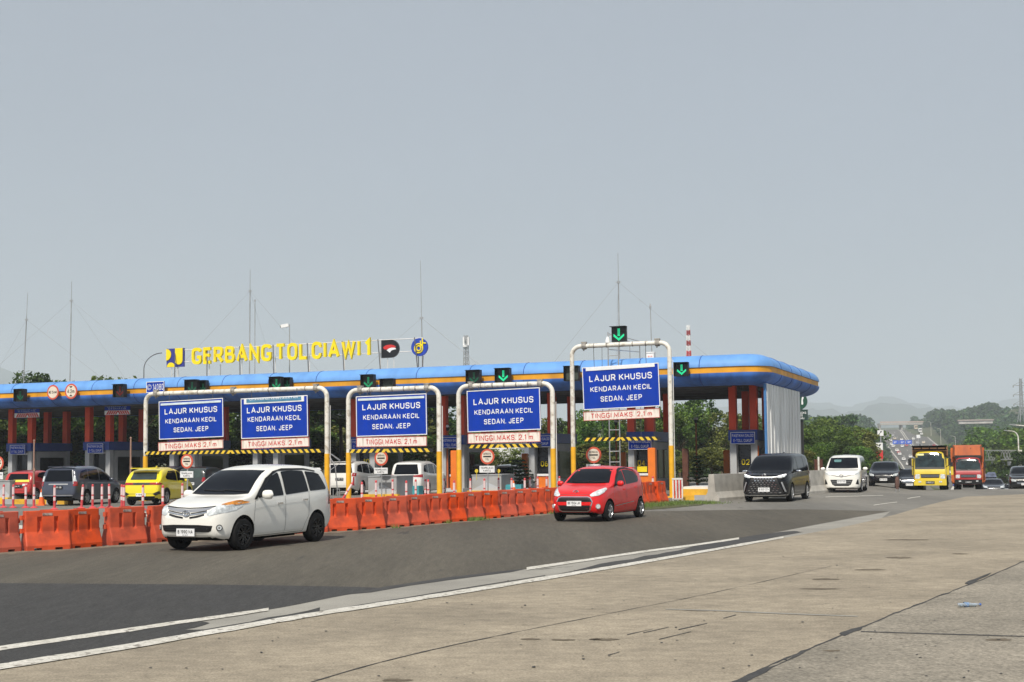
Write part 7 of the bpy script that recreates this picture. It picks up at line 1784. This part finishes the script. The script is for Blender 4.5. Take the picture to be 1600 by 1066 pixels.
woods('far_woods', scatter(950, 620, 1500, 1215, 1700, 20, lim), 12, 22, .95, 4.8, FAR)
woods('far_woods', scatter(220, 170, 420, 640, 1230, 5, pchip([(600, 640), (715, 652), (850, 648), (1000, 650), (1100, 650), (1240, 655)])), 13, 30, .6, 4.2, FAR)

# ------------------------------------------------------------------ young conifers in tiers, palms
def conifer_proto():
    t = thing('young_conifer', 'small conifer', 'tree', (0, 0, -500)); rg = np.random.default_rng(3); Q = []; b = MB()
    b.tube([(0, 0, 0), (.01, 0, 1.2), (0, .01, 2.5)], .035, 6, .01)
    for k in range(7):
        z = .65 + k * .28; L = .85 * (1 - k / 8.5)
        for j in range(7):
            a = 6.283 * j / 7 + k * .5; pts = np.array([[L * s * math.cos(a), L * s * math.sin(a), z + .10 * math.sin(s * 2.6) + .05 * s] for s in np.linspace(.1, 1, 20)])
            Q.append(quads(np.repeat(pts, 3, 0) + rg.normal(0, .03, (60, 3)), .075, rg, .8)); b.tube([(0, 0, z), tuple(pts[10]), tuple(pts[-1])], .010, 4, .004)
    o = bpy.data.objects.new('crown', mesh_quads('crown', np.concatenate(Q), NEEDLE)); link(o, t); b.build('trunk', M['bark'], t); return t
cf = conifer_proto()
for i, (u, vt, vb, w) in enumerate(((1092, 712, 772, 'small dark tiered conifer in the yellow planter'), (955, 700, 748, 'small tiered conifer right of the GERBANG TOL disc above the red car'), (943, 704, 748, 'small tiered conifer half hidden by the GERBANG TOL disc above the red car'),
                                    (812, 718, 768, 'dark spreading tiered conifer behind the third island nose'), (646, 700, 770, 'tiered conifer behind the white minivan with silver roof edge'), (385, 696, 760, 'tiered conifer behind the wide gantry bar'), (176, 712, 765, 'tiered conifer reflected side of the second booth from the left'))):
    P = G(u, vb) if i else G(u, 779); h = zat(P, vt); o = cf if i == 0 else copy_tree(cf); o.location = (P.x, P.y, .3 if i == 0 else 0); s = (h - (.3 if i == 0 else 0)) / 2.55; o.scale = (s * (1.0 if i != 3 else 1.6), s * (1 if i != 3 else 1.6), s); o['label'] = w; o['group'] = 'young tiered conifers'; o['category'] = 'tree'
def palm(u, vt, Y, label, seed):
    P = D(u, 700, Y); z = float(ground_z(P.x, P.y)); h = zat(P, vt) - z; rg = np.random.default_rng(seed); t = thing('palm_tree', label, 'tree', (P.x, P.y, z))
    b = MB(); b.tube([(0, 0, -.2), (.08, 0, h * .4), (0, .05, h * .8)], .17, 8, .12); b.build('trunk', M['bark'], t); V, F = [], []
    for j in range(22):
        a = rg.uniform(0, 6.28); L = rg.uniform(1.6, 2.6); el = rg.uniform(.0, 1.3); prev = None
        for i in range(9):
            s = i / 8; r_ = L * s * math.cos(el * (1 - .5 * s)); zz = h * .8 + L * (math.sin(el) * s - .75 * s * s) ; c = np.array([r_ * math.cos(a), r_ * math.sin(a), zz]); w = .30 * math.sin(math.pi * min(1, s * .9 + .08)); sd_ = np.array([-math.sin(a), math.cos(a), -.25]) * w; se = np.array([math.sin(a), -math.cos(a), -.25]) * w
            o = len(V); V += [tuple(c + sd_), tuple(c), tuple(c + se)]
            if prev is not None: F += [(prev, prev + 1, o + 1, o), (prev + 1, prev + 2, o + 2, o + 1)]
            prev = o
    me = bpy.data.meshes.new('crown'); me.from_pydata(V, [], F); me.materials.append(LEAF3); me.update(); link(bpy.data.objects.new('crown', me), t)
palm(532, 640, 92, 'yellow-green palm between the wide gantry and the second gantry', 4)
palm(400, 668, 94, 'leafy palm behind the wide gantry bar', 5)
palm(590, 638, 95, 'palm with drooping fronds behind the second gantry board', 6)

# ------------------------------------------------------------------ roadside things beyond the crest
def at(u, Y): P = D(u, 700, Y); P.z = float(ground_z(P.x, P.y)); return P
# petrol station totem
P = at(1374, 170); s = FPX / 170; t = thing('station_totem', 'tall white and red petrol station totem left of the highway', 'sign', P, PZ)
def zz(v): return zat(P, v) - P.z
b = MB(); b.box((-.35, 0, zz(712) / 2), (.10, .2, zz(712))); b.box((.35, 0, zz(712) / 2), (.10, .2, zz(712))); b.build('leg', M['steel'], t)
b = MB(); b.box((0, 0, (zz(692) + zz(703.5)) / 2), (10.5 / s, .3, zz(692) - zz(703.5))); b.build('white_panel', M['sign_white'], t)
b = MB(); b.box((0, 0, (zz(703.7) + zz(717)) / 2), (10.5 / s, .3, zz(703.7) - zz(717))); b.build('red_panel', M['sign_red'], t)
b = MB(); b.box((0, .02, (zz(717.2) + zz(726)) / 2), (9 / s, .26, zz(717.2) - zz(726))); b.build('price_panel', mat('faded_brick', (.42, .22, .16), .6, var=.4, scale=4), t)
b = MB(); w = 10.5 / s; zc = (zz(692) + zz(703.5)) / 2; b.prism([(-.30 * w, zc - .32), (-.05 * w, zc - .10), (-.18 * w, zc - .02)], -.18, -.15); b.prism([(.02 * w, zc - .02), (.30 * w, zc + .30), (.05 * w, zc + .30), (-.08 * w, zc + .16)], -.18, -.15); b.build('emblem', M['black'], t)
P = at(1376.5, 200); s = FPX / 200; t = thing('station_sign', 'square white sign with a dark emblem on a pole above the station totem', 'sign', P, PZ)
b = MB(); b.tube([(0, 0, 0), (0, 0, zz(681))], .10, 6); b.build('pole', M['steel'], t)
w = 9 / s; z0, z1 = zz(681.2), zz(672.5); b = MB(); b.box((0, 0, (z0 + z1) / 2), (w, .25, z1 - z0)); b.build('panel', M['sign_white'], t)
b = MB(); zc = (z0 + z1) / 2; b.prism([(-.30 * w, zc - .30), (-.05 * w, zc - .08), (-.18 * w, zc)], -.16, -.13); b.prism([(.02 * w, zc), (.30 * w, zc + .30), (.05 * w, zc + .30), (-.08 * w, zc + .16)], -.16, -.13); b.build('emblem', M['black'], t)
# coffee shop sign half behind the end wall
P = at(1247, 92); s = FPX / 92; t = thing('coffee_sign', 'dark green round coffee shop sign half hidden by the ribbed wall', 'sign', P, PZ)
b = MB(); b.box((.25, .1, zz(640) / 2), (.28, .2, zz(640))); b.build('pole', M['black'], t)
zc, r = zz(627), 13.5 / s; b = MB(); b.lathe([(r, .22), (r, 0)], (.1, 0, zc), 'y', 36); b.build('disc', mat('coffee_green', (.015, .075, .045), .4), t)
b = MB(); b.prism(chaikin([(-.30, -.5), (.06, -.52), (.10, .0), (.02, .42), (-.25, .50)], 2, True) and [(x + .05, z + zc) for x, z in chaikin([(-.34, -.46), (.08, -.46), (.10, .05), (.0, .40), (-.28, .46)], 2, True)], -.03, -.004); b.prism([(x + .05, z + zc) for x, z in chaikin([(.26, -.30), (.42, -.22), (.36, .05), (.46, .26), (.34, .34), (.28, .1)], 2, True)], -.03, -.004); b.build('emblem', M['sign_white'], t)
b = MB(); b.box((.1, 0, (zz(640.5) + zz(657)) / 2), (28 / s, .2, zz(640.5) - zz(657))); b.build('word_board', mat('coffee_dark', (.02, .05, .042), .5), t)
text_mesh([('STARBUCKS', .1, zz(645.5), 24 / s, .15), ('COFFEE', .05, zz(649.5), 16 / s, .14), ('Drive Thru', .08, zz(654), 19 / s, .13)], 'lettering', M['sign_white'], t, y=-.10)
# truss sign bridge and its post
A, B = at(1541, 190), at(1593, 150); d = B - A; t = thing('truss_gantry', 'pale steel lattice sign bridge right of the orange truck', 'gantry', (A.x, A.y, 0)); z1, z0 = zat(B, 704.5), zat(B, 717.5); z1a, z0a = zat(A, 704), zat(A, 719)
b = MB(); n = 12
for e in (-.5, .5):
    up_ = [Vector((d.x * i / n, d.y * i / n + e, z1a + (z1 - z1a) * i / n)) for i in range(n + 1)]; dn = [Vector((d.x * i / n, d.y * i / n + e, z0a + (z0 - z0a) * i / n)) for i in range(n + 1)]
    b.bar(up_[0], up_[-1], .16); b.bar(dn[0], dn[-1], .16)
    for i in range(n): b.bar(dn[i], up_[i + 1] if i % 2 == 0 else dn[i + 1], .09) if i % 2 == 0 else b.bar(up_[i], dn[i + 1], .09)
b.build('truss', M['pipe_white'], t)
b = MB(); b.tube([(d.x, d.y, B.z - .5), (d.x, d.y, zat(B, 703))], .22, 10); b.build('post', M['pipe_white'], t)
b = MB()
for i in (2, 4, 6, 8): b.box((d.x * i / n, d.y * i / n - .7, (z0 + z0a) / 2 - .45), (.35, .3, .5))
b.build('sign_lamp', M['steel'], t)
# street lamps
def lamp(u, Y, vt, arm, label, grp=None, r=.10):
    P = at(u, Y); h = zat(P, vt) - P.z; t = thing('street_lamp', label, 'street lamp', P, 0, grp)
    b = MB(); b.tube([(0, 0, 0), (0, 0, h - .9)] + [(arm * (1 - math.cos(a)) * .55, 0, h - .9 + .85 * math.sin(a)) for a in np.linspace(.2, math.pi / 2, 6)] + [(arm, 0, h)], r, 7, r * .55); b.build('pole', M['pipe_white'], t)
    b = MB(); b.bar((arm * .9, 0, h), (arm * 1.25, 0, h + .06), .22, .10); b.build('lamp_head', M['steel'], t)
lamp(1591.5, 150, 673, -1.3, 'curved street lamp beside the lattice sign bridge', None, .08)
lamp(1612, 120, 664, -1.6, 'street lamp whose arm reaches in from the right edge', None, .08)
k = 0
for Y in (420, 500, 590, 690, 790, 890):
    x = float(road_mid(Y)) + 18; u = pix((x, Y, 0))[0]; P = Vector((x, Y, float(ground_z(x, Y)))); vt = pix((x, Y, P.z + 10))[1]; k += 1
    lamp(u, Y, vt, -2.2, f'distant street lamp on the right side of the highway, {ordn(k - 1)} from the near end', 'street lamps along the highway')
# road signs over the far carriageway
Y = 560; P = at(1410, Y); s = FPX / Y; t = thing('overhead_sign', 'row of blue direction boards over the distant highway', 'road sign', P, R(-17))
z0, z1 = zat(P, 694) - P.z, zat(P, 688) - P.z; b = MB()
for i, x in enumerate((-2.75, 0, 2.75)): b.box((x * 1.0, 0, (z0 + z1) / 2), (2.5, .2, z1 - z0))
b.build('panel', mat('far_sign_blue', (.02, .10, .62), .4), t)
b = MB(); b.box((0, .2, (z0 + z1) / 2), (9, .15, .2)); b.box((4.5, .2, z1 / 2), (.3, .3, z1)); b.build('post', M['steel'], t)
b = MB()
for x in (-2.9, .1, 2.9): b.box((x, -.115, (z0 + z1) / 2 + .1), (1.3, .02, .25)); b.box((x - .3, -.115, (z0 + z1) / 2 - .3), (.7, .02, .2))
b.build('lettering', M['sign_white'], t)
P = at(1435.5, 610); t = thing('lattice_sign', 'white square sign on a post in the middle of the distant highway', 'road sign', P, R(-17)); zt = zat(P, 679.5) - P.z
b = MB(); b.box((0, 0, zt - .8), (1.7, .15, 1.6)); b.build('panel', M['sign_white'], t); b = MB(); b.box((0, .12, (zt - 1) / 2), (.15, .1, zt - 1)); b.build('post', M['steel'], t)
# overpass at the top of the hill
Y = 1080; P0, P1 = D(1381, 663, Y), D(1434, 660, Y); t = thing('overpass', 'pale concrete bridge crossing the highway at the top of the hill', 'bridge', (P0.x, P0.y, 0)); w = P1.x - P0.x
z = P0.z; b = MB(); b.box((w / 2, 0, z), (w + 9, 9, 1.5)); b.build('deck', M['concrete'], t)
b = MB(); b.box((w / 2, -4.4, z + 1.6), (w + 9, .3, 1.1)); b.build('parapet', mat('parapet_pink', (.48, .36, .31), .8), t)
for x in (-4, w / 2, w + 4):
    b = MB(); b.box((x, 0, z / 2), (1.4, 5, z - 1.4)); b.build('pier', M['concrete'], t)
# traffic on the far hill
def far_car(label, col, off, Y, big, seed):
    x = float(road_mid(Y)) + off; z = float(ground_z(x, Y)) + .34; a = math.atan2(float(road_mid(Y + 5)) - float(road_mid(Y - 5)), 10)
    L, w, h = (7.5, 2.4, 3.3) if big else (4.3, 1.75, 1.5); b = MB()
    if big:
        b.mi(0).box((0, .8, 1.95), (w, L - 2, h - 1)); b.mi(0).box((0, -3.0, 1.5), (w * .92, 1.7, 2.1), taper=.94); b.mi(1).box((0, -3.87, 1.95), (w * .8, .06, .8)); b.mi(1).box((0, 0, .5), (w * .9, L * .9, .6))
    else:
        b.mi(0).box((0, 0, .62), (w, L, .62), taper=.95); b.mi(0).box((0, .25, 1.2), (w * .92, L * .56, .60), taper=.80); b.mi(1).box((0, -.90, 1.17), (w * .76, .5, .40), taper=.8); b.mi(1).box((0, 1.35, 1.17), (w * .76, .36, .40), taper=.8)
        for sx in (-1, 1):
            for sy in (-1.3, 1.3): b.mi(1).lathe([(.3, -.1), (.3, .1)], (sx * w * .45, sy, .3), 'x', 10)
    o = b.build('distant_truck' if big else 'distant_car', [mat('far_paint_%s' % seed, col, .4), M['black']], None, (x, Y, z), -a)
    meta(o, label, 'truck' if big else 'car', 'vehicles on the distant highway')
COLS = {'white': (.78, .78, .76), 'dark': (.03, .03, .04), 'cream': (.62, .52, .38), 'blue': (.04, .06, .35), 'red': (.45, .05, .05), 'silver': (.45, .46, .48)}
traffic = [('white', -12, 505, 0), ('dark', -8, 470, 0), ('dark', -3.5, 500, 0), ('cream', -7.5, 395, 1), ('blue', 3.5, 425, 1), ('white', -9, 545, 0), ('white', -12.5, 640, 0), ('white', -8, 660, 0), ('red', -12, 700, 0), ('white', -12, 720, 0), ('white', -7, 760, 0), ('silver', -3.5, 800, 0),
           ('white', -11.5, 835, 0), ('cream', -8, 860, 0), ('white', -12.3, 600, 0), ('cream', 12, 560, 1), ('white', 12, 515, 1), ('white', 8.3, 590, 0), ('silver', 12, 650, 0), ('white', 8, 690, 1), ('white', 12, 745, 0), ('cream', 8, 800, 0), ('white', 4, 850, 0), ('white', 12, 900, 0), ('cream', 11, 955, 1), ('dark', 4, 620, 0), ('blue', 8, 470, 0), ('white', 4, 530, 0)]
rgt = np.random.default_rng(17)
for k in range(26):
    off = float(rgt.choice([-12.3, -8.2, -4.0, 4.0, 8.2, 12.2])); Y = float(rgt.uniform(520, 960))
    if all(abs(Y - q[2]) > 14 or abs(off - q[1]) > 2.5 for q in traffic): traffic.append((str(rgt.choice(['white', 'silver', 'dark', 'white', 'red', 'blue'])), off, Y, int(rgt.random() < .15)))
cnt = {}
for i, (cn, off, Y, big) in enumerate(sorted(traffic, key=lambda q: q[2])):
    side = 'left' if off < 0 else 'right'; key = (cn, side, big); cnt[key] = cnt.get(key, 0) + 1
    far_car(f"tiny {cn} {'truck' if big else 'car'} on the {side} side of the distant highway, {ordn(cnt[key] - 1)} from its near end", COLS[cn], off, Y, big, cn)
# towers on the skyline
def lattice(u, vt, vb, Y, wpx, cols, label, top=None, wire=.1):
    P = D(u, vb, Y); z0 = P.z; zt = zat(P, vt); h = zt - z0; w = wpx / FPX * Y; t = thing('telecom_tower', label, 'tower', (P.x, P.y, z0 - 6), PZ); h += 6; n = 10
    for part in range(len(cols)):
        b = MB()
        for i in range(n):
            if (i * len(cols) // n if len(cols) < 3 else i % 2) != part and len(cols) > 1 and (i % 2) != part: continue
            za, zb_ = h * i / n, h * (i + 1) / n; wa = w * (1 - .45 * i / n) / 2; wb_ = w * (1 - .45 * (i + 1) / n) / 2
            for sx, sy in ((-1, -1), (1, -1), (1, 1), (-1, 1)): b.bar((sx * wa, sy * wa, za), (sx * wb_, sy * wb_, zb_), wire)
            for q in (-1, 1): b.bar((-wa, q * wa, za), (wb_, q * wb_, zb_), wire * .7); b.bar((wa, q * wa, za), (-wb_, q * wb_, zb_), wire * .7); b.bar((-wa, q * wa, za), (wa, q * wa, za), wire * .7)
        b.build('lattice', cols[part], t)
    if top:
        b = MB(); 
        for a in (0, 2.1, 4.2): b.box((w * .5 * math.cos(a), w * .5 * math.sin(a), h - h * .10), (w * .3, w * .3, h * .14))
        b.lathe([(w * .45, h * .80), (w * .45, h * .83)], (0, -w * .4, 0), 'z', 10); b.build('antenna', M['sign_white'], t)
lattice(728.5, 524, 572, 260, 8.5, [M['mast']], 'grey telecom tower with white antennas rising behind the canopy', True, .10)
lattice(1076.5, 508, 560, 420, 6.5, [M['sign_red'], M['sign_white']], 'red and white lattice tower on the skyline right of the tall gantry', None, .22)
P = D(1598, 690, 700); t = thing('power_pylon', 'grey power pylon faint in the haze at the right edge', 'pylon', (P.x, P.y, float(ground_z(P.x, P.y))), 0); zg = float(ground_z(P.x, P.y)); h = zat(P, 592) - zg
b = MB(); w = 3.6
for sx, sy in ((-1, -1), (1, -1), (1, 1), (-1, 1)): b.bar((sx * w, sy * w, 0), (sx * .7, sy * .7, h * .55), .35); b.bar((sx * .7, sy * .7, h * .55), (sx * .4, sy * .4, h), .3)
for i in range(8):
    za, zb_ = h * (.45 + .07 * i), h * (.45 + .07 * (i + 1)); b.bar((-.8, -.7, za), (.8, -.7, zb_), .18); b.bar((.8, -.7, za), (-.8, -.7, zb_), .18)
for k in (.62, .76, .90): b.bar((-4.2, 0, h * k), (4.2, 0, h * k), .32); b.bar((-4.2, 0, h * k), (-.5, 0, h * (k + .05)), .2); b.bar((4.2, 0, h * k), (.5, 0, h * (k + .05)), .2)
b.build('lattice', M['mast'], t)
b = MB()
for k in (.62, .76, .90):
    for sx in (-1, 1): b.lathe([(.35, -1.1), (.35, 0)], (sx * 4.1, 0, h * k), 'z', 8)
b.build('insulator', M['steel'], t)
# low buildings glimpsed behind
P = at(764, 108); t = thing('white_building', 'low white building with a dark red edge seen under the fourth gantry', 'building', P, PZ)
b = MB(); b.box((0, 2, 1.6), (5.5, 4, 3.2)); b.build('wall', M['sign_white'], t); b = MB(); b.box((-1.0, -.02, 1.6), (1.0, .3, 3.3)); b.build('door_panel', M['brown'], t); b = MB(); b.box((0, 2, 3.3), (5.9, 4.4, .2)); b.build('roof', M['roofing'], t)
P = at(680, 96); t = thing('guard_hut', 'small cream hut with a brown roof right of the second gantry', 'hut', P, PZ)
b = MB(); b.box((0, 1, 1.4), (2.0, 2, 2.8)); b.build('wall', mat('hut_cream', (.55, .47, .36), .8), t); b = MB(); b.box((0, 1, 2.85), (2.3, 2.3, .16)); b.build('roof', M['brown'], t); b = MB(); b.box((0, -.02, 1.7), (1.1, .06, .8)); b.build('window', M['dark_glass'], t)
P = at(1526, 640); P.z = zat(P, 662); t = thing('long_building', 'long low pale building among the hazy trees right of the highway', 'building', (P.x, P.y, P.z), -.3)
zt = zat(P, 657.5) - P.z; b = MB(); b.box((0, 6, zt / 2), (16, 12, zt)); b.build('wall', mat('wall_pale', (.50, .48, .46), .8, var=.3, scale=.4), t); b = MB(); b.box((0, 6, zt + .3), (17, 13, .6)); b.build('roof', mat('roof_clay', (.40, .34, .31), .8), t)

# ------------------------------------------------------------------ the haze
hm = bpy.data.materials.new('haze_air'); hm.use_nodes = True; hn = hm.node_tree; hn.nodes.clear()
ho = hn.nodes.new('ShaderNodeOutputMaterial'); hv = hn.nodes.new('ShaderNodeVolumePrincipled')
hv.inputs['Color'].default_value = (.80, .88, .97, 1); hv.inputs['Density'].default_value = HAZE; hv.inputs['Anisotropy'].default_value = .0
hn.links.new(hv.outputs[0], ho.inputs['Volume'])
b = MB(); b.box((0, 3900, 215), (16000, 9200, 490)); o = b.build('haze', hm); o['kind'] = 'stuff'
hz = HAZE
